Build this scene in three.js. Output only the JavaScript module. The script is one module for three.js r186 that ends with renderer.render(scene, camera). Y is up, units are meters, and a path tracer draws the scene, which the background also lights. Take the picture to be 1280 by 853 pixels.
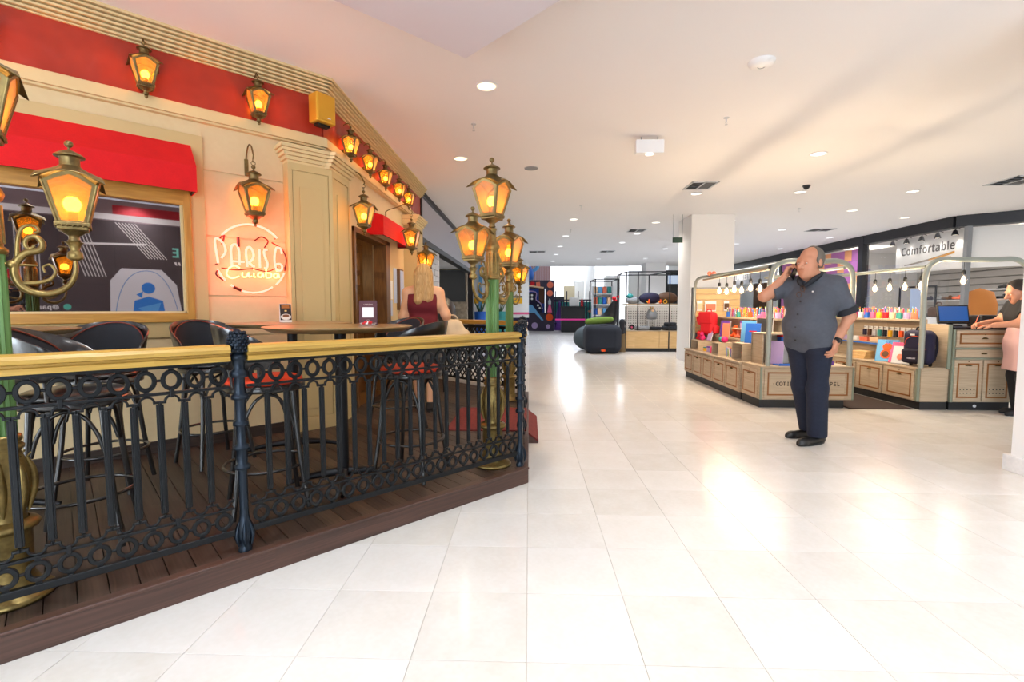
import * as THREE from 'three';
import { mergeGeometries } from 'three/addons/utils/BufferGeometryUtils.js';
import { RoundedBoxGeometry } from 'three/addons/geometries/RoundedBoxGeometry.js';
import { RectAreaLightUniformsLib } from 'three/addons/lights/RectAreaLightUniformsLib.js';

// ------------------------------------------------------------ camera, daylight, exposure
const scene = new THREE.Scene();
const camera = new THREE.PerspectiveCamera(70.364, 1280 / 853, 0.02, 200);
camera.position.set(0, 1.22, 0);
camera.rotation.order = 'YXZ';
camera.rotation.y = THREE.MathUtils.degToRad(1.984);
camera.rotation.x = -THREE.MathUtils.degToRad(3.83);
scene.add(camera);
const renderer = new THREE.WebGLRenderer({ antialias: true });
renderer.toneMapping = THREE.LinearToneMapping;
renderer.toneMappingExposure = 0.5;
renderer.shadowMap.enabled = true;
renderer.shadowMap.type = THREE.PCFSoftShadowMap;
RectAreaLightUniformsLib.init();
scene.background = new THREE.Color(0xe4edf7);

const CEIL = 3.3;
const DAY = new THREE.Color(0.8, 0.9, 1.0), WARM = new THREE.Color(1.0, 0.8, 0.57), NEUTRAL = new THREE.Color(1.0, 0.925, 0.84), CLEAR = new THREE.Color(0.9, 0.96, 1.0), COOL = new THREE.Color(0.8, 0.88, 1.0), AMBER = new THREE.Color(1.0, 0.66, 0.32);
function areaLight(color, power, w, h, pos, target) {
  const l = new THREE.RectAreaLight(color, power, w, h);
  l.position.set(...pos); l.lookAt(...target); scene.add(l); return l;
}
// daylight: the glazed mall entrance behind the camera, an added unseen side opening, and the atrium windows at the far end
areaLight(DAY, 30.0, 5.4, 2.7, [-9.85, 1.5, 3.9], [0, 1.5, 3.9]);
areaLight(DAY, 20.0, 9.0, 2.7, [2.5, 1.5, 6.85], [2.5, 1.5, 0]);
areaLight(COOL, 22.0, 7.0, 3.4, [6.5, 4.2, -43.7], [5.5, 3.4, -30]);
areaLight(COOL, 18.0, 9.0, 8.0, [8.0, 6.9, -37.0], [8.0, 0, -37.0]);

// ------------------------------------------------------------ helpers
function rng(seed) { let a = seed >>> 0; return () => { a = (a + 0x6D2B79F5) >>> 0; let t = Math.imul(a ^ (a >>> 15), 1 | a); t = (t + Math.imul(t ^ (t >>> 7), 61 | t)) ^ t; return ((t ^ (t >>> 14)) >>> 0) / 4294967296; }; }
const V = (x, y, z) => new THREE.Vector3(x, y, z);
const PI = Math.PI, R = d => d * PI / 180;
const used = new Map();
function numbered(name) { const n = used.get(name) || 0; used.set(name, n + 1); return n ? `${name}_${String(n).padStart(3, '0')}` : name; }
function clean(g) {
  if (g.index) g = g.toNonIndexed();
  for (const k of Object.keys(g.attributes)) if (!['position', 'normal', 'uv'].includes(k)) g.deleteAttribute(k);
  if (!g.attributes.normal) g.computeVertexNormals();
  if (!g.attributes.uv) g.setAttribute('uv', new THREE.BufferAttribute(new Float32Array(g.attributes.position.count * 2), 2));
  return g;
}
function merge(l) { return Array.isArray(l) ? (l.length > 1 ? mergeGeometries(l.map(clean)) : l[0]) : l; }
function metric(g) {   // uv in metres, taken from the object's own coordinates
  g = clean(g); const p = g.attributes.position, uv = g.attributes.uv;
  const a = V(), b = V(), c = V();
  for (let i = 0; i < p.count; i += 3) {
    a.fromBufferAttribute(p, i); b.fromBufferAttribute(p, i + 1); c.fromBufferAttribute(p, i + 2);
    const n = b.clone().sub(a).cross(c.clone().sub(a)), x = Math.abs(n.x), y = Math.abs(n.y), z = Math.abs(n.z);
    [a, b, c].forEach((v, k) => { if (y >= x && y >= z) uv.setXY(i + k, v.x, v.z); else if (x >= z) uv.setXY(i + k, v.z, v.y); else uv.setXY(i + k, v.x, v.y); });
  }
  return g;
}
function mesh(name, geo, m) {
  let g = merge(geo); if (m.userData.metric) g = metric(g);
  const o = new THREE.Mesh(g, m); o.name = name; o.castShadow = o.receiveShadow = true; return o;
}
function part(name, geo, m, parent, label) { const o = mesh(name, geo, m); parent.add(o); if (label) o.userData.label = label; return o; }
function tag(o, label, category, group) { o.userData = { ...o.userData, label, category }; if (group) o.userData.group = group; return o; }
function thing(name, label, category, pos = [0, 0, 0], turn = 0, group) {
  const o = new THREE.Group(); o.name = numbered(name); o.position.set(...pos); o.rotation.y = turn; scene.add(o); return tag(o, label, category, group);
}
function solo(name, geo, m, label, category, group, pos, turn) {
  const o = mesh(numbered(name), geo, m); if (pos) o.position.set(...pos); if (turn) o.rotation.y = turn; scene.add(o); return tag(o, label, category, group);
}
function struct(name, geo, m, pos, turn, label) {
  const o = mesh(name, geo, m); if (pos) o.position.set(...pos); if (turn) o.rotation.y = turn; scene.add(o); o.userData.kind = 'structure'; if (label) o.userData.label = label; return o;
}
function structGroup(name, label, pos = [0, 0, 0], turn = 0) { const o = new THREE.Group(); o.name = name; o.position.set(...pos); o.rotation.y = turn; scene.add(o); o.userData = { kind: 'structure', label }; return o; }
function dup(src, pos, turn = 0, label, group) {
  const r = src.clone(); r.name = numbered(src.name.replace(/_\d{3}$/, '')); r.position.set(...pos); r.rotation.y = turn; scene.add(r);
  r.userData = { ...src.userData }; if (label) r.userData.label = label; if (group) r.userData.group = group; return r;
}
// geometry makers
const tr = (g, x = 0, y = 0, z = 0, rx = 0, ry = 0, rz = 0) => { if (rx) g.rotateX(rx); if (rz) g.rotateZ(rz); if (ry) g.rotateY(ry); return g.translate(x, y, z); };
const box = (w, h, d, x = 0, y = 0, z = 0, rx = 0, ry = 0, rz = 0) => tr(new THREE.BoxGeometry(w, h, d), x, y, z, rx, ry, rz);
const bx = (x0, x1, y0, y1, z0, z1) => box(x1 - x0, y1 - y0, z1 - z0, (x0 + x1) / 2, (y0 + y1) / 2, (z0 + z1) / 2);
const rbox = (w, h, d, r, x = 0, y = 0, z = 0, rx = 0, ry = 0, rz = 0, s = 2) => tr(new RoundedBoxGeometry(w, h, d, s, Math.min(r, w / 2.01, h / 2.01, d / 2.01)), x, y, z, rx, ry, rz);
const rbx = (x0, x1, y0, y1, z0, z1, r = 0.004, s = 1) => rbox(x1 - x0, y1 - y0, z1 - z0, r, (x0 + x1) / 2, (y0 + y1) / 2, (z0 + z1) / 2, 0, 0, 0, s);
const cyl = (rt, rb, h, x = 0, y = 0, z = 0, seg = 16, rx = 0, ry = 0, rz = 0) => tr(new THREE.CylinderGeometry(rt, rb, h, seg), x, y, z, rx, ry, rz);
const ball = (r, x = 0, y = 0, z = 0, w = 14, h = 10) => tr(new THREE.SphereGeometry(r, w, h), x, y, z);
function rod(a, b, r, seg = 8, r2) {
  const A = V(...a), B = V(...b), d = B.clone().sub(A), g = new THREE.CylinderGeometry(r2 ?? r, r, d.length(), seg);
  g.applyQuaternion(new THREE.Quaternion().setFromUnitVectors(V(0, 1, 0), d.clone().normalize())); return g.translate((A.x + B.x) / 2, (A.y + B.y) / 2, (A.z + B.z) / 2);
}
const curve = (pts, closed = false) => new THREE.CatmullRomCurve3(pts.map(p => V(...p)), closed, 'centripetal');
const tube = (pts, r, n = 24, seg = 8, closed = false) => new THREE.TubeGeometry(curve(pts, closed), n, r, seg, closed);
function taper(pts, rad, n = 24, seg = 8) {   // tube of changing radius
  const c = curve(pts), g = new THREE.TubeGeometry(c, n, 1, seg, false), p = g.attributes.position;
  for (let i = 0; i <= n; i++) { const P = c.getPointAt(i / n), r = rad(i / n); for (let j = 0; j <= seg; j++) { const k = i * (seg + 1) + j; p.setXYZ(k, P.x + (p.getX(k) - P.x) * r, P.y + (p.getY(k) - P.y) * r, P.z + (p.getZ(k) - P.z) * r); } }
  return g;
}
const lathe = (prof, seg = 20, x = 0, y = 0, z = 0) => tr(new THREE.LatheGeometry(prof.map(p => new THREE.Vector2(p[0], p[1])), seg), x, y, z);
const shape = pts => { const s = new THREE.Shape(); pts.forEach((p, i) => i ? s.lineTo(p[0], p[1]) : s.moveTo(p[0], p[1])); s.closePath(); return s; };
const extr = (s, depth, bevel = 0, cs = 10) => new THREE.ExtrudeGeometry(s, { depth, curveSegments: cs, steps: 1, bevelEnabled: bevel > 0, bevelThickness: bevel, bevelSize: bevel, bevelSegments: 1, bevelOffset: -bevel });
function flatPoly(pts, y0, y1) { const g = extr(shape(pts.map(p => [p[0], -p[1]])), y1 - y0); g.rotateX(-PI / 2); return g.translate(0, y0, 0); }   // pts are [x, z]
function clip(poly, nx, nz, d) {   // keep nx*x + nz*z <= d
  const out = []; for (let i = 0; i < poly.length; i++) { const a = poly[i], b = poly[(i + 1) % poly.length], fa = nx * a[0] + nz * a[1] - d, fb = nx * b[0] + nz * b[1] - d; if (fa <= 0) out.push(a); if (fa * fb < 0) { const t = fa / (fa - fb); out.push([a[0] + (b[0] - a[0]) * t, a[1] + (b[1] - a[1]) * t]); } }
  return out;
}
// ------------------------------------------------------------ textures
function lattice(seed, n) { const r = rng(seed), a = new Float32Array(n * n); for (let i = 0; i < n * n; i++) a[i] = r(); return a; }
function noiseTile(seed, n) { const a = lattice(seed, n); return (u, v) => { u = ((u % 1) + 1) % 1 * n; v = ((v % 1) + 1) % 1 * n; const x = Math.floor(u), y = Math.floor(v), f = u - x, g = v - y, s = f * f * (3 - 2 * f), t = g * g * (3 - 2 * g), X = (x + 1) % n, Y = (y + 1) % n; return (a[y % n * n + x % n] * (1 - s) + a[y % n * n + X] * s) * (1 - t) + (a[Y * n + x % n] * (1 - s) + a[Y * n + X] * s) * t; }; }
function dataTex(w, h, fn, rep = [1, 1], srgb = true) {
  const d = new Uint8Array(w * h * 4); for (let y = 0; y < h; y++) for (let x = 0; x < w; x++) { const c = fn(x / w, y / h), i = (y * w + x) * 4; d[i] = c[0]; d[i + 1] = c[1]; d[i + 2] = c[2]; d[i + 3] = 255; }
  const t = new THREE.DataTexture(d, w, h); t.wrapS = t.wrapT = THREE.RepeatWrapping; t.magFilter = THREE.LinearFilter; t.minFilter = THREE.LinearFilter; t.repeat.set(...rep); if (srgb) t.colorSpace = THREE.SRGBColorSpace; t.needsUpdate = true; return t;
}
const rgb = h => [(h >> 16) & 255, (h >> 8) & 255, h & 255];
const mix3 = (a, b, t) => [0, 1, 2].map(i => Math.max(0, Math.min(255, a[i] + (b[i] - a[i]) * t)));
function woodTex(light, dark, seed, rep = [1, 1], vertical = false) {
  const A = noiseTile(seed, 8), B = noiseTile(seed + 1, 64), C = noiseTile(seed + 2, 32), l = rgb(light), d = rgb(dark);
  return dataTex(256, 256, (u, v) => { if (vertical) [u, v] = [v, u]; const w = v + 0.03 * A(u, v); const t = 0.45 * B(u * 0.0625 * 2, w) + 0.35 * C(u * 0.125, w * 2) + 0.3 * A(u * 0.5, v) - 0.05; return mix3(l, d, t); }, rep);
}
function mottle(a, b, seed, rep = [1, 1], fine = 48, amp = 1) { const A = noiseTile(seed, 6), B = noiseTile(seed + 5, fine); const p = rgb(a), q = rgb(b); return dataTex(256, 256, (u, v) => mix3(p, q, amp * (0.6 * A(u, v) + 0.4 * B(u, v))), rep); }
function canvasTex(w, h, draw) { const c = document.createElement('canvas'); c.width = w; c.height = h; const g = c.getContext('2d'); draw(g, w, h); const t = new THREE.CanvasTexture(c); t.colorSpace = THREE.SRGBColorSpace; t.magFilter = THREE.LinearFilter; return t; }
function std(color, roughness = 0.6, metalness = 0, more = {}) { const { metric: mt, ...o } = more; const m = new THREE.MeshStandardMaterial({ color, roughness, metalness, ...o }); if (mt) m.userData.metric = true; return m; }
function phys(o) { const { metric: mt, ...p } = o; const m = new THREE.MeshPhysicalMaterial(p); if (mt) m.userData.metric = true; return m; }
const lit = (hex, k = 1) => std(0x000000, 0.9, 0, { emissive: new THREE.Color(hex), emissiveIntensity: k });
// ------------------------------------------------------------ materials
const bumpFine = dataTex(128, 128, (() => { const A = noiseTile(91, 32); return (u, v) => { const g = 255 * A(u, v); return [g, g, g]; }; })(), [2, 2], false);
const M = {
  tile: [0, 1, 2].map(k => std(0xffffff, 0.2, 0, { map: mottle([0xe5e2dd, 0xe8e5e1, 0xe2dfd9][k], [0xdbd6ce, 0xdfdbd4, 0xd8d3ca][k], 3 + k, [0.7, 0.7], 40), metric: true })),
  floorFar: std(0xffffff, 0.19, 0, { map: mottle(0xe5e2dd, 0xdbd6ce, 8, [0.7, 0.7], 40), metric: true }),
  grout: std(0xd9d0c2, 0.8),
  ceiling: std(0xf2f0f0, 0.9), ceilingSoffit: std(0xdcd8e0, 0.9), white: std(0xf2f1ef, 0.7), whiteGloss: std(0xf4f4f4, 0.3), column: std(0xf2f1ef, 0.75), baseStone: std(0xffffff, 0.35, 0, { map: mottle(0xf2f0ee, 0xd9d8d8, 12, [1.2, 1.2]), metric: true }),
  cream: std(0xffffff, 0.62, 0, { map: mottle(0xe3cfa3, 0xdcc698, 21, [0.8, 0.8]), metric: true }), creamTrim: std(0xdcc795, 0.55), creamPil: std(0xcab580, 0.55),
  redWall: std(0xffffff, 0.38, 0, { map: mottle(0xb03a26, 0x9a2c1b, 31, [0.9, 0.9], 24), bumpMap: mottle(0x000000, 0xffffff, 33, [1.4, 1.4], 10), bumpScale: 0.006, metric: true }),
  awning: std(0xffffff, 0.85, 0, { map: mottle(0xe4121a, 0xd50d16, 41, [3, 3], 64), metric: true }), awningFrame: std(0x3c3028, 0.5, 0.5),
  oak: std(0xffffff, 0.42, 0, { map: woodTex(0xd5a650, 0xa9782f, 51, [1.2, 2]), metric: true }), oakV: std(0xffffff, 0.42, 0, { map: woodTex(0xd5a650, 0xa9782f, 51, [2, 1.2], true), metric: true }),
  handrail: std(0xffffff, 0.36, 0, { map: woodTex(0xcba753, 0xa98438, 61, [1, 3]), metric: true }),
  doorWood: std(0xffffff, 0.4, 0, { map: woodTex(0x8a6231, 0x5a3c1b, 71, [1.5, 1.5], true), metric: true }),
  mirrorGlass: std(0xa9a3a3, 0.015, 1),
  iron: std(0x191c1f, 0.42, 0.55), ironPost: std(0x1c2733, 0.34, 0.6), blackMetal: std(0x15161a, 0.4, 0.4), stoolWood: phys({ color: 0x12100f, roughness: 0.28, clearcoat: 0.7, clearcoatRoughness: 0.15 }), seatRed: std(0xe0401a, 0.55), stoolEdge: std(0x7a2a18, 0.5), goldSheen: std(0xb98622, 0.3, 0.8),
  brass: std(0xffffff, 0.4, 0.85, { map: mottle(0x95804f, 0x6a5a3a, 81, [3, 3], 40), metric: true }), gold: std(0xffffff, 0.36, 0.75, { map: mottle(0xa08a52, 0x6f5d36, 83, [4, 4], 30), metric: true }), speakerGold: std(0xe0ad3a, 0.4, 0.55),
  green: std(0x5d8247, 0.45, 0.1), 
  amberGlass: phys({ color: new THREE.Color(1.0, 0.66, 0.2), roughness: 0.36, transmission: 1, thickness: 0, side: THREE.DoubleSide }),
  bulbWarm: lit(0xffe2ac, 40), bulbClear: lit(0xffd8a4, 22), lampDisc: lit(0xfff3e0, 6), lampDiscWarm: lit(0xffe2b0, 6), lampDiscCool: lit(0xf4f7ff, 6), socket: std(0x8c6c3a, 0.5, 0.4),
  neonRed: lit(0xff5a48, 3.2), neonPink: std(0x000000, 0.9, 0, { emissive: new THREE.Color(1, 0.2, 0.14), emissiveIntensity: 9 }), neonYellow: std(0x000000, 0.9, 0, { emissive: new THREE.Color(1, 0.52, 0.2), emissiveIntensity: 8 }), neonOff: std(0x5a1008, 0.3), acrylic: std(0xe6c19a, 0.5),
  deck: [0, 1, 2, 3].map(k => std(0xffffff, 0.5, 0, { map: woodTex([0x574438, 0x4d3d34, 0x614b3c, 0x46372f][k], [0x2d231d, 0x29201b, 0x372b23, 0x241c18][k], 101 + 3 * k, [0.9, 2.6]), metric: true })),
  fascia: std(0xffffff, 0.42, 0, { map: woodTex(0x604338, 0x372620, 121, [0.6, 3]), metric: true }),
  carpet: std(0xffffff, 0.95, 0, { map: mottle(0x7c2a26, 0x5c1a19, 131, [6, 6], 64), metric: true }),
  tableTop: phys({ color: 0xffffff, map: woodTex(0xa68a5a, 0x7b623c, 141, [1, 2]), roughness: 0.3, clearcoat: 0.4, clearcoatRoughness: 0.2, metric: true }), tableEdge: std(0xb89a5e, 0.4),
  burgundy: std(0x4b1420, 0.4), paper: std(0xf4f4f2, 0.6), paperBlue: std(0xbfd2f2, 0.6),
  glass: phys({ color: 0xffffff, roughness: 0.02, transmission: 1, thickness: 0, side: THREE.DoubleSide }),
  kioskWood: std(0xffffff, 0.5, 0, { map: woodTex(0xc8b69c, 0xa9967c, 151, [1, 1.6]), metric: true }), kioskWoodV: std(0xffffff, 0.5, 0, { map: woodTex(0xcab89f, 0xab987f, 152, [1.6, 1], true), metric: true }), inset: std(0x8f5a26, 0.5), pipe: std(0x9fa59c, 0.4, 0.25), sageTrim: std(0x87907f, 0.5), plinth: std(0x1f2124, 0.5), handle: std(0x5b4a2c, 0.35, 0.85),
  slat: std(0xffffff, 0.5, 0, { map: woodTex(0xe6c48e, 0xcfa86f, 155, [1, 2]), metric: true }),
  skin: std(0xc68a6c, 0.55), skinPale: std(0xdba883, 0.55), lips: std(0x9c5548, 0.5), eyeWhite: std(0xe9e4dd, 0.3), iris: std(0x2b1c12, 0.3), hairGrey: std(0x6f685f, 0.8), hairBlonde: std(0xffffff, 0.7, 0, { map: woodTex(0xd6b380, 0x97733f, 161, [5, 5], true), metric: true }), hairDark: std(0x20150f, 0.6), brow: std(0x3a2d25, 0.8),
  shirtGrey: std(0xffffff, 0.85, 0, { map: mottle(0x51555e, 0x484c56, 171, [10, 10], 64), metric: true }), shirtDark: std(0x23252b, 0.85), jeans: std(0xffffff, 0.9, 0, { map: mottle(0x1b2236, 0x131a2b, 175, [12, 12], 64), metric: true }), shoeBlack: std(0x121214, 0.35), maroon: std(0x6a1420, 0.85), apronPink: std(0xcfa9a8, 0.85), blackCloth: std(0x17171b, 0.85), skirt: std(0x2a2522, 0.85), creamBag: std(0xd9c3a0, 0.85),
  blackPlastic: std(0x101114, 0.4), charcoal: std(0x23272e, 0.85), navy: std(0x1b1838, 0.8), navyDark: std(0x120f26, 0.8), darkGrey: std(0x2a2c30, 0.6), grey: std(0x8b8e92, 0.6), lightGrey: std(0xc9ccd0, 0.5), greenPlush: std(0x6f8e3e, 0.95), orange: std(0xee5a20, 0.8), redPlush: std(0xd01424, 0.75), pink: std(0xe85f8e, 0.7), lilac: std(0xb39ccb, 0.6), blue: std(0x2166c9, 0.5), skyBlue: std(0x5fa5d8, 0.5), yellow: std(0xf4b81e, 0.6), teal: std(0x2f8f8a, 0.6), purple: std(0x6a3ea1, 0.6), magenta: std(0xd8236f, 0.6), coral: std(0xf07a5c, 0.6), peach: std(0xf0c6a0, 0.6), brown: std(0x5a3a22, 0.7), limeGreen: std(0x8bbf3a, 0.6),
  fasciaPanel: std(0xb4b0bc, 0.12, 0.7), shopBlack: std(0x131316, 0.5), frameDark: std(0x26272c, 0.45, 0.3), stone: std(0xffffff, 0.8, 0, { map: mottle(0xb9ac98, 0x6e6456, 181, [2, 2], 40), metric: true }),
  shutter: std(0xb6b2ae, 0.6), screenBlue: lit(0x1f7ae0, 0.9), atrium: lit(0xf4f8ff, 4),
};
const COLORS = ['magenta', 'coral', 'yellow', 'skyBlue', 'lilac', 'pink', 'orange', 'teal', 'blue', 'purple', 'peach', 'paper', 'limeGreen', 'redPlush'];
// ------------------------------------------------------------ floor, ceiling, enclosing walls
{
  const floor = structGroup('floor', 'polished off-white tiled mall floor');
  const T = 0.405, x0 = -0.005, z0 = -3.215, g = 0.0014;
  // near tiles one by one, where a tile is more than about ten pixels deep
  const inView = (x, z) => -z > 0.9 && x / -z < 1.2 && x / -z > -1.25;
  const tg = rbox(T - g, 0.012, T - g, 0.0015, 0, -0.006, 0, 0, 0, 0, 1), r = rng(5);
  const geos = M.tile.map(() => null); let count = 0;
  const nearI = [-6, 17], nearJ = [-6, 6];
  for (let j = nearJ[0]; j < nearJ[1]; j++) for (let i = nearI[0]; i < nearI[1]; i++) {
    const cx = x0 + (i + 0.5) * T, cz = z0 + (j + 0.5) * T;
    if (cx + cz < -3.9 && cx < -0.2) continue;               // under the restaurant deck
    if (!inView(cx, cz) && !(cx + cz > -3.9 && cz > -1.5 && cx < 1 && cx > -2.2)) { }
    const k = Math.floor(r() * 3), m = new THREE.Mesh(tg, M.tile[k]);
    m.name = 'tile'; m.position.set(cx, (r() - 0.5) * 0.0004, cz); m.castShadow = m.receiveShadow = true; floor.add(m); count++;
  }
  part('joint_bed', flatPoly([[-4, 0.6], [8, 0.6], [8, -6.8], [-4, -6.8]], -0.03, -0.004), M.grout, floor);
  const X0 = x0 + nearI[0] * T, X1 = x0 + nearI[1] * T, Z0 = z0 + nearJ[0] * T, Z1 = z0 + nearJ[1] * T;
  part('far_paving', [bx(-10, 16, -0.05, 0, -46, Z0 - 0.001), bx(-10, 16, -0.05, 0, Z1, 8), bx(-10, X0, -0.05, 0, Z0, Z1), bx(X1, 16, -0.05, 0, Z0, Z1)], M.floorFar, floor);
  part('far_joints', (() => { const l = []; for (let i = -6; i < 24; i++) l.push(bx(x0 + i * T - 0.001, x0 + i * T + 0.001, -0.001, 0.0003, -22, Z0)); for (let j = -46; j < nearJ[0]; j++) l.push(bx(-0.1, 9.5, -0.001, 0.0003, z0 + j * T - 0.001, z0 + j * T + 0.001)); return l; })(), M.grout, floor);

  struct('ceiling', [bx(-10, 16, CEIL, CEIL + 0.15, -24, 8), bx(-10, -2, CEIL, CEIL + 0.15, -46, -24)], M.ceiling, null, 0, 'flat white plaster ceiling');
  struct('ceiling_atrium', [bx(-2, 16, 7, 7.15, -46, -24), bx(-2.1, -2, CEIL + 0.15, 7, -46, -24), bx(-2, 16, CEIL + 0.15, 7, -24, -23.9)], M.white, null, 0, 'high bright ceiling above the far atrium');
  // dropped square panel turned 45 degrees, its corner pointing down the hall
  const sof = struct('ceiling_panel', flatPoly([[-0.492, -3.862], [-4.4, 0.05], [-0.492, 3.96], [3.42, 0.05]], 3.15, 3.2), M.ceilingSoffit, null, 0, 'dropped square ceiling panel set diagonally');
  part('hanger', [rod([-0.5, 3.2, -2.6], [-0.5, CEIL, -2.6], 0.02), rod([-2.6, 3.2, 0], [-2.6, CEIL, 0], 0.02), rod([1.6, 3.2, 0], [1.6, CEIL, 0], 0.02)], M.white, sof);
  struct('wall_back', [bx(-10, -2, -0.05, CEIL, 6.95, 7.1), bx(7, 16, -0.05, CEIL, 6.95, 7.1), bx(-2, 7, 2.9, CEIL, 6.95, 7.1)], M.white);
  const w = structGroup('window_1', 'glazed mall entrance'); for (let i = 0; i < 6; i++) part('pane', bx(-2 + i * 1.5 + 0.03, -0.5 + i * 1.5 - 0.03, 0.05, 2.87, 7.0, 7.008), M.glass, w);
  part('frame', [...Array(7)].map((_, i) => bx(-2 + i * 1.5 - 0.03, -2 + i * 1.5 + 0.03, 0, 2.9, 6.97, 7.05)), M.frameDark, w);
  struct('wall_left', [bx(-10.1, -9.95, -0.05, 7, -46, 1.2), bx(-10.1, -9.95, 2.9, 7, 1.2, 6.6), bx(-10.1, -9.95, -0.05, 7, 6.6, 7.1)], M.white);
  const w4 = structGroup('added_window_4', 'added glazed side opening that lights the near column'); for (let i = 0; i < 4; i++) part('pane', bx(-10.03, -10.02, 0.05, 2.87, 1.2 + i * 1.35 + 0.03, 2.55 + i * 1.35 - 0.03), M.glass, w4); part('frame', [...Array(5)].map((_, i) => bx(-10.06, -9.98, 0, 2.9, 1.2 + i * 1.35 - 0.03, 1.2 + i * 1.35 + 0.03)), M.frameDark, w4);  // unseen opening, added to throw cool light on the near column
  struct('wall_right', bx(15.9, 16.05, -0.05, 7, -46, 7.1), M.white);
  struct('wall_far', [bx(-10, 3, -0.05, 7, -44.1, -44), bx(10, 16, -0.05, 7, -44.1, -44), bx(3, 10, -0.05, 2.4, -44.1, -44), bx(3, 10, 6, 7, -44.1, -44)], M.white);
  const w2 = structGroup('window_2', 'bright atrium glazing at the far end'); part('pane', bx(3, 10, 2.4, 6, -44.05, -44.04), M.atrium, w2); part('mullion', [...Array(6)].map((_, i) => bx(3 + i * 1.4 - 0.03, 3 + i * 1.4 + 0.03, 2.4, 6, -44.02, -43.97)), M.white, w2);
}
// columns
function column(n, x0, x1, z0, z1, label, base) {
  const o = structGroup('column_' + n, label); part('shaft', rbx(x0, x1, 0, CEIL, z0, z1, 0.006), M.column, o);
  if (base) part('baseboard', rbx(x0 - 0.03, x1 + 0.03, 0, 0.12, z0 - 0.03, z1 + 0.03, 0.004), M.baseStone, o);
}
column(1, 3.64, 4.5, -3.72, -2.9, 'white square column close to the camera with stone baseboard', true);
column(2, 3.6, 4.55, -11.9, -11.0, 'white square column behind the stationery kiosk');
column(3, 5.3, 6.2, -23.2, -22.3, 'white column beyond the bean bag kiosk');
column(4, 4.9, 5.8, -32, -31.1, 'white column by the atrium');
column(5, 3.5, 4.2, -38, -37.2, 'slim white atrium column');
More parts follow.
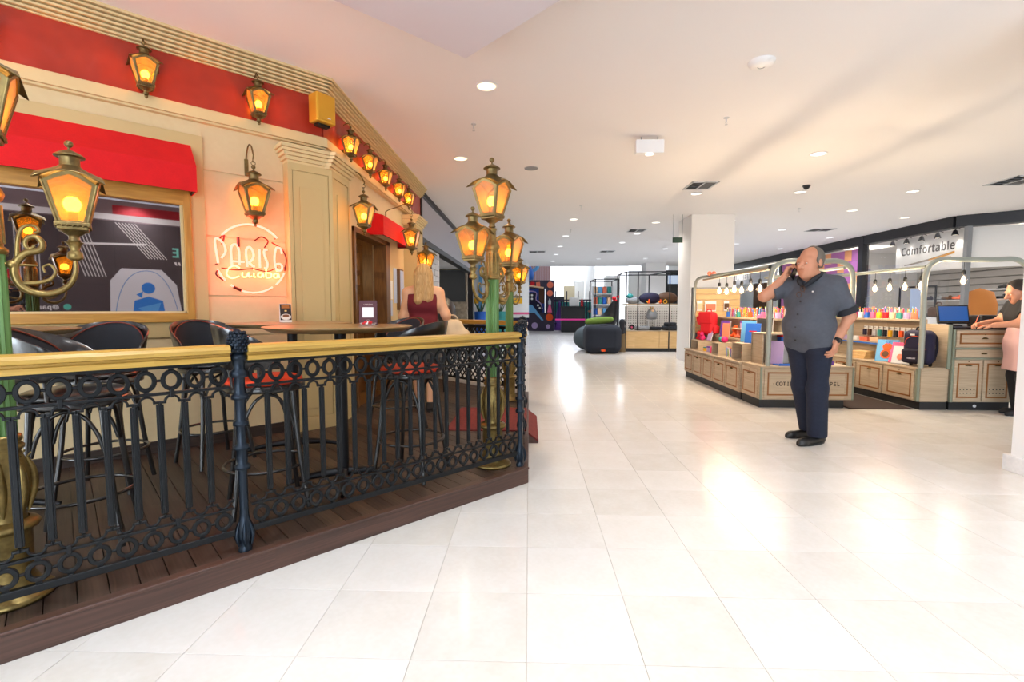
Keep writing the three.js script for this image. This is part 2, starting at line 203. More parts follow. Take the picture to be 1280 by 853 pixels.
// ------------------------------------------------------------ ceiling fittings
{
  const grid = [];
  const lights = [[-0.4, -4.66, WARM], [-0.95, -6.83, WARM], [3.88, -6.79, NEUTRAL], [4.83, -8.97, NEUTRAL], [6.8, -8.98, NEUTRAL], [3.02, -9.02, NEUTRAL], [6.84, -10.66, NEUTRAL], [8.58, -11.53, NEUTRAL], [1.04, -11.47, NEUTRAL], [3.06, -11.96, NEUTRAL], [4.8, -11.8, NEUTRAL],
    [1.05, -14.07, COOL], [3.0, -13.7, COOL], [6.65, -13.15, COOL], [8.8, -14.65, COOL], [2.93, -15.5, COOL], [1.04, -16.4, COOL], [4.72, -17.17, COOL], [6.66, -16, COOL], [8.72, -17.3, COOL], [1.04, -18.8, COOL], [4.82, -20.4, COOL], [1.05, -21.6, COOL], [2.9, -20.5, COOL],
    [2.2, -2.3, CLEAR], [4.9, -1.9, CLEAR], [1.9, 0.4, CLEAR], [4.7, 1.2, CLEAR], [-3.6, 2.4, CLEAR], [0.6, 4.6, CLEAR], [-1.2, -1.4, CLEAR], [0.4, -0.9, CLEAR], [2.9, 3.4, CLEAR]];  // last row: out-of-view downlights, added to brighten the near floor
  lights.forEach(([x, z, c], i) => {
    const CEIL = Math.abs(x + 0.49) + Math.abs(z - 0.05) < 3.9 ? 3.15 : 3.3;
    const named = ['warm recessed downlight off the corner of the dropped ceiling panel', 'warm recessed downlight beside the lanterns of the side cornice', 'recessed downlight above the lettered kiosk front', 'recessed downlight in front of the black dome camera', 'recessed downlight over the till side of the kiosk', 'recessed downlight touching the vent before the white column'][i];
    const warm = c === WARM, o = thing('downlight', named ? named : c === COOL ? 'round recessed downlight in the far part of the ceiling' : 'round recessed ceiling downlight over the near hall', 'downlight', [x, CEIL, z], 0, 'recessed ceiling downlights');
    part('rim', lathe([[0.088, 0.001], [0.105, -0.002], [0.108, -0.008], [0.09, -0.012], [0.086, -0.004]], 24), M.whiteGloss, o);
    part('lens', cyl(0.087, 0.087, 0.004, 0, -0.004, 0, 24), warm ? M.lampDiscWarm : c === COOL ? M.lampDiscCool : M.lampDisc, o);
    const s = new THREE.SpotLight(c, z < -12.5 ? 32 : z > -3 ? 21 : 16.5, 0, 1.25, 0.9, 2); s.position.set(x, CEIL - 0.03, z); s.target.position.set(x, 0, z); s.castShadow = true; s.shadow.radius = 4; scene.add(s, s.target);
  });
  const vent = (x, z, w, d, label) => {
    const o = thing('air_vent', label, 'vent', [x, CEIL, z], 0, 'ceiling air vents');
    part('frame', [bx(-w / 2, w / 2, -0.012, 0, d / 2 - 0.03, d / 2), bx(-w / 2, w / 2, -0.012, 0, -d / 2, -d / 2 + 0.03), bx(-w / 2, -w / 2 + 0.03, -0.012, 0, -d / 2, d / 2), bx(w / 2 - 0.03, w / 2, -0.012, 0, -d / 2, d / 2), bx(-0.012, 0.012, -0.012, 0, -d / 2, d / 2)], M.lightGrey, o);
    part('cavity', bx(-w / 2 + 0.02, w / 2 - 0.02, -0.002, 0.001, -d / 2 + 0.02, d / 2 - 0.02), M.blackPlastic, o);
    for (let i = 0; i < 6; i++) part('slat', box(w / 2 - 0.045, 0.003, 0.03, -w / 4, -0.007, -d / 2 + 0.05 + i * (d - 0.1) / 5, 0.6), M.grey, o);
  };
  vent(2.9, -8.45, 0.45, 0.5, 'dark square ceiling vent nearest the column behind the kiosk'); vent(2.87, -13.15, 0.45, 0.5, 'dark ceiling vent over the bean bag kiosk'); vent(2.85, -17.9, 0.5, 0.5, 'far dark ceiling vent before the atrium'); vent(7.7, -13.25, 0.6, 0.45, 'dark ceiling vent in front of the shoe shop'); vent(7.95, -8.3, 0.6, 0.6, 'large dark ceiling vent beside the near column'); vent(0.3, -17.9, 0.6, 0.5, 'grey ceiling vent above the street lamps');
  { const o = thing('emergency_light', 'white box emergency light hanging from the ceiling', 'emergency light', [1.46, CEIL, -6.08]); part('body', rbox(0.34, 0.16, 0.09, 0.01, 0, -0.12, 0), M.whiteGloss, o); part('bracket', [rod([-0.1, 0, 0], [-0.1, -0.05, 0], 0.006), rod([0.1, 0, 0], [0.1, -0.05, 0], 0.006)], M.grey, o); part('lens', cyl(0.045, 0.045, 0.012, 0, -0.203, 0, 20), M.lampDisc, o); const s = new THREE.SpotLight(NEUTRAL, 5, 0, 1.1, 0.9, 2); s.position.set(1.46, CEIL - 0.22, -6.08); s.target.position.set(1.46, 0, -6.08); s.castShadow = true; scene.add(s, s.target); }
  { const o = thing('smoke_detector', 'white domed ceiling access point with a grey mark', 'access point', [1.957, CEIL, -4.3]); part('dome', lathe([[0, -0.045], [0.07, -0.04], [0.1, -0.022], [0.108, 0]], 28), M.whiteGloss, o); part('mark', new THREE.TorusGeometry(0.028, 0.003, 6, 20, PI).rotateX(-PI / 2).translate(0, -0.044, 0), M.grey, o); }
  { const o = thing('ceiling_speaker', 'round grey flush ceiling speaker above the street lamps', 'speaker', [0.03, CEIL, -7.33]); part('grille', cyl(0.09, 0.1, 0.01, 0, -0.005, 0, 24), M.grey, o); part('rim', new THREE.TorusGeometry(0.1, 0.006, 6, 24).rotateX(PI / 2), M.lightGrey, o); }
  { const o = thing('security_camera', 'small black dome security camera on the ceiling', 'camera', [4.69, CEIL, -8.51]); part('dome', new THREE.SphereGeometry(0.05, 14, 8, 0, PI * 2, PI / 2, PI / 2).translate(0, -0.02, 0), M.blackPlastic, o); part('base', cyl(0.06, 0.06, 0.02, 0, -0.01, 0, 18), M.darkGrey, o); }
  [[-0.627, -5.593, 'by the restaurant cornice'], [2.148, -5.506, 'over the open hall'], [1.05, -10, 'in the middle of the ceiling'], [1.1, -13, 'farther down the hall'], [5.6, -10.4, 'above the kiosk']].forEach(([x, z, w]) => { const o = thing('sprinkler', 'small metal fire sprinkler head ' + w, 'sprinkler', [x, CEIL, z]); part('escutcheon', cyl(0.03, 0.03, 0.006, 0, -0.003, 0, 14), M.lightGrey, o); part('stem', rod([0, 0, 0], [0, -0.05, 0], 0.007), M.lightGrey, o); part('deflector', [cyl(0.016, 0.016, 0.003, 0, -0.075, 0, 12), rod([-0.012, -0.05, 0], [0, -0.075, 0], 0.002, 5), rod([0.012, -0.05, 0], [0, -0.075, 0], 0.002, 5)], M.lightGrey, o); });
  { const o = thing('exit_sign', 'dark green hanging exit sign beside the white column', 'sign', [3.3, CEIL, -11.0]); part('board', rbox(0.22, 0.12, 0.02, 0.004, 0, -0.56, 0), std(0x2b4a3c, 0.5), o); part('rods', [rod([-0.1, 0, 0], [-0.1, -0.51, 0], 0.004, 6), rod([0.1, 0, 0], [0.1, -0.51, 0], 0.004, 6)], M.grey, o); }
}
// ------------------------------------------------------------ restaurant facade; local x runs along the wall, local z points out of it
const CX = -1.93, CZ = -4.53, Q = Math.SQRT1_2, TL = PI / 4, TR = PI / 2, DECK = 0.11;
const onLeft = (u, y, o) => [CX + (u + o) * Q, y, CZ + (o - u) * Q];
const onRight = (v, y, o) => [CX + o, y, CZ - v];
{
  const P = [CX, 0, CZ];
  const wl = structGroup('wall_restaurant_front', 'cream panelled restaurant front', P, TL);
  part('core', bx(-7.2, 0, 0, CEIL, -0.2, -0.012), M.cream, wl);
  const bands = [[0.11, 0.985], [1.0, 1.315], [1.328, 1.80], [1.813, 2.32], [2.333, 2.69]];
  bands.forEach(([a, b]) => part('wall_panel', rbx(-0.955, -0.33, a, b, -0.012, 0, 0.003), M.cream, wl));
  part('wall_panel', rbx(-7.2, -0.953, 0.11, 0.985, -0.012, 0, 0.003), M.cream, wl);
  part('window_surround', [bx(-7.2, -0.953, 2.13, 2.578, -0.012, 0.03), bx(-1.05, -0.953, 1.0, 2.13, -0.012, 0.03), bx(-7.2, -0.953, 1.0, 1.12, -0.012, 0.02)], M.creamPil, wl, 'flat taupe border around the shop window');
  part('wall_panel', bx(-7.2, -0.953, 2.578, 2.69, -0.012, 0.004), M.cream, wl);
  part('skirting', bx(-7.2, -0.3, 0.0, 0.2, -0.012, 0.02), M.deck[1], wl);
  part('red_frieze', bx(-7.2, 0.0, 2.78, 3.16, -0.012, 0.03), M.redWall, wl, 'crimson painted frieze');
  const wr = structGroup('wall_restaurant_side', 'cream restaurant side wall with the entrance door', P, TR);
  part('core', [bx(0, 0.775, 0, CEIL, -0.2, 0), bx(2.06, 4.0, 0, CEIL, -0.2, 0), bx(0.775, 2.06, 2.09, CEIL, -0.2, 0)], M.cream, wr);
  part('red_frieze', bx(0, 4.0, 2.78, 3.16, 0, 0.03), M.redWall, wr, 'crimson painted frieze');
  part('skirting', [bx(0, 0.775, 0, 0.2, 0, 0.02), bx(2.06, 4.0, 0, 0.2, 0, 0.02)], M.deck[1], wr);
  part('vestibule', [bx(0.5, 0.52, 0, 2.5, -1.4, -0.2), bx(2.5, 2.52, 0, 2.5, -1.4, -0.2), bx(0.5, 2.52, 0, 2.5, -1.42, -1.4), bx(0.5, 2.52, 2.4, 2.5, -1.4, -0.2), bx(0.5, 2.52, 0, 0.11, -1.4, 0)], M.doorWood, wr);
  // mouldings, mitred round the corner
  const run = (name, list, m, label) => {
    const a = structGroup(name, label, P, TL), b = structGroup(name + '_return', label, P, TR);
    list.forEach(([y0, y1, o]) => { part('moulding', bx(-7.2, 0.414 * o, y0, y1, -0.01, o), m, a); part('moulding', bx(-0.414 * o, 4.0 + o * 0.3, y0, y1, -0.01, o), m, b); });
  };
  run('trim_cornice', [[3.14, 3.15, 0.045], [3.156, 3.171, 0.066], [3.181, 3.196, 0.084], [3.206, 3.221, 0.101], [3.231, 3.246, 0.117], [3.256, 3.271, 0.133], [3.281, 3.3, 0.148]], M.creamTrim, 'cream cornice of five stepped bands');
  run('trim_cornice_core', [[3.14, 3.3, 0.03]], M.creamTrim, 'cream core behind the cornice bands');
  run('trim_band', [[2.685, 2.70, 0.05], [2.70, 2.775, 0.075], [2.775, 2.788, 0.06]], M.creamTrim, 'cream string course under the red frieze');
  // corner pilaster
  const pil = (name, spans, y0, y1, o, label) => {
    const g = structGroup(name, label);
    spans.forEach(([a, b, t, ox]) => {
      const s = new THREE.Group(); s.name = 'shaft'; s.position.set(...P); s.rotation.y = t; g.add(s);
      const w = b - a, gx = 0.035;
      s.add(mesh('core', bx(a, b, y0, y1, -0.01, o - 0.012), M.creamPil));
      s.add(mesh('border', [bx(a, a + gx, y0, y1, o - 0.012, o), bx(b - gx, b, y0, y1, o - 0.012, o), bx(a + gx, b - gx, y1 - 0.06, y1, o - 0.012, o), bx(a + gx, b - gx, y0, y0 + 0.12, o - 0.012, o)], M.creamPil));
      s.add(mesh('field', [rbx(a + gx + 0.006, b - gx - 0.006, y0 + 0.13, y1 - 0.07, o - 0.012, o - 0.004, 0.002), rbx(a + gx + w * 0.16, b - gx - w * 0.16, y0 + 0.2, y1 - 0.2, o - 0.004, o + 0.004, 0.002)], M.creamPil));
      [[0, 0.02, 0.0], [0.02, 0.05, 0.02], [0.053, 0.08, 0.038], [0.083, 0.108, 0.055], [0.11, 0.14, 0.07]].forEach(([c, d, e]) => s.add(mesh('capital', bx(a - (ox === 'l' ? e : 0.414 * (o + e)), b + (ox === 'l' ? 0.414 * (o + e) - 0.414 * o : e), y1 + c, y1 + d, -0.01, o + e), M.creamTrim)));
    });
    return g;
  };
  pil('trim_corner_pilaster', [[-0.342, 0.05, TL, 'l'], [-0.05, 0.377, TR, 'r']], 0.11, 2.49, 0.12, 'cream corner pilaster with recessed fields and stepped capital');
  pil('trim_far_pilaster', [[2.95, 3.4, TR, 'r']], 0.11, 2.5, 0.2, 'cream pilaster at the far end of the restaurant side');
  // shop window
  const w = structGroup('window_3', 'large oak framed mirror-like shop window under the red awning', P, TL);
  part('pane', bx(-4.2, -1.1, 1.17, 2.08, 0.004, 0.012), M.mirrorGlass, w, 'dark reflective glass');
  part('frame', [rbx(-4.27, -1.05, 1.115, 1.185, 0, 0.055, 0.006), rbx(-4.27, -1.05, 2.02, 2.135, 0, 0.055, 0.006)], M.oak, w); part('frame', [rbx(-1.105, -1.05, 1.115, 2.135, 0, 0.056, 0.006), rbx(-4.27, -4.2, 1.115, 2.135, 0, 0.056, 0.006)], M.oakV, w);
  part('bead', [bx(-4.2, -1.105, 1.185, 1.2, 0, 0.03), bx(-1.12, -1.105, 1.185, 2.02, 0, 0.03)], M.creamTrim, w);
  // entrance
  const d = structGroup('door_1', 'dark timber restaurant entrance door', P, TR);
  part('frame', [rbx(0.745, 0.8, 0.11, 2.12, -0.14, 0.03, 0.005), rbx(0.745, 2.1, 2.06, 2.12, -0.14, 0.03, 0.005), rbx(1.92, 2.1, 0.11, 2.12, -0.14, 0.03, 0.005)], M.doorWood, d);
  const leaf = part('leaf', [rbx(0.84, 0.95, 0.12, 2.05, -0.34, -0.29, 0.004), rbx(1.8, 1.92, 0.12, 2.05, -0.34, -0.29, 0.004), rbx(0.95, 1.8, 0.12, 0.7, -0.34, -0.29, 0.004), rbx(0.95, 1.8, 1.42, 1.52, -0.34, -0.29, 0.004), rbx(0.95, 1.8, 1.95, 2.05, -0.34, -0.29, 0.004), rbx(0.95, 1.8, 1.66, 1.72, -0.34, -0.29, 0.004)], M.doorWood, d);
  leaf.add(mesh('pane', bx(0.95, 1.8, 0.7, 1.42, -0.325, -0.32), M.glass)); leaf.add(mesh('pane', bx(0.95, 1.8, 1.52, 1.95, -0.325, -0.32), M.glass));
  leaf.add(mesh('handle', [rod([0.98, 0.95, -0.26], [0.98, 1.25, -0.26], 0.012), rod([0.98, 1.0, -0.3], [0.98, 1.0, -0.26], 0.008), rod([0.98, 1.2, -0.3], [0.98, 1.2, -0.26], 0.008)], M.gold));
  part('vestibule_lamp', [ball(0.035, 1.2, 1.75, -0.9), ball(0.035, 1.32, 1.75, -0.9), ball(0.035, 1.44, 1.75, -0.9)], M.bulbWarm, d);
  { const l = new THREE.PointLight(AMBER, 1.5, 0, 2); l.position.set(...onRight(1.32, 1.75, -0.9)); l.castShadow = true; scene.add(l); }
  // awnings
  const aw = (label, pos, t, a, b, y0, y1, y2, o) => {
    const s = shape([[0, y2], [o, y1], [o, y0], [o - 0.012, y0], [o - 0.012, y1 - 0.006], [0, y2 - 0.012]]);
    const g = thing('awning', label, 'awning', pos, t);
    part('canopy', extr(s, b - a).rotateY(PI / 2).translate(a, 0, 0).applyMatrix4(new THREE.Matrix4().makeRotationY(0)), M.awning, g);
    const e = shape([[0, y2 - 0.012], [o - 0.012, y1], [o - 0.012, y0], [0, y0]]);
    for (const u of [a + 0.001, b - 0.007]) part('side_panel', extr(e, 0.006).rotateY(PI / 2).translate(u, 0, 0), M.awning, g);
    part('support_bar', [rod([a + 0.01, y0 + 0.01, o - 0.02], [b - 0.01, y0 + 0.01, o - 0.02], 0.01), rod([a + 0.01, y0 + 0.01, 0], [a + 0.01, y0 + 0.01, o - 0.02], 0.008), rod([b - 0.01, y0 + 0.01, 0], [b - 0.01, y0 + 0.01, o - 0.02], 0.008), rod([a + 0.01, y1, o - 0.02], [b - 0.01, y1, o - 0.02], 0.008)], M.awningFrame, g);
    return g;
  };
  // extr + rotateY maps the profile's first axis to -z, so mirror it
  const fix = g => g.children.filter(c => c.name !== 'support_bar').forEach(c => { c.geometry = c.geometry.clone(); const p = c.geometry.attributes.position; for (let i = 0; i < p.count; i++) p.setZ(i, -p.getZ(i)); const q = p.array; for (let i = 0; i < p.count; i += 3) for (let k = 0; k < 3; k++) { const t = q[(i + 1) * 3 + k]; q[(i + 1) * 3 + k] = q[(i + 2) * 3 + k]; q[(i + 2) * 3 + k] = t; } c.geometry.computeVertexNormals(); });
  fix(aw('red canvas awning over the large shop window', onLeft(0, 0, 0.03), TL, -4.6, -1.035, 2.1, 2.29, 2.49, 0.19));
  fix(aw('small red canvas awning above the restaurant door', onRight(0, 0, 0.0), TR, 1.25, 2.6, 2.1, 2.33, 2.38, 0.2));
  // gold loudspeaker on the frieze corner
  { const g = thing('wall_speaker', 'gold painted wall loudspeaker on the red frieze corner', 'speaker', onLeft(-0.06, 2.86, 0.1), TL + 0.2); part('cabinet', rbox(0.19, 0.25, 0.13, 0.015, 0, 0.125, 0.07, 0, 0, 0, 3), M.speakerGold, g); part('grille', rbox(0.165, 0.22, 0.008, 0.004, 0, 0.13, 0.136), M.speakerGold, g); part('badge', box(0.03, 0.006, 0.003, 0.02, 0.04, 0.142), M.paper, g); part('bracket', [box(0.05, 0.1, 0.1, 0, 0.12, -0.03), box(0.12, 0.02, 0.06, 0, -0.01, 0.06)], M.blackMetal, g); }
  // notices by the door
  [[2.2, 1.35, 0.16, 0.26, M.paper, 'white notice sheet beside the restaurant door'], [2.42, 1.3, 0.16, 0.5, M.paperBlue, 'pale blue notice on the wall right of the door'], [2.2, 1.12, 0.12, 0.22, M.paperBlue, 'small blue leaflet below the white notice']].forEach(([v, y, w2, h2, m, l]) => solo('notice_sheet', rbox(w2, h2, 0.006, 0.002, 0, h2 / 2, 0), m, l, 'notice', null, onRight(v, y, 0.006), TR));
  { const g = thing('menu_case', 'slim wall menu case with dark edge beside the far pilaster', 'menu case', onRight(2.62, 1.2, 0.0), TR); part('case', rbox(0.22, 0.6, 0.05, 0.006, 0, 0.3, 0.025), M.doorWood, g); part('front', rbox(0.18, 0.55, 0.006, 0.002, 0, 0.3, 0.053), M.paperBlue, g); }
}
// ------------------------------------------------------------ neon sign
{
  const g = thing('neon_sign', 'glowing red and yellow neon sign on the cream wall reading PARIS 6 Cuiabá', 'neon sign', onLeft(-0.63, 1.64, 0.0), TL);
  const oz = 0.055, S = (pts, r = 0.0065, n) => tube(pts.map(p => [p[0], p[1], oz + (p[2] || 0)]), r, n || Math.max(10, pts.length * 6), 6);
  const arc = (a0, a1, rx, ry, r = 0.008, cy = 0) => S([...Array(14)].map((_, i) => { const a = R(a0 + (a1 - a0) * i / 13); return [rx * Math.cos(a), cy + ry * Math.sin(a)]; }), r, 40);
  part('ring_tube', [arc(42, 142, 0.275, 0.285, 0.009)], M.neonPink, g, 'bright red arc tube'); part('ring_tube', arc(232, 305, 0.27, 0.285), M.neonPink, g); part('ring_tube', arc(200, 222, 0.275, 0.285), M.neonPink, g); part('ring_tube', arc(312, 338, 0.275, 0.285), M.neonPink, g);
  // PARIS 6, double-stroked tall capitals, each letter one bent tube
  const LT = [[[[-0.252, -0.053], [-0.264, 0.143], [-0.243, 0.143], [-0.203, 0.095], [-0.197, 0.041], [-0.227, -0.01]]], [[[-0.153, -0.065], [-0.153, 0.08], [-0.138, 0.107], [-0.114, 0.107], [-0.1, 0.075], [-0.096, -0.06]], [[-0.156, -0.031], [-0.06, -0.031]]], [[[-0.039, -0.069], [-0.039, 0.08], [-0.018, 0.097], [0.007, 0.064], [0.011, 0.017], [-0.011, -0.022], [-0.025, -0.031], [-0.004, -0.053], [0.018, -0.069]]], [[[0.06, 0.087], [0.06, -0.072]]], [[[0.122, 0.085], [0.1, 0.078], [0.096, 0.05], [0.11, 0.0], [0.121, -0.038], [0.112, -0.07], [0.094, -0.072]]], [[[0.241, 0.06], [0.231, 0.103], [0.204, 0.112], [0.185, 0.072], [0.181, -0.045], [0.199, -0.088], [0.231, -0.084], [0.24, -0.049], [0.22, -0.03], [0.185, -0.035]]]];
  LT.forEach(st => part('letter_tube', st.map(q => S(q, 0.009, q.length * 7)), M.neonPink, g));
  // Cuiabá in yellow script
  const C = [[[-0.07, 0.06], [-0.1, 0.075], [-0.135, 0.05], [-0.145, 0.01], [-0.12, -0.015], [-0.075, 0.0]], [[-0.055, 0.03], [-0.055, 0.0], [-0.035, -0.002], [-0.02, 0.03], [-0.018, 0.0], [0, 0.004]], [[0.012, 0.03], [0.012, 0.0], [0.022, 0.0]], [[0.012, 0.05], [0.013, 0.053]], [[0.065, 0.03], [0.042, 0.03], [0.036, 0.008], [0.055, 0], [0.066, 0.028], [0.07, 0.0]], [[0.088, 0.075], [0.088, 0.0], [0.115, 0.004], [0.118, 0.03], [0.09, 0.035]], [[0.16, 0.03], [0.138, 0.03], [0.133, 0.008], [0.15, 0], [0.162, 0.03], [0.168, 0.0]], [[0.15, 0.05], [0.162, 0.066]]];
  C.forEach(st => part('script_tube', S(st.map(p => [p[0] * 1.3 - 0.005, -0.152 + p[1] * 1.15]), 0.0055, Math.max(6, st.length * 6)), M.neonYellow, g));
  // unlit glass returns and standoffs
  part('dark_glass', [S([[-0.24, 0.14], [-0.2, 0.18], [-0.22, 0.1]], 0.007), S([[-0.1, 0.17], [-0.1, 0.09]], 0.012), S([[0.02, 0.15], [0.08, 0.19], [0.13, 0.16], [0.1, 0.1]], 0.006), S([[0.16, 0.15], [0.24, 0.1], [0.275, 0.02], [0.26, -0.09]], 0.006), S([[-0.25, -0.1], [-0.27, -0.14], [-0.22, -0.19]], 0.007), S([[-0.15, -0.24], [-0.09, -0.27]], 0.012), S([[-0.23, -0.09], [-0.12, -0.1], [0.0, -0.085], [0.12, -0.1], [0.2, -0.06]], 0.005)], M.neonOff, g, 'blacked-out red glass returns');
  part('standoff', [[-0.2, 0.19], [0.2, 0.19], [-0.26, -0.06], [0.26, -0.06], [-0.12, -0.25], [0.14, -0.25], [0, -0.08]].map(p => rod([p[0], p[1], 0], [p[0], p[1], oz], 0.005, 6)), M.neonOff, g);
  const red = new THREE.Color(1, 0.09, 0.05);
  for (const [u, y] of [[-0.8, 1.8], [-0.45, 1.8], [-0.8, 1.5], [-0.45, 1.5], [-0.63, 1.64]]) { const l = new THREE.PointLight(red, 0.34, 0, 2); l.position.set(...onLeft(u, y, 0.085)); l.castShadow = true; l.shadow.radius = 3; scene.add(l); }
}
// ------------------------------------------------------------ lanterns
// a four-sided tapered lantern, base at y = 0, about 0.43 m tall; names of its parts follow the real piece
const LG = (() => {
  const b = 0.05, t = 0.093, h = 0.175, pk = 0.222, y0 = 0.05;
  const pane = (() => { const sl = Math.hypot(h, t - b); const s = shape([[-b * 0.92, 0], [b * 0.92, 0], [t * 0.94, sl], [t * 0.5, sl + 0.028], [0, sl + 0.046], [-t * 0.5, sl + 0.028], [-t * 0.94, sl]]); const g = extr(s, 0.003); g.rotateX(Math.atan2(t - b, h)); return g.translate(0, y0, b - 0.002); })();
  const border = (() => { const sl = Math.hypot(h, t - b), o = [[-b, -0.004], [b, -0.004], [t, sl], [t * 0.5, sl + 0.034], [0, sl + 0.054], [-t * 0.5, sl + 0.034], [-t, sl]], i = [[-b * 0.78, 0.012], [b * 0.78, 0.012], [t * 0.8, sl - 0.004], [t * 0.4, sl + 0.02], [0, sl + 0.036], [-t * 0.4, sl + 0.02], [-t * 0.8, sl - 0.004]]; const s = shape(o); s.holes.push(new THREE.Path(i.map(p => new THREE.Vector2(...p)))); const g = extr(s, 0.008, 0.001); g.rotateX(Math.atan2(t - b, h)); return g.translate(0, y0, b - 0.004); })();
  const turn = (g, k) => g.clone().rotateY(k * PI / 2);
  const roof = (() => {
    const N = 48, K = 6, pos = [], idx = [], ring = (off) => {
      for (let k = 0; k <= K; k++) for (let i = 0; i < N; i++) {
        const a = (i / N) * PI * 2 + PI / 4, c = Math.cos(a), s = Math.sin(a), m = Math.max(Math.abs(c), Math.abs(s)), corner = Math.pow((1 / m - 1) / (Math.SQRT2 - 1), 1.3);
        const ro = 0.112 / m * (1 + 0.1 * corner), f = k / K, ri = 0.036, rr = ri + (ro - ri) * f, yo = 0.272 - 0.058 * corner, yi = 0.315, y = yi + (yo - yi) * Math.pow(f, 0.75) + 0.012 * corner * Math.pow(f, 4);
        pos.push(rr * c, y + off, rr * s);
      }
    };
    ring(0.003); ring(-0.002); const n1 = (K + 1) * N;
    for (let k = 0; k < K; k++) for (let i = 0; i < N; i++) { const j = (i + 1) % N, a = k * N + i, b2 = k * N + j, c = a + N, d = b2 + N; idx.push(a, b2, c, b2, d, c, n1 + a, n1 + c, n1 + b2, n1 + b2, n1 + c, n1 + d); if (k === K - 1) idx.push(c, d, n1 + c, d, n1 + d, n1 + c); }
    const g = new THREE.BufferGeometry(); g.setAttribute('position', new THREE.Float32BufferAttribute(pos, 3)); g.setIndex(idx); g.computeVertexNormals(); return clean(g);
  })();
  return {
    pane: [0, 1, 2, 3].map(k => turn(pane, k)), border: [0, 1, 2, 3].map(k => turn(border, k)), roof,
    posts: [0, 1, 2, 3].map(k => { const s = [[1, 1], [1, -1], [-1, -1], [-1, 1]][k]; return rod([b * s[0], y0 - 0.01, b * s[1]], [t * s[0], y0 + h, t * s[1]], 0.007, 6); }),
    collar: lathe([[0.036, 0.305], [0.04, 0.312], [0.037, 0.32], [0.037, 0.352], [0.042, 0.356], [0.056, 0.356], [0.057, 0.362], [0.038, 0.376], [0.016, 0.386], [0.006, 0.392]], 20),
    finial: lathe([[0.006, 0.388], [0.005, 0.4], [0.012, 0.405], [0.017, 0.414], [0.016, 0.423], [0.009, 0.431], [0, 0.433]], 14),
    base: merge([rbox(0.128, 0.016, 0.128, 0.004, 0, 0.046, 0), rbox(0.112, 0.02, 0.112, 0.006, 0, 0.029, 0), ...[0, 1, 2, 3].flatMap(k => [...Array(7)].map((_, i) => ball(0.006, -0.054 + i * 0.018, 0.037, 0.06, 6, 4).rotateY(k * PI / 2))), lathe([[0.05, 0.02], [0.036, 0.006], [0.02, -0.004], [0.02, -0.02], [0.026, -0.026], [0.016, -0.036]], 16)]),
    socket: cyl(0.018, 0.02, 0.06, 0, 0.08, 0, 12), bulb: lathe([[0, 0.178], [0.018, 0.174], [0.03, 0.158], [0.034, 0.142], [0.028, 0.122], [0.018, 0.108], [0, 0.106]], 16),
  };
})();
const lanternMetal = M.brass;
function lanternParts(o, deep) {   // deep: the lantern is itself a part, so its pieces are sub-parts
  const add = (n, g, m) => { const x = mesh(n, g, m); o.add(x); };
  LG.pane.forEach(g => add('pane', g, M.amberGlass)); LG.border.forEach(g => add('pane_frame', g, lanternMetal)); LG.posts.forEach(g => add('corner_bar', g, lanternMetal));
  add('roof', LG.roof, lanternMetal); add('collar', LG.collar, lanternMetal); add('finial', LG.finial, lanternMetal); add('base', LG.base, lanternMetal); add('socket', LG.socket, M.socket); add('bulb', LG.bulb, M.bulbWarm);
}
function lampAt(x, y, z, i) { const l = new THREE.PointLight(AMBER, i, 0, 2); l.position.set(x, y, z); l.castShadow = true; l.shadow.radius = 1.5; scene.add(l); }
function wallLantern(pos, turn, sc, label, hang, power) {
  const g = thing(hang ? 'hanging_lantern' : 'wall_lantern', label, 'lantern', pos, turn, hang ? 'lanterns hung on hooks on the restaurant walls' : 'lanterns along the red frieze');
  const body = new THREE.Group(); body.name = 'lantern'; body.scale.setScalar(sc); g.add(body); lanternParts(body, true);
  const H = 0.433 * sc;
  if (hang) {
    part('chain_link', [new THREE.TorusGeometry(0.016, 0.003, 6, 14).translate(0, H + 0.014, 0), new THREE.TorusGeometry(0.016, 0.003, 6, 14).rotateY(PI / 2).translate(0, H + 0.038, 0)], M.brass, g);
    part('hook', [tube([[0, H + 0.05, 0], [0, H + 0.075, 0.012], [0, H + 0.1, 0], [0, H + 0.16, -0.04], [0, H + 0.185, -0.1], [0, H + 0.16, -0.15], [0, H + 0.08, -hang], [0, H - 0.02, -hang + 0.003]], 0.006, 40, 7), rbox(0.03, 0.14, 0.012, 0.004, 0, H + 0.02, -hang + 0.004)], M.brass, g);
    part('drop_finial', ball(0.012, 0, -0.05, 0), M.brass, g);
  } else {
    part('bracket', [rbox(0.05, 0.05, 0.03, 0.006, 0, H * 0.16, -0.085 * sc - 0.015), tube([[0, H, 0], [0, H + 0.025, -0.02], [0, H + 0.01, -0.1 * sc]], 0.005, 14, 6), rod([0, H * 0.16, -0.06 * sc], [0, H * 0.16, -0.1 * sc], 0.008)], M.brass, g);
    part('drop_finial', ball(0.012, 0, -0.05 * sc, 0), M.brass, g);
  }
  const p = V(0, 0.14 * sc, 0).applyAxisAngle(V(0, 1, 0), turn); lampAt(pos[0] + p.x, pos[1] + p.y, pos[2] + p.z, power);
  return g;
}
wallLantern(onLeft(-1.31, 2.79, 0.13), TL, 0.8, 'brass wall lantern on the red frieze above the awning end', 0, 0.6);
wallLantern(onLeft(-0.56, 2.79, 0.13), TL, 0.8, 'brass wall lantern on the red frieze beside the gold loudspeaker', 0, 0.6);
wallLantern(onLeft(-2.15, 2.79, 0.13), TL, 0.8, 'brass wall lantern on the red frieze over the shop window middle', 0, 0.6);
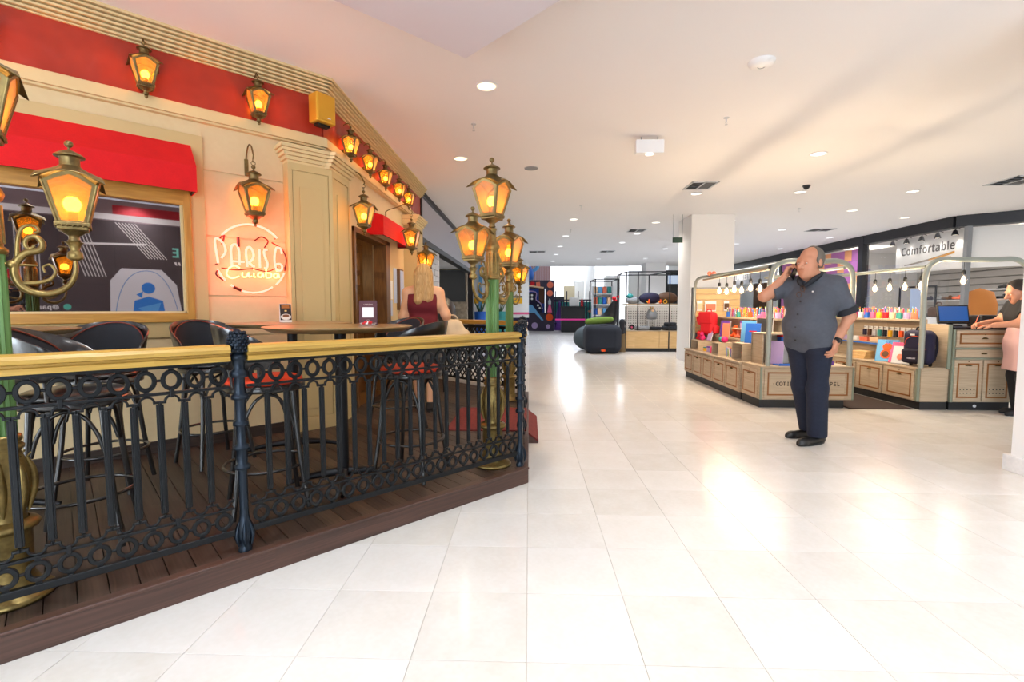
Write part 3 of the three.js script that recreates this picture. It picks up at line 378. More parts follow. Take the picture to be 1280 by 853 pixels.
['first', 'second', 'third', 'fourth', 'fifth'].forEach((n, i) => wallLantern(onRight([0.42, 1.02, 1.61, 2.26, 2.8][i], 2.745, 0.13), TR, 0.72, `brass wall lantern on the side frieze, ${n} from the corner pilaster`, 0, 0.6));
wallLantern(onLeft(-0.635, 1.95, 0.2), TL, 1.0, 'brass lantern on a curled hook above the neon sign', 0.2, 0.45);
wallLantern(onRight(0.42, 2.03, 0.25), TR, 0.9, 'brass lantern on a curled hook beside the entrance door', 0.25, 0.75);
wallLantern(onRight(2.02, 2.0, 0.35), TR, 1.0, 'brass lantern on a curled hook half behind the small red awning', 0.35, 0.6);
// ------------------------------------------------------------ street lamps
function streetLamp(x, z, ax, az, label, power, arms = true) {
  const a = Math.atan2(-az, ax), g = thing('street_lamp', label, 'street lamp', [x, DECK, z], a, 'green and gold street lamps on the restaurant deck');
  part('foot', lathe([[0, 0], [0.125, 0], [0.132, 0.012], [0.122, 0.026], [0.1, 0.034], [0.088, 0.05], [0.08, 0.07], [0.07, 0.085], [0.07, 0.26], [0.092, 0.275], [0.096, 0.288], [0.086, 0.3], [0.064, 0.31]], 32), M.gold, g);
  part('urn', lathe([[0.06, 0.305], [0.055, 0.33], [0.066, 0.38], [0.076, 0.44], [0.074, 0.5], [0.058, 0.55], [0.052, 0.57], [0.062, 0.58], [0.064, 0.592], [0.052, 0.604], [0.06, 0.614], [0.058, 0.63], [0.048, 0.636]], 28), M.gold, g);
  for (let k = 0; k < 8; k++) { const t = k * PI / 4, c = Math.cos(t), s = Math.sin(t); part('acanthus_leaf', taper([[0.062 * c, 0.33, 0.062 * s], [0.078 * c, 0.42, 0.078 * s], [0.078 * c, 0.5, 0.078 * s], [0.066 * c, 0.545, 0.066 * s], [0.078 * c, 0.556, 0.078 * s]], t2 => 0.004 + 0.014 * Math.sin(PI * Math.min(1, t2 * 1.1)), 12, 6), M.gold, g); }
  const flute = []; for (let i = 0; i < 64; i++) { const t = i / 64 * PI * 2, r = 0.044 + 0.0035 * Math.cos(16 * t); flute.push([r * Math.cos(t), r * Math.sin(t)]); }
  part('shaft', extr(shape(flute), 0.69).rotateX(-PI / 2).translate(0, 0.63, 0), M.green, g, 'fluted green shaft');
  part('capital', [lathe([[0.046, 1.31], [0.056, 1.318], [0.056, 1.33], [0.044, 1.34], [0.042, 1.4], [0.04, 1.5], [0.05, 1.512], [0.056, 1.53], [0.048, 1.55], [0.03, 1.58], [0.026, 1.64], [0.034, 1.66]], 24), ...[...Array(10)].map((_, i) => { const t = i / 10 * PI * 2; return rod([0.043 * Math.cos(t), 1.35, 0.043 * Math.sin(t)], [0.041 * Math.cos(t), 1.49, 0.041 * Math.sin(t)], 0.007, 6); })], M.gold, g);
  const lan = (dx, y, sc) => { const b = new THREE.Group(); b.name = 'lantern'; b.position.set(dx, y, 0); b.scale.setScalar(sc); g.add(b); lanternParts(b); };
  lan(0, 1.7, 1.02);
  for (const s of arms ? [-1, 1] : []) {
    const P = pts => pts.map(p => [p[0] * s, p[1], 0]);
    part('scroll_arm', [
      rod([0.03 * s, 1.275, 0], [0.13 * s, 1.275, 0], 0.008, 8, 0.003), ball(0.018, 0.062 * s, 1.275, 0, 10, 8),
      taper(P([[0.125, 1.35], [0.112, 1.335], [0.1, 1.35], [0.105, 1.375], [0.13, 1.385], [0.148, 1.36], [0.14, 1.335], [0.1, 1.32], [0.075, 1.29], [0.066, 1.25], [0.08, 1.2], [0.12, 1.17], [0.17, 1.17], [0.215, 1.2], [0.238, 1.25], [0.24, 1.32]]), t => 0.006 + 0.008 * Math.sin(PI * t), 60, 8),
      taper(P([[0.08, 1.205], [0.13, 1.21], [0.165, 1.225], [0.18, 1.255], [0.165, 1.28], [0.145, 1.27], [0.15, 1.25]]), t => 0.009 - 0.005 * t, 28, 7),
      taper(P([[0.075, 1.3], [0.085, 1.39], [0.1, 1.42], [0.13, 1.425], [0.14, 1.405], [0.125, 1.4]]), t => 0.009 - 0.004 * t, 24, 7),
      lathe([[0.012, 1.3], [0.026, 1.31], [0.024, 1.33], [0.014, 1.34], [0.02, 1.36], [0.03, 1.372]], 14, 0.24 * s, 0, 0)], M.gold, g);
    lan(0.24 * s, 1.4, 0.85);
  }
  for (const [dx, y] of arms ? [[0, 1.7 + 0.143], [0.24, 1.4 + 0.12], [-0.24, 1.4 + 0.12]] : [[0, 1.7 + 0.143]]) lampAt(x + dx * Math.cos(a), DECK + y, z - dx * Math.sin(a), power);
}
streetLamp(-1.985, -1.725, 0.75, -0.66, 'green and gold street lamp close beside the shop window and the newel railing', 0.42);
streetLamp(-0.255, -3.38, 0.45, -0.89, 'green and gold street lamp at the railing corner before the entrance mat', 0.42);
streetLamp(-0.235, -5.84, 0.5, -0.86, 'green and gold street lamp behind the red entrance mat', 0.42);
streetLamp(-1.6, -7.55, 0.5, -0.86, 'single-lantern street lamp at the far end of the deck behind the standing woman', 0.42, false);
// ------------------------------------------------------------ timber deck
{
  const g = structGroup('floor_deck', 'raised dark timber deck in front of the restaurant');
  const pw = 0.095, r = rng(77);
  for (let k = -22; k < 66; k++) {
    const w0 = k * pw + 0.002, w1 = (k + 1) * pw - 0.002, P = (w, s) => [(w + s) * Q, (s - w) * Q];   // w along the front edge, s outward
    let poly = [P(w0, 2), P(w1, 2), P(w1, -9), P(w0, -9)];
    poly = clip(poly, 1, 1, -3.37); poly = clip(poly, 1, 0, -0.03); poly = clip(poly, -1, 1, 6.37 * 0 + 99); poly = clip(poly, 1, -1, 6.38);
    poly = w1 <= 1.84 ? clip(poly, -1, -1, 6.44) : clip(poly, -1, 0, 1.925);
    if (poly.length < 3) continue;
    const m = M.deck[Math.floor(r() * 4)];
    const gg = flatPoly(poly, 0.088, DECK + (r() - 0.5) * 0.001);
    // the grain runs along the plank: build it in plank axes
    gg.rotateY(-PI * 0.75); const o = mesh('plank', gg, m); o.rotation.y = PI * 0.75; g.add(o);
  }
  part('bearers', [flatPoly([[-3.3, -0.12], [-0.06, -3.36], [-0.06, -6.3], [-1.9, -8.15], [-1.9, -4.6], [-4.8, -1.7]], 0, 0.084)], M.blackMetal, g);
  const L = Math.hypot(3.6, 3.6) + 0.0;
  const f = part('edge_board', [rbx(-5.2, 0, 0.0, 0.103, -0.032, 0, 0.003)], M.fascia, g); f.position.set(0, 0, -3.325); f.rotation.y = TL;
  const n = part('nosing', [rbx(-5.2, 0.004, 0.096, 0.113, -0.045, 0.006, 0.005)], M.fascia, g); n.position.set(0, 0, -3.325); n.rotation.y = TL;
  part('edge_board', rbx(-0.032, 0, 0, 0.113, -6.42, -3.33, 0.003), M.fascia, g);
  const b = part('edge_board', rbx(0, 2.7, 0, 0.113, -0.03, 0, 0.003), M.fascia, g); b.position.set(-0.02, 0, -6.4); b.rotation.y = PI * 0.75;
}
{ // entrance mat: a carpeted ramp through the gap in the railing
  const g = thing('entrance_ramp', 'dark red carpeted ramp at the gap in the railing', 'ramp', [0, 0, -4.82]);
  part('carpet', [extr(shape([[-0.75, 0.113], [-0.75, 0.12], [-0.03, 0.122], [0.09, 0.03], [0.09, 0.012], [-0.03, 0.104]]), 1.0).translate(0, 0, -0.5)], M.carpet, g);
  part('ramp_core', extr(shape([[0.0, 0.001], [0.088, 0.001], [0.088, 0.012], [0.0, 0.08]]), 0.99).translate(0, 0, -0.495), M.fascia, g);
}
// ------------------------------------------------------------ cast iron railings
const RG = (() => {
  const ell = (rx, ry) => { const s = new THREE.Shape(); s.absellipse(0, 0, rx, ry, 0, PI * 2); return s; };
  const ring = (rx, ry, t) => { const s = ell(rx, ry); const h = new THREE.Path(); h.absellipse(0, 0, rx - t, ry - t, 0, PI * 2); s.holes.push(h); return extr(s, 0.012, 0.003, 11).translate(0, 0, -0.006); };
  const arch = up => { const s = new THREE.Shape(), k = 0.0845 / 2; s.moveTo(-k, 0); s.lineTo(-k, 0.016); s.lineTo(-k + 0.014, 0.016); s.absarc(0, 0.012, k - 0.014, PI, 0, true); s.lineTo(k - 0.014, 0.016); s.lineTo(k, 0.016); s.lineTo(k, 0); s.lineTo(k - 0.006, 0); s.lineTo(k - 0.006, 0.006); s.lineTo(k - 0.022, 0.006); s.absarc(0, 0.012, k - 0.022, 0, PI, false); s.lineTo(-k + 0.022, 0.006); s.lineTo(-k + 0.006, 0.006); s.lineTo(-k + 0.006, 0); s.closePath(); const g = extr(s, 0.014, 0.002, 6).translate(0, 0, -0.007); return up ? g : g.rotateZ(PI); };
  return {
    ring1: merge([ring(0.0365, 0.0435, 0.0165), box(0.018, 0.012, 0.012, 0, 0.044, 0), box(0.018, 0.012, 0.012, 0, -0.044, 0)]),
    ring2: merge([ring(0.0365, 0.04, 0.0165), box(0.018, 0.012, 0.012, 0, 0.041, 0), box(0.018, 0.012, 0.012, 0, -0.041, 0)]),
    link: rod([-0.012, 0, 0], [0.012, 0, 0], 0.006, 6), archUp: arch(true), archDown: arch(false),
    baluster: merge([rbox(0.026, 0.456, 0.009, 0.002, 0, 0, 0, 0, 0, 0, 1), rbox(0.013, 0.456, 0.02, 0.002, 0, 0, 0, 0, 0, 0, 1)]), strap: rbox(0.016, 0.036, 0.026, 0.004),
  };
})();
function railing(len, pos, turn, label, y0 = DECK) {
  const g = thing('iron_railing', label, 'railing', pos, turn, 'black cast iron railings round the deck'), n = Math.round(len / 0.0845), st = len / n, ir = M.iron;
  const put = (name, geo, x, y) => { const m = new THREE.Mesh(geo, ir); m.name = name; m.position.set(x, y, 0); m.castShadow = m.receiveShadow = true; g.add(m); };
  const hr = extr(shape([[-0.04, 0.99], [0.04, 0.99], [0.04, 1.01], [0.026, 1.014], [0.026, 1.021], [0.048, 1.027], [0.051, 1.042], [0.042, 1.055], [0.02, 1.061], [-0.02, 1.061], [-0.042, 1.055], [-0.051, 1.042], [-0.048, 1.027], [-0.026, 1.021], [-0.026, 1.014], [-0.04, 1.01]]), len).rotateY(PI / 2);
  part('handrail', hr, M.handrail, g, 'varnished golden timber handrail');
  part('top_bar', [rbx(0, len, 0.974, 0.99, -0.012, 0.012, 0.003), rbx(0, len, 0.866, 0.878, -0.011, 0.011, 0.003)], ir, g); part('middle_bar', rbx(0, len, 0.316, 0.328, -0.011, 0.011, 0.003), ir, g); part('bottom_bar', rbx(0, len, 0.194, 0.224, -0.014, 0.014, 0.005), ir, g);
  for (let i = 0; i < n; i++) {
    const x = (i + 0.5) * st; put('ring', RG.ring1, x, 0.926); put('ring', RG.ring2, x, 0.27); put('arch', RG.archUp, x, 0.826); put('arch', RG.archDown, x, 0.368);
    if (i) { put('baluster', RG.baluster, i * st, 0.6); put('link', RG.link, i * st, 0.926); put('link', RG.link, i * st, 0.27); if (i % 4 === 0) { put('strap', RG.strap, (i + 0.5) * st, 0.872); put('strap', RG.strap, (i + 0.5) * st, 0.21); put('strap', RG.strap, (i + 0.5) * st, 0.322); } }
  }
  return g;
}
const NW = [-1.3, -2.115], EC = [-0.06, -3.355];
railing(1.27, [NW[0] - 1.31 * Q, 0, NW[1] + 1.31 * Q], TL, 'ornate black railing with golden handrail beside the large street lamp');
railing(1.69, [NW[0] + 0.03 * Q, 0, NW[1] - 0.03 * Q], TL, 'ornate black railing with golden handrail between pinecone newel and entrance corner');
railing(0.82, [EC[0], 0, EC[1] - 0.03], TR, 'short black railing along the deck side before the entrance ramp');
railing(0.76, [EC[0], 0, -5.4], TR, 'short black railing along the deck side beyond the entrance ramp');
function newel(x, z, label, s = 1) {
  const g = thing('newel_post', label, 'post', [x, DECK, z]);
  part('shaft', lathe([[0.028, 0], [0.03, 0.015], [0.022, 0.03], [0.026, 0.05], [0.034, 0.075], [0.03, 0.12], [0.021, 0.16], [0.019, 0.17], [0.019, 0.38], [0.033, 0.385], [0.033, 0.4], [0.021, 0.41], [0.024, 0.44], [0.022, 0.47], [0.034, 0.475], [0.034, 0.49], [0.021, 0.5], [0.019, 0.58], [0.033, 0.585], [0.032, 0.6], [0.021, 0.61], [0.023, 0.7], [0.036, 0.705], [0.036, 0.72], [0.025, 0.73], [0.022, 0.8], [0.037, 0.805], [0.037, 0.83], [0.024, 0.84], [0.026, 0.88], [0.038, 0.885], [0.038, 0.9], [0.026, 0.91]], 20), M.ironPost, g);
  const cone = [lathe([[0.022, 0.905], [0.036, 0.925], [0.04, 0.95], [0.036, 0.98], [0.024, 1.005], [0.008, 1.018], [0, 1.02]], 18)];
  for (let k = 0; k < 7; k++) for (let i = 0; i < 12; i++) { const y = 0.922 + k * 0.0135, t = (i + (k % 2) * 0.5) / 12 * PI * 2, rr = 0.041 * Math.sqrt(Math.max(0.05, 1 - Math.pow((y - 0.948) / 0.075, 2))); cone.push(ball(0.008, rr * Math.cos(t), y, rr * Math.sin(t), 6, 4)); }
  part('pinecone', cone, M.ironPost, g, 'scaled pinecone finial');
  for (let i = 0; i < 6; i++) { const t = i / 6 * PI * 2; part('leaf', taper([[0.03 * Math.cos(t), 0.03, 0.03 * Math.sin(t)], [0.037 * Math.cos(t), 0.08, 0.037 * Math.sin(t)], [0.024 * Math.cos(t), 0.14, 0.024 * Math.sin(t)]], u => 0.003 + 0.007 * Math.sin(PI * u), 8, 5), M.ironPost, g); }
  return g;
}
newel(NW[0], NW[1], 'black iron newel post with pinecone top in the long railing');
newel(EC[0], EC[1], 'black iron newel post with pinecone top at the deck corner');
newel(EC[0], -4.24, 'black iron newel post on the near side of the entrance ramp');
newel(EC[0], -5.37, 'black iron newel post on the far side of the entrance ramp');
newel(EC[0] - 0.02, -6.22, 'black iron newel post at the far corner of the deck');
{ // far railing with diamond lattice
  const len = 2.1, g = thing('lattice_railing', 'black diamond lattice railing with golden handrail at the far deck edge', 'railing', [-0.12, 0, -6.28], PI * 0.75);
  part('handrail', rbx(0, len, 0.995, 1.06, -0.045, 0.045, 0.012), M.handrail, g); part('base_board', rbx(0, len, 0.115, 0.17, -0.02, 0.02, 0.004), M.white, g, 'white base board');
  part('frame', [bx(0, len, 0.95, 0.985, -0.012, 0.012), bx(0, len, 0.17, 0.2, -0.012, 0.012), bx(0, 0.03, 0.17, 0.99, -0.014, 0.014), bx(len - 0.03, len, 0.17, 0.99, -0.014, 0.014), bx(len / 2 - 0.015, len / 2 + 0.015, 0.17, 0.99, -0.014, 0.014)], M.iron, g);
  const l = []; for (let i = -8; i < 21; i++) for (const s of [1, -1]) { const a = i * 0.1; let x0 = a, x1 = a + 0.75, y0 = s > 0 ? 0.2 : 0.95, y1 = s > 0 ? 0.95 : 0.2; if (x0 < 0) { y0 += (y1 - y0) * (-x0 / 0.75); x0 = 0; } if (x1 > len) { y1 = y0 + (y1 - y0) * (len - x0) / (x1 - x0); x1 = len; } if (x1 - x0 > 0.02) l.push(rod([x0, y0, 0], [x1, y1, 0], 0.011, 5)); }
  const o = part('lattice', l, M.iron, g); o.userData.kind = 'stuff';
}
// ------------------------------------------------------------ bar stools and tables on the deck
function backBand(r, y0, yb, ya, half, th = 0.012) {   // wrap-round back: angle 0 is the rear (-z)
  const N = 28, pos = [], idx = [], K = 4;
  for (let s = 0; s < 2; s++) for (let i = 0; i <= N; i++) for (let k = 0; k <= K; k++) { const a = -half + 2 * half * i / N, c = Math.pow(Math.cos(a / half * PI / 2), 0.7), top = ya + (yb - ya) * c, y = y0 + (top - y0) * k / K, rr = r + s * th + 0.035 * (k / K) * (0.4 + 0.6 * c); pos.push(rr * Math.sin(a), y, -rr * Math.cos(a)); }
  const W = K + 1, n1 = (N + 1) * W, q = (a, b, c, d) => idx.push(a, b, c, b, d, c);
  for (let i = 0; i < N; i++) for (let k = 0; k < K; k++) { const a = i * W + k; q(a, a + W, a + 1, a + W + 1); q(n1 + a, n1 + a + 1, n1 + a + W, n1 + a + W + 1); }
  for (let i = 0; i < N; i++) { const t = i * W + K; q(t, t + W, n1 + t, n1 + t + W); const b = i * W; q(b, n1 + b, b + W, n1 + b + W); }
  for (let k = 0; k < K; k++) { q(k, k + 1, n1 + k, n1 + k + 1); const e = N * W + k; q(e, n1 + e, e + 1, n1 + e + 1); }
  const g = new THREE.BufferGeometry(); g.setAttribute('position', new THREE.Float32BufferAttribute(pos, 3)); g.setIndex(idx); g.computeVertexNormals(); return g;
}
function makeStool(label, pos, turn, seatMat = M.seatRed) {
  const g = thing('bar_stool', label, 'bar stool', pos, turn, 'black bentwood bar stools on the deck'), W = M.stoolWood;
  part('seat', [lathe([[0, 0.735], [0.17, 0.733], [0.195, 0.722], [0.2, 0.708], [0.19, 0.695], [0, 0.695]], 28)], seatMat, g, seatMat === M.seatRed ? 'orange-red padded seat' : 'black seat');
  part('seat_ring', lathe([[0.15, 0.66], [0.205, 0.66], [0.21, 0.668], [0.21, 0.69], [0.2, 0.697], [0.15, 0.697]], 28), W, g);
  part('backrest', backBand(0.205, 0.79, 1.03, 0.86, R(105)), W, g, 'glossy black curved wrap-round back'); part('back_pad', backBand(0.196, 0.82, 1.015, 0.86, R(70), 0.008), M.charcoal, g); part('back_piping', tube([...Array(13)].map((_, i) => { const a = R(-70 + i * 140 / 12), c = Math.pow(Math.cos(a / R(70) * PI / 2 * 0.999), 0.7); return [0.2 * Math.sin(a) * 1.1, 0.86 + 0.16 * c, -0.2 * Math.cos(a) * (1 + 0.14 * c)]; }), 0.004, 30, 6), M.stoolEdge, g);
  for (const a of [-1.35, -0.6, 0.6, 1.35]) part('back_spindle', rod([0.195 * Math.sin(a), 0.67, -0.195 * Math.cos(a)], [0.212 * Math.sin(a), 0.83, -0.212 * Math.cos(a)], 0.009, 8), W, g);
  const feet = [[1, 1], [1, -1], [-1, -1], [-1, 1]];
  for (const [a, b] of feet) part('leg', taper([[0.125 * a, 0.67, 0.125 * b], [0.135 * a, 0.5, 0.135 * b], [0.155 * a, 0.25, 0.155 * b], [0.185 * a, 0, 0.185 * b]], () => 0.0145, 12, 8), W, g);
  feet.forEach(([a, b], i) => { const [c, d] = feet[(i + 1) % 4]; const P = t => [0.135 * (a + (c - a) * t), 0, 0.135 * (b + (d - b) * t)]; const m = [0.03, 0.12, 0.3, 0.5, 0.7, 0.88, 0.97].map((t, k) => { const p = P(t); p[1] = [0.45, 0.54, 0.62, 0.645, 0.62, 0.54, 0.45][k]; return p; }); part('bentwood_arc', tube(m, 0.009, 24, 6), W, g); });
  part('foot_ring', new THREE.TorusGeometry(0.215, 0.009, 6, 32).rotateX(PI / 2).translate(0, 0.24, 0), W, g); 
  return g;
}
const stoolDark = makeStool('black bar stool beside the large street lamp, under the shop window', [-2.15, DECK, -2.2], R(120), M.stoolWood);
const stool0 = makeStool('black bar stool with orange seat behind the pinecone newel post', [-1.49, DECK, -2.66], R(125));
dup(stoolDark, [-2.62, DECK, -2.86], R(160), 'black bar stool close to the wall under the shop window');
dup(stoolDark, [-2.3, DECK, -3.42], R(120), 'black bar stool by the wall below the neon sign');
dup(stool0, [-0.79, DECK, -3.2], R(-75), 'black bar stool behind the railing at the right of the round tables');
dup(stoolDark, [-1.2, DECK, -4.35], R(-150), 'black bar stool between the far round table and the pilaster');
{ const g = thing('tub_chair', 'tall black tub chair with its warm sheen coloured gold behind the standing woman', 'chair', [-1.34, DECK, -6.55], R(185)); part('backrest', backBand(0.3, 0.75, 1.3, 0.95, R(110), 0.02), M.stoolWood, g); part('back_pad', backBand(0.29, 0.78, 1.29, 0.95, R(104), 0.008), M.goldSheen, g); part('seat', lathe([[0, 0.76], [0.25, 0.755], [0.29, 0.735], [0.29, 0.7], [0, 0.69]], 28), M.stoolWood, g); for (const [a, b] of [[1, 1], [1, -1], [-1, -1], [-1, 1]]) part('leg', rod([0.2 * a, 0, 0.2 * b], [0.17 * a, 0.7, 0.17 * b], 0.018, 8), M.stoolWood, g); }  // gold pad colour stands for warm light reflected on the black back
function roundTable(x, z, r, label, yTop = 1.005) {
  const g = thing('bar_table', label, 'table', [x, DECK, z], R(20), 'round bar tables on the deck');
  part('top', lathe([[0, yTop - 0.004], [r - 0.004, yTop - 0.004], [r, yTop - 0.008], [r - 0.004, yTop - 0.014], [r - 0.05, yTop - 0.036], [0, yTop - 0.036]], 56), M.tableTop, g, 'round wooden top with bevelled edge');
  part('pedestal', cyl(0.036, 0.036, yTop - 0.08, 0, (yTop - 0.04) / 2 + 0.01, 0, 20), M.blackMetal, g); part('mounting_plate', rbox(0.34, 0.012, 0.34, 0.004, 0, yTop - 0.042, 0), M.blackMetal, g);
  for (let k = 0; k < 4; k++) part('foot', taper([[0.03 * Math.cos(k * PI / 2), 0.06, 0.03 * Math.sin(k * PI / 2)], [0.2 * Math.cos(k * PI / 2), 0.045, 0.2 * Math.sin(k * PI / 2)], [0.34 * Math.cos(k * PI / 2), 0.016, 0.34 * Math.sin(k * PI / 2)]], t => 0.03 - 0.016 * t, 10, 8), M.blackMetal, g);
}
roundTable(-1.2, -3.04, 0.45, 'round wooden bar table nearest the railing');
roundTable(-1.85, -3.72, 0.45, 'round wooden bar table set back under the neon sign');
roundTable(-2.95, -2.45, 0.45, 'round wooden bar table against the shop window');
{ // things on the tables
  const y = DECK + 1.001;
  const tent = (x, z, turn, w, h, draw, label, back) => { const g = thing('table_card', label, 'menu card', [x, y, z], turn); const t = Math.atan2(0.03, h); part('card', [box(w, h, 0.004, 0, h / 2 * Math.cos(t), 0.016, -t), box(w, h, 0.004, 0, h / 2 * Math.cos(t), -0.016, t)], back, g); const p = new THREE.PlaneGeometry(w * 0.98, h * 0.98); part('print', p.rotateX(-t).translate(0, h / 2 * Math.cos(t), 0.0185), std(0xffffff, 0.5, 0, { map: canvasTex(256, Math.round(256 * h / w), draw) }), g); return g; };
  tent(-1.07, -3.2, R(14), 0.115, 0.165, (c, w, h) => { c.fillStyle = '#4a1522'; c.fillRect(0, 0, w, h); c.fillStyle = '#f2f2f2'; c.fillRect(w * 0.18, h * 0.27, w * 0.62, h * 0.42); c.fillStyle = '#d8cfc4'; c.font = `${Math.round(w * 0.1)}px serif`; c.textAlign = 'center'; c.fillText('CARDÁPIO', w / 2, h * 0.18); c.strokeStyle = '#cbb9a0'; c.lineWidth = 3; c.beginPath(); c.ellipse(w / 2, h * 0.84, w * 0.12, h * 0.05, 0, 0, 7); c.stroke(); }, 'burgundy table card with a blank white square', M.burgundy);
  tent(-1.98, -3.88, R(35), 0.085, 0.15, (c, w, h) => { c.fillStyle = '#23120c'; c.fillRect(0, 0, w, h); c.fillStyle = '#a8641f'; c.fillRect(w * 0.15, h * 0.04, w * 0.7, h * 0.2); c.fillStyle = '#e8c27a'; c.fillRect(w * 0.4, h * 0.34, w * 0.2, h * 0.08); c.fillStyle = '#e9e1d8'; c.beginPath(); c.ellipse(w * 0.5, h * 0.72, w * 0.46, h * 0.17, 0, 0, 7); c.fill(); c.fillStyle = '#7d4a26'; c.beginPath(); c.ellipse(w * 0.5, h * 0.66, w * 0.3, h * 0.08, 0, 0, 7); c.fill(); c.fillStyle = '#f0e8dd'; c.fillRect(0, h * 0.9, w, h * 0.1); }, 'small table card with a coffee cup picture', M.paper);
  { const g = thing('candy_dish', 'small dish of red wrapped sweets on the near table', 'dish', [-1.03, y, -3.06]); part('dish', lathe([[0, 0.002], [0.045, 0.002], [0.058, 0.018], [0.054, 0.018], [0.043, 0.006], [0, 0.006]], 20), M.glass, g); const r = rng(9); for (let i = 0; i < 9; i++) part('sweet', rbox(0.024, 0.012, 0.015, 0.004, (r() - 0.5) * 0.07, 0.014 + 0.008 * (i % 2), (r() - 0.5) * 0.06, 0, r() * 6, 0), i % 3 ? M.redPlush : M.paper, g); }
}
// ------------------------------------------------------------ stationery kiosk on the right
const KZ = -6.03, KX = 2.83, KIOSK = {};      // front-left corner of the kiosk plinth
// a door or drawer front lying in the local xy plane, facing +z, with a brown inset line and a cup handle
function front(parent, name, w, h, x, y, z, handleY, holes) {
  const d = part(name, rbox(w, h, 0.018, 0.002, x, y, z + 0.009), M.kioskWood, parent), m = 0.045, t = 0.018, W = w / 2 - m, H = h / 2 - m;
  d.add(mesh('inset_line', [box(2 * W + t, t, 0.004, x, y + H, z + 0.0185), box(2 * W + t, t, 0.004, x, y - H, z + 0.0185), box(t, 2 * H, 0.004, x - W, y, z + 0.0185), box(t, 2 * H, 0.004, x + W, y, z + 0.0185)], M.inset));
  if (handleY !== null) { d.add(mesh('handle', [new THREE.SphereGeometry(0.032, 12, 6, 0, PI * 2, 0, PI / 2).scale(1, 0.55, 0.75).translate(x, handleY, z + 0.02), box(0.075, 0.006, 0.01, x, handleY, z + 0.022)], M.handle)); d.add(mesh('lock', cyl(0.006, 0.006, 0.006, x, handleY + 0.05, z + 0.02, 10, PI / 2), M.handle)); }
  if (holes) { const l = []; for (let i = 0; i < 5; i++) for (let j = 0; j < 2; j++) l.push(cyl(0.007, 0.007, 0.004, x - 0.08 + i * 0.04, y - H + 0.05 + j * 0.045, z + 0.0185, 10, PI / 2)); d.add(mesh('vent_hole', l, M.blackPlastic)); }
  return d;
}
{ // left unit: local x runs along the aisle away from the camera, local z faces the aisle
  const g = KIOSK.left = thing('display_counter', 'wooden kiosk display counter with a row of framed doors along the aisle', 'counter', [KX, 0, KZ], -PI / 2);
  // local x -> world +z with -90 deg, so the unit lies at negative local x
  const L = 2.8;
  part('plinth', bx(-L, -0.52, 0, 0.1, -0.6, -0.02), M.plinth, g); part('carcass', bx(-L, -0.52, 0.1, 0.49, -0.62, 0), M.kioskWood, g); part('counter_top', rbx(-L - 0.01, -0.52, 0.485, 0.51, -0.62, 0.02, 0.003), M.kioskWood, g);
  part('corner_strip', bx(-1.41, -1.39, 0.1, 0.49, -0.01, 0.004), M.sageTrim, g);
  for (let i = 1; i < 6; i++) front(g, 'door', 0.42, 0.345, -0.29 - i * 0.455, 0.29, 0.0, 0.395);
  part('riser', [bx(-L, -0.53, 0.51, 0.75, -0.62, -0.36), rbx(-L, -0.53, 0.74, 0.765, -0.62, -0.34, 0.003), bx(-L, -0.53, 0.765, 1.06, -0.62, -0.54), rbx(-L, -0.53, 1.06, 1.085, -0.62, -0.42, 0.003)], M.kioskWoodV, g, 'two-tier stepped shelf');
  part('shelf', rbx(-1.75, -0.75, 0.9, 0.92, -0.54, -0.36, 0.003), M.kioskWood, g);
  // slatted end panel at the far end
  part('end_panel', [bx(-L - 0.04, -L, 0.51, 1.6, -0.95, -0.1), bx(-L - 0.04, -L + 0.03, 0.51, 1.6, -0.13, -0.1)], M.grey, g);
  for (let i = 0; i < 8; i++) part('slat', rbx(-L, -L + 0.018, 0.78 + i * 0.1, 0.875 + i * 0.1, -0.94, -0.14, 0.003), M.slat, g);
}
{ // front unit with the lettered panel
  const g = KIOSK.sign = thing('sign_counter', 'low wooden kiosk front with lettered framed panel', 'counter', [KX + 0.02, 0, KZ + 0.02]);
  const W = 1.12; part('plinth', bx(0, W - 0.1, 0, 0.1, -0.5, -0.015), M.plinth, g); part('carcass', rbx(0, W, 0.1, 0.5, -0.52, 0, 0.003), M.kioskWood, g); part('counter_top', rbx(-0.005, W, 0.5, 0.515, -0.52, 0.01, 0.003), M.kioskWood, g);
  part('corner_strip', bx(-0.003, 0.02, 0.1, 0.5, -0.01, 0.003), M.sageTrim, g); part('corner_strip', bx(W - 0.02, W + 0.003, 0.1, 0.5, -0.01, 0.003), M.sageTrim, g);
  front(g, 'panel', 1.04, 0.36, W / 2, 0.3, 0, null);
  { const s = new THREE.Group(); s.name = 'side_face'; s.rotation.y = -PI / 2; g.add(s); front(s, 'door', 0.42, 0.345, -0.27, 0.29, 0.0, 0.395); }
  part('lettering', new THREE.PlaneGeometry(0.86, 0.097).translate(W / 2, 0.3, 0.0205), std(0xffffff, 0.5, 0, { transparent: true, map: canvasTex(1024, 116, (c, w, h) => { c.clearRect(0, 0, w, h); c.fillStyle = '#3a2b1c'; c.font = '600 84px sans-serif'; c.textBaseline = 'middle'; c.textAlign = 'center'; const s = '·COTIDIANO DE PAPEL·', n = s.length; for (let i = 0; i < n; i++) c.fillText(s[i], w * (i + 0.5) / n, h / 2); }) }), g, 'dark capital lettering');
  part('shelf_box', [rbx(0.1, 0.56, 0.515, 0.9, -0.5, -0.46, 0.002), rbx(0.1, 0.12, 0.515, 0.9, -0.48, -0.2, 0.002), rbx(0.54, 0.56, 0.515, 0.9, -0.48, -0.2, 0.002), rbx(0.1, 0.56, 0.89, 0.91, -0.5, -0.2, 0.002)], M.kioskWood, g);
}
const RX = 4.68;
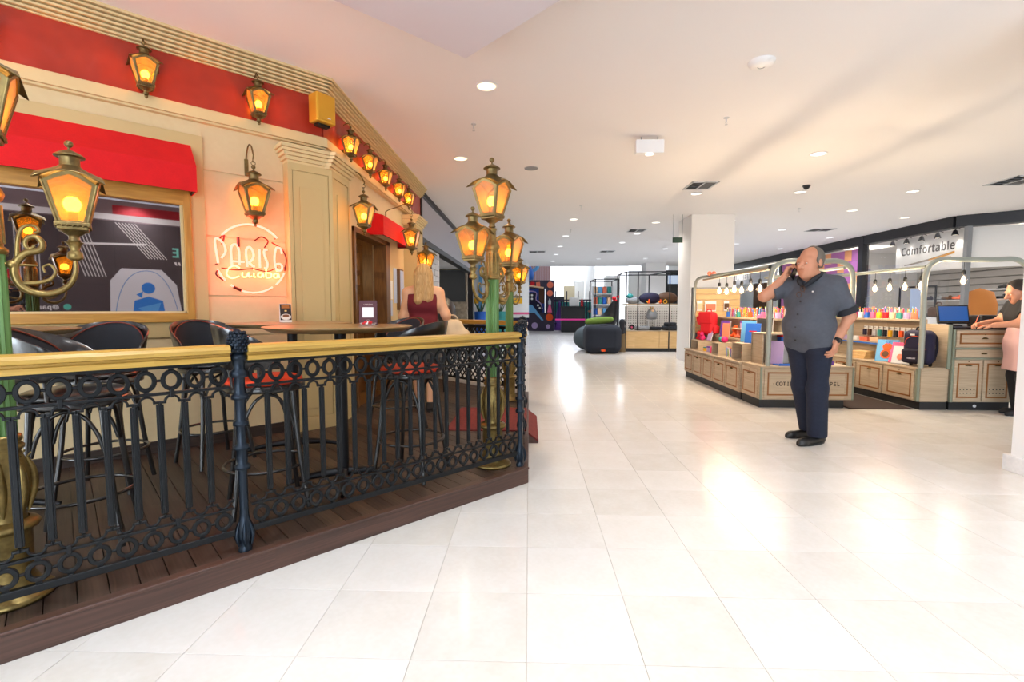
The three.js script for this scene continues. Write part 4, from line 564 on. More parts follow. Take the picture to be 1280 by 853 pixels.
{ // right unit facing the inner walkway
  const g = KIOSK.right = thing('display_counter', 'wooden kiosk counter with framed drawers below the notebooks and navy backpack', 'counter', [RX, 0, -5.95], -PI / 2), L = 2.2;
  part('plinth', bx(-L, 0, 0, 0.1, -0.35, -0.04), M.plinth, g); part('carcass', bx(-L, -0.002, 0.1, 0.49, -0.36, 0), M.kioskWood, g); part('counter_top', rbx(-L, 0.0, 0.49, 0.51, -0.33, 0.02, 0.003), M.kioskWood, g);
  for (let i = 0; i < 4; i++) front(g, 'drawer', 0.46, 0.36, -0.27 - i * 0.53, 0.29, 0.0, 0.4);
  part('corner_strip', bx(-0.03, 0.003, 0.1, 0.51, -0.03, 0.005), M.sageTrim, g); part('end_face', bx(0, 0.012, 0.1, 0.49, -0.33, -0.03), M.kioskWood, g);
  part('back_panel', bx(-L, 0, 0.5, 1.03, -0.36, -0.33), M.kioskWood, g); part('panel_edge', bx(0, 0.015, 0.5, 1.03, -0.362, -0.325), M.sageTrim, g);
  part('top_shelf', rbx(-L, -0.35, 1.06, 1.085, -0.36, -0.12, 0.003), M.kioskWood, g); part('middle_shelf', rbx(-L, -0.9, 0.74, 0.755, -0.33, -0.18, 0.003), M.kioskWood, g); part('blue_edge', bx(-L, -0.9, 0.72, 0.74, -0.19, -0.175), M.blue, g);
  part('shelf_back', bx(-L, -0.35, 1.03, 1.06, -0.36, -0.33), M.kioskWood, g);
}
{ // till cabinet
  const g = KIOSK.till = thing('till_cabinet', 'wooden till cabinet with two drawers and two perforated doors', 'cabinet', [RX + 0.38, 0, -5.94]), W = 0.7;
  part('plinth', bx(0.0, W, 0, 0.1, -0.5, -0.01), M.plinth, g); part('carcass', bx(0, W, 0.1, 0.97, -0.5, 0), M.kioskWood, g); part('worktop', rbx(0, W + 0.01, 0.97, 1.0, -0.52, 0.02, 0.004), M.blackPlastic, g, 'black worktop');
  part('frame_strip', [bx(-0.012, 0.012, 0.1, 0.97, -0.01, 0.02), bx(0, W, 0.735, 0.755, 0, 0.02), bx(0, W, 0.615, 0.635, 0, 0.02), bx(W - 0.01, W + 0.01, 0.1, 0.97, -0.01, 0.02)], M.sageTrim, g);
  front(g, 'drawer', W - 0.05, 0.2, W / 2, 0.862, 0, 0.862); part('drawer', rbx(0.025, W - 0.025, 0.64, 0.73, 0, 0.018, 0.002), M.kioskWood, g).add(mesh('handle', new THREE.SphereGeometry(0.032, 12, 6, 0, PI * 2, 0, PI / 2).scale(1, 0.55, 0.75).translate(W / 2, 0.68, 0.02), M.handle));
  front(g, 'door', W / 2 - 0.03, 0.49, W * 0.25 + 0.005, 0.36, 0, 0.54, true); front(g, 'door', W / 2 - 0.03, 0.49, W * 0.75 - 0.005, 0.36, 0, 0.54, true);
  part('plinth_lock', cyl(0.018, 0.018, 0.01, 0.3, 0.05, -0.008, 14, PI / 2), M.lightGrey, g);
}
solo('floor_mat', rbox(0.74, 0.012, 1.6, 0.005, 0, 0.0065, 0), std(0x35241c, 0.9), 'dark mat in the kiosk walkway', 'mat', null, [4.28, 0, -6.75]);
// ------------------------------------------------------------ pipe frames and hanging bulbs
{
  // the pipe frames are fixed to the counters and move with them
  const onto = (root) => { const g = new THREE.Group(); g.name = 'pipe_frame'; root.updateMatrixWorld(); root.attach(g); g.matrix.copy(root.matrixWorld).invert(); g.matrix.decompose(g.position, g.quaternion, g.scale); return g; };
  const g = onto(KIOSK.sign), gl = onto(KIOSK.left);
  const r = 0.03, zf = KZ - 0.02, bend = (x0, x1, z, y) => tube([[x0, 0.5, z], [x0, 1.0, z], [x0, y - 0.2, z], [x0 + 0.04, y - 0.07, z], [x0 + 0.16, y, z], [x0 + 0.4, y, z], [x1 - 0.4, y, z], [x1 - 0.16, y, z], [x1 - 0.04, y - 0.07, z], [x1, y - 0.2, z], [x1, 1.0, z], [x1, 0.5, z]], r, 70, 12);
  part('front_arch', bend(2.95, 3.93, zf, 1.79), M.pipe, g);
  part('side_rail', tube([[2.93, 0.51, -8.7], [2.93, 1.2, -8.7], [2.93, 1.56, -8.7], [2.93, 1.7, -8.63], [2.93, 1.745, -8.45], [2.93, 1.745, -8.0], [2.95, 1.73, zf - 0.02]], 0.025, 60, 10), M.pipe, gl); part('light_bar', rbx(2.92, 2.96, 1.69, 1.715, -8.3, zf - 0.05, 0.004), M.kioskWood, gl);
  const h = onto(KIOSK.till), hl = onto(KIOSK.right);
  part('front_arch', bend(4.73, 5.92, -5.98, 1.8), M.pipe, h); part('side_rail', rod([4.75, 1.72, -6.0], [4.75, 1.72, -8.1], 0.022, 10), M.pipe, hl); part('rear_post', rod([4.75, 0.51, -8.1], [4.75, 1.74, -8.1], 0.025, 10), M.pipe, hl); part('far_foot', rod([5.92, 0.0, -5.98], [5.92, 0.55, -5.98], 0.03, 12), M.pipe, h);
  part('cross_rail', rod([3.86, 1.72, zf - 0.05], [3.86, 1.72, -8.1], 0.02, 10), M.pipe, hl); part('tie_rail', rod([3.86, 1.72, -8.1], [4.75, 1.72, -8.1], 0.02, 10), M.pipe, hl);
  const bulb = (x, y, z, label) => {
    const b = thing('pendant_bulb', label, 'light bulb', [x, y, z], 0, 'clear pendant bulbs of the stationery kiosk');
    part('cord', rod([0, 0, 0], [0, 0.1, 0], 0.003, 6), M.blackPlastic, b); part('holder', lathe([[0.008, 0.01], [0.018, 0], [0.021, -0.02], [0.02, -0.045], [0.012, -0.048]], 12), M.blackPlastic, b);
    part('globe', lathe([[0.013, -0.046], [0.018, -0.07], [0.038, -0.105], [0.044, -0.13], [0.036, -0.158], [0.018, -0.17], [0, -0.172]], 16), M.glass, b); part('filament', lathe([[0, -0.06], [0.01, -0.075], [0.024, -0.11], [0.024, -0.135], [0.012, -0.155], [0, -0.158]], 10), M.bulbClear, b);
    const l = new THREE.PointLight(new THREE.Color(1, 0.76, 0.5), 1.7, 0, 2); l.position.set(x, y - 0.115, z); l.castShadow = true; scene.add(l);
  };
  [-7.62, -7.34, -7.07, -6.83, -6.56, -6.3].forEach((z, i) => bulb(2.94, 1.6 + (i % 2 ? -0.01 : 0.01), z, 'glowing pendant bulb in the row above the aisle-side kiosk counter')); bulb(3.08, 1.66, zf, 'glowing pendant bulb under the pipe arch beside the man\'s raised arm');
  [-6.85, -6.58, -6.32, -6.07].forEach(z => bulb(4.75, 1.61, z, 'glowing pendant bulb in the row above the navy backpack')); bulb(5.17, 1.67, -5.98, 'pendant bulb hanging over the till screen'); bulb(3.84, 1.6, -6.6, 'glowing pendant bulb beside the man\'s shoulder');
}
// ------------------------------------------------------------ goods on the kiosk
{
  const r = rng(303), pick = () => M[COLORS[Math.floor(r() * COLORS.length)]];
  // a cup of pens or brushes
  const cup = (x, y, z, label, m, group) => {
    const g = thing('pen_cup', label, 'pen cup', [x, y, z], r() * 6, group); part('cup', lathe([[0, 0], [0.032, 0], [0.034, 0.003], [0.036, 0.085], [0.033, 0.085], [0.031, 0.006], [0, 0.006]], 14), m, g);
    const n = 7; for (let i = 0; i < n; i++) { const a = i / n * PI * 2 + r(), t = 0.012 + r() * 0.012, h = 0.12 + r() * 0.035, q = part('pen', rod([t * Math.cos(a), 0.008, t * Math.sin(a)], [t * 1.9 * Math.cos(a), h, t * 1.9 * Math.sin(a)], 0.0048, 6), pick(), g); q.add(mesh('cap', ball(0.0075, t * 1.9 * Math.cos(a), h, t * 1.9 * Math.sin(a), 6, 5), pick())); }
  };
  const names = { magenta: 'magenta', coral: 'coral', yellow: 'yellow', skyBlue: 'sky blue', lilac: 'lilac', pink: 'pink', orange: 'orange', teal: 'teal', blue: 'blue', purple: 'purple', peach: 'peach', paper: 'white', limeGreen: 'lime green', redPlush: 'red' };
  for (let i = 0; i < 16; i++) { const c = COLORS[(i * 5 + 3) % COLORS.length]; cup(3.36, 1.085, -6.25 - i * 0.135, `${names[c]} cup of pens on the top shelf of the aisle-side counter`, i % 3 ? M.glass : M[c], 'pen cups on the aisle-side top shelf'); }
  for (let i = 0; i < 14; i++) { const c = COLORS[(i * 3 + 1) % COLORS.length]; cup(RX + 0.24, 1.085, -6.36 - i * 0.125, `${names[c]} cup of pens on the shelf above the notebooks`, M[c], 'pen cups above the notebooks'); }
  const book = (x, y, z, w, h, t, tilt, turn, m, label, art) => {
    const g = thing('notebook', label, 'notebook', [x, y, z], turn); const c = new THREE.Group(); c.name = 'block'; c.rotation.x = -tilt; g.add(c);
    c.add(mesh('cover', [rbox(w, h, 0.003, 0.001, 0, h / 2, t / 2), rbox(w, h, 0.003, 0.001, 0, h / 2, -t / 2), box(0.003, h, t, -w / 2, h / 2, 0)], m)); c.add(mesh('pages', box(w * 0.96, h * 0.97, t * 0.85, 0.003, h / 2, 0), M.paper));
    if (art) c.add(mesh('artwork', art(), art.m));
    return g;
  };
  // art built as thin raised shapes
  const disc = (rx, ry, x, y, z, s = 18) => cyl(1, 1, 0.002, 0, 0, 0, s, PI / 2).scale(rx, ry, 1).translate(x, y, z);
  const insect = () => [disc(0.055, 0.05, 0, 0.2, 0.022), disc(0.06, 0.065, -0.01, 0.1, 0.022)]; insect.m = M.orange;
  const nb = book(RX + 0.1, 0.513, -6.62, 0.24, 0.3, 0.03, 0.32, R(-52), M.skyBlue, 'pale blue notebook with an orange and brown cartoon shape', insect);
  { const c = nb.children[0]; c.add(mesh('brown_spot', disc(0.038, 0.042, -0.012, 0.1, 0.0245), M.brown)); c.add(mesh('antenna', [rod([0.0, 0.24, 0.022], [-0.03, 0.285, 0.022], 0.003, 5), rod([0.0, 0.24, 0.022], [0.02, 0.285, 0.022], 0.003, 5)], M.blue)); }
  book(RX + 0.12, 0.513, -6.44, 0.2, 0.28, 0.035, 0.4, R(-60), M.pink, 'pink notebook leaning behind the pale blue one');
  const rings = () => [disc(0.03, 0.04, -0.03, 0.09, 0.016), disc(0.03, 0.05, 0.04, 0.1, 0.016), disc(0.025, 0.025, 0, 0.17, 0.016)]; rings.m = M.coral; book(RX + 0.09, 0.513, -6.33, 0.22, 0.24, 0.02, 0.45, R(-50), M.lightGrey, 'grey notebook with coral line drawing beside the backpack', rings);
  { // navy backpack
    const g = thing('backpack', 'navy wheeled school backpack with orange and white prints', 'backpack', [RX + 0.14, 0.51, -6.13], R(-62));
    const B = part('body', rbox(0.3, 0.42, 0.17, 0.07, 0, 0.235, 0, 0, 0, 0, 5), M.navy, g); part('front_pocket', rbox(0.25, 0.18, 0.08, 0.035, -0.01, 0.13, 0.09, 0, 0, 0, 4), M.navyDark, g); part('top_handle', tube([[-0.04, 0.44, 0], [-0.03, 0.475, 0], [0.03, 0.475, 0], [0.04, 0.44, 0]], 0.008, 14, 6), M.blackPlastic, g);
    for (const s of [-1, 1]) part('strap', taper([[0.09 * s, 0.42, -0.08], [0.11 * s, 0.36, -0.13], [0.12 * s, 0.22, -0.14], [0.12 * s, 0.08, -0.09]], () => 0.016, 14, 6), M.navyDark, g);
    for (const s of [-1, 1]) part('wheel', cyl(0.025, 0.025, 0.02, 0.1 * s, 0.025, -0.05, 14, 0, 0, PI / 2), M.blackPlastic, g);
    part('print', [box(0.05, 0.02, 0.004, -0.04, 0.39, 0.084), box(0.012, 0.06, 0.004, 0.06, 0.33, 0.086, 0, 0, 0.6)], M.paper, g); part('print', [box(0.012, 0.06, 0.004, 0.04, 0.3, 0.086, 0, 0, -0.4), box(0.03, 0.012, 0.004, 0.05, 0.27, 0.086), box(0.01, 0.05, 0.004, 0.1, 0.2, 0.08)], M.orange, g); part('zip', tube([[-0.12, 0.26, 0.08], [-0.1, 0.33, 0.087], [-0.02, 0.37, 0.087], [0.06, 0.36, 0.087]], 0.003, 20, 5), M.orange, g);
    part('brand_patch', new THREE.PlaneGeometry(0.11, 0.03).translate(-0.02, 0.1, 0.131), std(0xffffff, 0.7, 0, { transparent: true, map: canvasTex(256, 64, (c, w, h) => { c.clearRect(0, 0, w, h); c.fillStyle = '#e8e4ee'; c.font = 'bold 50px sans-serif'; c.textAlign = 'center'; c.textBaseline = 'middle'; c.fillText('VIBRANT', w / 2, h / 2); }) }), g);
  }
  // hanging blister packs below the top shelf of the right unit
  const packCols = ['navy', 'brown', 'lightGrey', 'teal', 'navyDark', 'yellow', 'darkGrey', 'orange', 'skyBlue', 'coral'];
  packCols.forEach((c, i) => { const g = thing('blister_pack', `${['navy', 'brown', 'pale grey', 'teal', 'dark purple', 'yellow', 'charcoal', 'orange', 'light blue', 'coral'][i]} pack hanging on a peg below the pen shelf`, 'pack', [RX + 0.285, 0.87, -7.3 + i * 0.1], -PI / 2, 'packs on pegs of the kiosk back panel'); part('card', rbox(0.075, 0.14, 0.004, 0.001, 0, 0.03, 0), M.paper, g); part('blister', rbox(0.06, 0.09, 0.03, 0.008, 0, 0.01, 0.016), M[c], g); part('peg', rod([0, 0.085, -0.05], [0, 0.085, 0.04], 0.003, 6), M.grey, g); });
  for (let i = 0; i < 5; i++) solo('paper_stack', [0, 1, 2].map(k => rbox(0.16, 0.018, 0.11, 0.003, 0.005 * k, 0.01 + k * 0.02, 0, 0, 0.05 * k)), [M.peach, M.coral, M.paper, M.lilac, M.yellow][i], `${['peach', 'coral', 'white', 'lilac', 'yellow'][i]} stack of note pads on the blue-edged shelf`, 'note pads', 'note pads on the blue-edged shelf', [RX + 0.25, 0.755, -7.0 - i * 0.22], PI / 2);
  solo('sticker_box', [rbox(0.2, 0.05, 0.3, 0.004, 0, 0.026, 0), rbox(0.16, 0.03, 0.24, 0.004, 0, 0.066, 0)], M.purple, 'purple box on the lettered counter behind the man', 'box', null, [3.7, 0.515, KZ - 0.25]);
  solo('paper_stack', [0, 1, 2, 3].map(k => rbox(0.2, 0.025, 0.2, 0.004, 0, 0.014 + k * 0.027, 0, 0, 0.06 * k)), M.slat, 'pile of kraft notebooks at the walkway corner', 'notebooks', null, [RX + 0.12, 0.51, -7.1], 0.3);
  // aisle-side goods
  const cube = (z, w, h, d, x, label, open) => { const g = thing('display_cube', label, 'display cube', [x, 0.51, z], -PI / 2, 'wooden display cubes on the aisle-side counter'), t = 0.014; part('panel', [rbx(-w / 2, w / 2, h - t, h, -d / 2, d / 2, 0.002)], M.kioskWood, g); part('panel', rbx(-w / 2, w / 2, 0, t, -d / 2, d / 2, 0.002), M.kioskWood, g); part('panel', rbx(-w / 2, -w / 2 + t, t, h - t, -d / 2, d / 2, 0.002), M.kioskWood, g); part('panel', rbx(w / 2 - t, w / 2, t, h - t, -d / 2, d / 2, 0.002), M.kioskWood, g); part('panel', rbx(-w / 2 + t, w / 2 - t, t, h - t, -d / 2, -d / 2 + t, 0.002), M.kioskWoodV, g); return g; };
  cube(-8.5, 0.34, 0.17, 0.24, 3.0, 'wide wooden display cube by the slatted end panel'); cube(-7.55, 0.26, 0.19, 0.24, 2.99, 'wooden display cube with the blue and pink balls on top'); cube(-6.76, 0.34, 0.24, 0.24, 2.99, 'grey-brown wooden display cube below the blue books');
  const plush = (x, y, z, s, m, label, ears) => { const g = thing('plush_toy', label, 'plush toy', [x, y, z], -PI / 2, 'plush toys of the kiosk'); part('body', ball(0.06 * s, 0, 0.055 * s, 0).scale(1.1, 1, 1), m, g); part('head', ball(0.045 * s, 0, 0.13 * s, 0.02 * s), m, g); for (const q of [-1, 1]) { part('ear', ball(0.018 * s, 0.034 * s * q, 0.17 * s, 0.01 * s, 8, 6), m, g); part('paw', ball(0.024 * s, 0.06 * s * q, 0.03 * s, 0.04 * s, 8, 6), m, g); } };
  plush(2.99, 0.68, -8.55, 0.85, M.redPlush, 'small red plush on the wide display cube'); plush(2.99, 0.68, -8.42, 0.75, M.magenta, 'magenta plush beside the small red plush'); plush(3.26, 0.765, -7.72, 1.0, M.orange, 'orange plush toy on the middle shelf'); plush(3.26, 0.765, -7.58, 0.8, M.coral, 'coral plush toy beside the orange one'); 
  solo('ball_toy', ball(0.045, 0, 0.045, 0, 16, 12), M.teal, 'teal ball on the display cube', 'ball', null, [2.99, 0.7, -7.6]); solo('ball_toy', ball(0.05, 0, 0.05, 0, 16, 12), M.magenta, 'magenta ball on the display cube', 'ball', null, [2.99, 0.7, -7.48]);
  { const g = thing('school_bag', 'bright red padded children\'s school bag on the middle shelf', 'school bag', [3.1, 0.765, -8.45], -PI / 2 + 0.5); part('body', rbox(0.3, 0.4, 0.17, 0.08, 0, 0.2, 0, 0, 0, 0, 5), M.redPlush, g); part('flap', rbox(0.28, 0.2, 0.05, 0.024, 0, 0.3, 0.085, 0.1, 0, 0, 3), M.redPlush, g); part('side_pocket', rbox(0.08, 0.16, 0.12, 0.035, -0.17, 0.25, 0.02, 0, 0, 0.3, 3), M.redPlush, g); part('side_pocket', rbox(0.08, 0.14, 0.12, 0.035, 0.17, 0.1, 0.02, 0, 0, 0, 3), M.redPlush, g); part('handle', tube([[-0.05, 0.39, 0], [-0.04, 0.43, 0], [0.04, 0.43, 0], [0.05, 0.39, 0]], 0.009, 14, 6), M.redPlush, g); }
  book(3.2, 0.765, -8.02, 0.17, 0.26, 0.03, 0.15, R(-60), M.purple, 'purple picture book beside the red school bag', (() => { const f = () => [disc(0.025, 0.03, 0, 0.17, 0.018), disc(0.03, 0.02, 0.02, 0.1, 0.018)]; f.m = M.pink; return f; })());
  book(3.18, 0.765, -7.92, 0.12, 0.22, 0.02, 0.12, R(-50), M.coral, 'coral gift box card leaning beside the purple picture book');
  book(3.06, 0.68, -8.32, 0.1, 0.17, 0.015, 0.3, R(-70), M.lilac, 'lilac card leaning on the wide display cube');
  book(3.08, 0.75, -6.9, 0.2, 0.3, 0.03, 0.12, R(-48), M.skyBlue, 'light blue book standing on the grey-brown cube'); book(3.04, 0.75, -6.68, 0.2, 0.27, 0.03, 0.16, R(-48), M.blue, 'deep blue book with red lettering on the grey-brown cube', (() => { const f = () => [box(0.1, 0.014, 0.002, 0, 0.16, 0.018)]; f.m = M.redPlush; return f; })()); book(3.16, 0.75, -6.6, 0.2, 0.34, 0.03, 0.05, R(-48), M.darkGrey, 'charcoal folder behind the deep blue book');
  book(3.1, 0.515, -6.2, 0.2, 0.3, 0.03, 0.2, R(-40), M.lilac, 'lilac notebook behind the front pipe post'); book(3.3, 0.515, -6.36, 0.16, 0.24, 0.02, 0.2, R(20), M.paper, 'white notebook standing in the front shelf box'); book(3.56, 0.515, -6.3, 0.22, 0.3, 0.03, 0.25, R(-8), M.purple, 'purple and white notebook leaning behind the man');
  solo('tray', [rbox(0.4, 0.012, 0.18, 0.005, 0, 0.006, 0), rbox(0.4, 0.03, 0.01, 0.004, 0, 0.015, 0.088)], M.blue, 'blue tray on the lettered counter', 'tray', null, [3.28, 0.515, KZ - 0.09]);
  // gift boxes on shelves
  const boxSpots = [[3.3, 0.92, -6.95], [3.3, 0.92, -7.1], [3.3, 0.92, -7.22], [3.28, 0.92, -7.4], [3.3, 0.92, -7.55], [3.3, 0.765, -6.4], [3.3, 0.765, -6.55], [3.28, 0.765, -6.75], [3.28, 0.765, -7.15], [3.28, 0.765, -7.35], [2.97, 0.51, -7.9], [2.97, 0.51, -8.05], [3.05, 0.51, -7.2], [3.05, 0.51, -7.32], [2.98, 0.51, -8.2], [3.0, 0.525, -8.5], [2.98, 0.53, -6.72], [3.02, 0.51, -7.0]];
  boxSpots.forEach((p, i) => { const c = COLORS[(i * 4 + 2) % COLORS.length], w = 0.07 + r() * 0.04, h = 0.06 + r() * (i < 10 ? 0.06 : 0.05); const g = thing('gift_box', `${names[c]} gift box number-free small pack on ${i < 5 ? 'the narrow upper shelf' : i < 10 ? 'the middle shelf' : 'the counter top'} of the aisle-side display`.replace('number-free ', ''), 'gift box', p, -PI / 2 + (r() - 0.5) * 0.5, 'small gift boxes on the aisle-side display'); part('box', rbox(w, h, w * 0.8, 0.004, 0, h / 2, 0), M[c], g); part('lid', rbox(w * 1.06, h * 0.25, w * 0.86, 0.004, 0, h * 0.9, 0), M[COLORS[(i * 4 + 7) % COLORS.length]], g); });
  cup(2.95, 0.51, -7.12, 'clear cup of yellow and green markers on the aisle-side counter', M.glass); cup(2.95, 0.51, -7.24, 'second clear cup of markers beside the wooden display cube', M.glass); cup(3.3, 0.92, -7.3, 'pink cup of pens on the narrow upper shelf', M.pink);
  solo('doll', [lathe([[0, 0], [0.05, 0], [0.055, 0.02], [0.03, 0.1], [0.022, 0.14], [0.03, 0.16], [0.032, 0.185], [0.02, 0.21], [0, 0.215]], 14)], M.pink, 'pink bottle-shaped figure on the narrow upper shelf', 'figurine', null, [3.27, 0.92, -7.0]);
  // slat panel goods
  [[3.05, 1.18, 'peach', 0.1, 'peach packet hanging on the slatted end panel'], [3.24, 1.17, 'coral', 0.2, 'wide coral packet hanging on the slatted end panel'], [3.52, 1.18, 'brown', 0.09, 'brown and white packet hanging on the slatted end panel']].forEach(([x, y, c, w, l]) => { const g = thing('wall_packet', l, 'packet', [x, y, -8.78], 0, 'packets on the slatted panel'); part('card', rbox(w, 0.18, 0.006, 0.002, 0, 0.09, 0), M.paper, g); part('content', rbox(w * 0.85, 0.11, 0.03, 0.01, 0, 0.08, 0.016), M[c], g); part('hook', rod([0, 0.185, -0.01], [0, 0.185, 0.04], 0.003, 6), M.grey, g); });
  // till things
  { const g = thing('till_screen', 'black till monitor with blue screen', 'monitor', [5.27, 1.0, -6.22], R(-12)); part('casing', rbox(0.34, 0.24, 0.03, 0.012, 0, 0.15, 0, -0.25, 0, 0, 3), M.blackPlastic, g); part('screen', new THREE.PlaneGeometry(0.3, 0.185).rotateX(-0.25).translate(0, 0.158, 0.0185), M.screenBlue, g); part('stand', [rbox(0.2, 0.015, 0.16, 0.006, 0, 0.008, -0.05), rbox(0.06, 0.12, 0.03, 0.008, 0, 0.07, -0.04)], M.blackPlastic, g); const l = new THREE.RectAreaLight(0x3a86e8, 1.0, 0.3, 0.185); l.position.set(5.27, 1.16, -6.19); l.lookAt(5.1, 1.25, -5.0); scene.add(l); }
  { const g = thing('receipt_printer', 'black receipt printer on the till cabinet', 'printer', [5.6, 1.0, -6.15], 0); part('casing', rbox(0.26, 0.14, 0.2, 0.02, 0, 0.07, 0, 0, 0, 0, 3), M.blackPlastic, g); part('paper_slot', box(0.16, 0.004, 0.05, 0, 0.141, 0.03), M.grey, g); part('status_light', ball(0.006, 0.09, 0.06, 0.1, 8, 6), M.screenBlue, g); }
  solo('tape_roll', new THREE.TorusGeometry(0.035, 0.014, 8, 20).rotateX(PI / 2).translate(0, 0.015, 0), M.orange, 'orange tape roll beside the till monitor', 'tape', null, [5.44, 1.0, -6.04]);
  { const g = thing('card_cable', 'pale cable looped on the till cabinet', 'cable', [5.56, 1.003, -5.99]); part('cable', tube([[-0.08, 0, 0], [-0.03, 0.035, 0.01], [0.06, 0.03, 0.02], [0.11, 0, 0]], 0.004, 20, 6), M.lightGrey, g); }
  solo('hair_bow', [ball(0.035, -0.035, 0, 0, 10, 8), ball(0.035, 0.035, 0, 0, 10, 8), ball(0.014, 0, 0, 0.02, 8, 6)], M.coral, 'coral bow clipped on the side rail', 'bow', null, [2.94, 1.785, -7.95]);
}
// ------------------------------------------------------------ dark shop beyond the restaurant on the left
{
  const g = structGroup('wall_dark_shop', 'dark shopfront beyond the restaurant with a glossy grey fascia'), X = -1.9;
  part('fascia_panel', bx(X - 0.1, X, 2.48, 3.24, -16.4, -8.56), M.fasciaPanel, g, 'glossy grey fascia panel'); part('top_edge', bx(X - 0.12, X + 0.03, 3.22, 3.3, -16.5, -8.53), M.shopBlack, g); part('lintel', bx(X - 0.15, X + 0.03, 2.38, 2.48, -16.5, -8.56), M.shopBlack, g);
  part('near_jamb', bx(X - 0.1, X + 0.02, 0, 3.3, -8.62, -8.53), M.shopBlack, g); part('far_post', bx(X - 0.15, X + 0.03, 0, 2.4, -16.5, -16.2), M.shopBlack, g);
  const r = rng(44); for (let j = 0; j < 20; j++) for (let i = 0; i < 4; i++) part('brick', rbox(0.02, 0.112, 0.385, 0.004, X - 0.02 + r() * 0.006, 0.06 + j * 0.118, -8.85 - i * 0.395 - (j % 2) * 0.1), M.lightGrey, g);
  part('pier', bx(X - 0.14, X - 0.03, 0, 2.4, -10.45, -8.62), M.white, g);
  part('inner_ceiling', bx(-5.5, X - 0.1, 2.5, 2.6, -16.4, -8.6), M.ceiling, g); part('back_wall', bx(-5.5, X - 0.1, 0, 2.5, -15.9, -15.7), M.stone, g, 'rough stone back wall'); part('side_wall', bx(-5.6, -5.5, 0, 2.5, -16, -8.6), M.stone, g); part('floor_slab', bx(-5.5, X - 0.1, 0, 0.06, -15.8, -8.6), M.darkGrey, g);
  const s = thing('dark_screen', 'wide black screen on the stone wall of the dark shop', 'screen', [-2.9, 1.45, -15.67]); part('panel', rbox(1.7, 1.0, 0.05, 0.01, 0, 0.5, 0.026), M.blackPlastic, s); part('bezel', [box(1.72, 0.02, 0.06, 0, 0.005, 0.03), box(1.72, 0.02, 0.06, 0, 0.995, 0.03)], M.frameDark, s);
  const l = thing('shop_ceiling_panel', 'flat lit panel inside the dark shop', 'lamp', [-3.4, 2.5, -13]); part('lens', bx(-0.5, 0.5, -0.02, -0.004, -0.5, 0.5), M.lampDiscWarm, l); areaLight(NEUTRAL, 3, 1, 1, [-3.4, 2.46, -13], [-3.4, 0, -13]);
}
// plants and blue pots past the dark shop
{
  const r = rng(71), pot = (x, z, s, m, label) => { const g = thing('potted_plant', label, 'potted plant', [x, 0, z]); part('pot', lathe([[0, 0], [0.2 * s, 0], [0.24 * s, 0.5 * s], [0.26 * s, 1.1 * s], [0.22 * s, 1.1 * s], [0.2 * s, 1.0 * s], [0, 1.0 * s]], 20), m, g); for (let i = 0; i < 9; i++) { const a = i / 9 * PI * 2, h = (1.35 + r() * 0.35) * s, d = (0.15 + r() * 0.25) * s; part('leaf', taper([[0, 0.98 * s, 0], [d * 0.4 * Math.cos(a), 1.2 * s, d * 0.4 * Math.sin(a)], [d * Math.cos(a), h, d * Math.sin(a)]], t => 0.03 * s * (1 - t) + 0.004, 8, 5), std(0x3c5a3a, 0.7), g); } };
  pot(-1.95, -19.6, 1.0, M.blue, 'blue tall pot with spiky plant past the dark shop'); pot(-1.2, -20.2, 1.0, M.teal, 'teal pot with spiky plant past the dark shop');
  struct('wall_planter', [bx(-5.5, -0.2, 0, 0.3, -21.5, -20.8), bx(-5.5, 0, 0, 3.3, -22.6, -22.4)], M.white, null, 0, 'white wall behind the potted plants');
  const p = structGroup('wall_poster_strip', 'coloured graphic strip on the white wall'); part('band', bx(-2.8, -0.3, 1.45, 1.7, -22.4, -22.38), M.yellow, p); part('band', bx(-2.8, -0.3, 1.72, 1.8, -22.4, -22.38), M.darkGrey, p); part('band', bx(-0.9, 0, 0.2, 0.8, -22.4, -22.38), M.navy, p); part('band', bx(-2.3, -2.15, 0, 3.2, -22.38, -22.3), M.skyBlue, p); part('band', bx(-0.9, 0, 0.95, 1.05, -22.4, -22.38), M.pink, p);
}
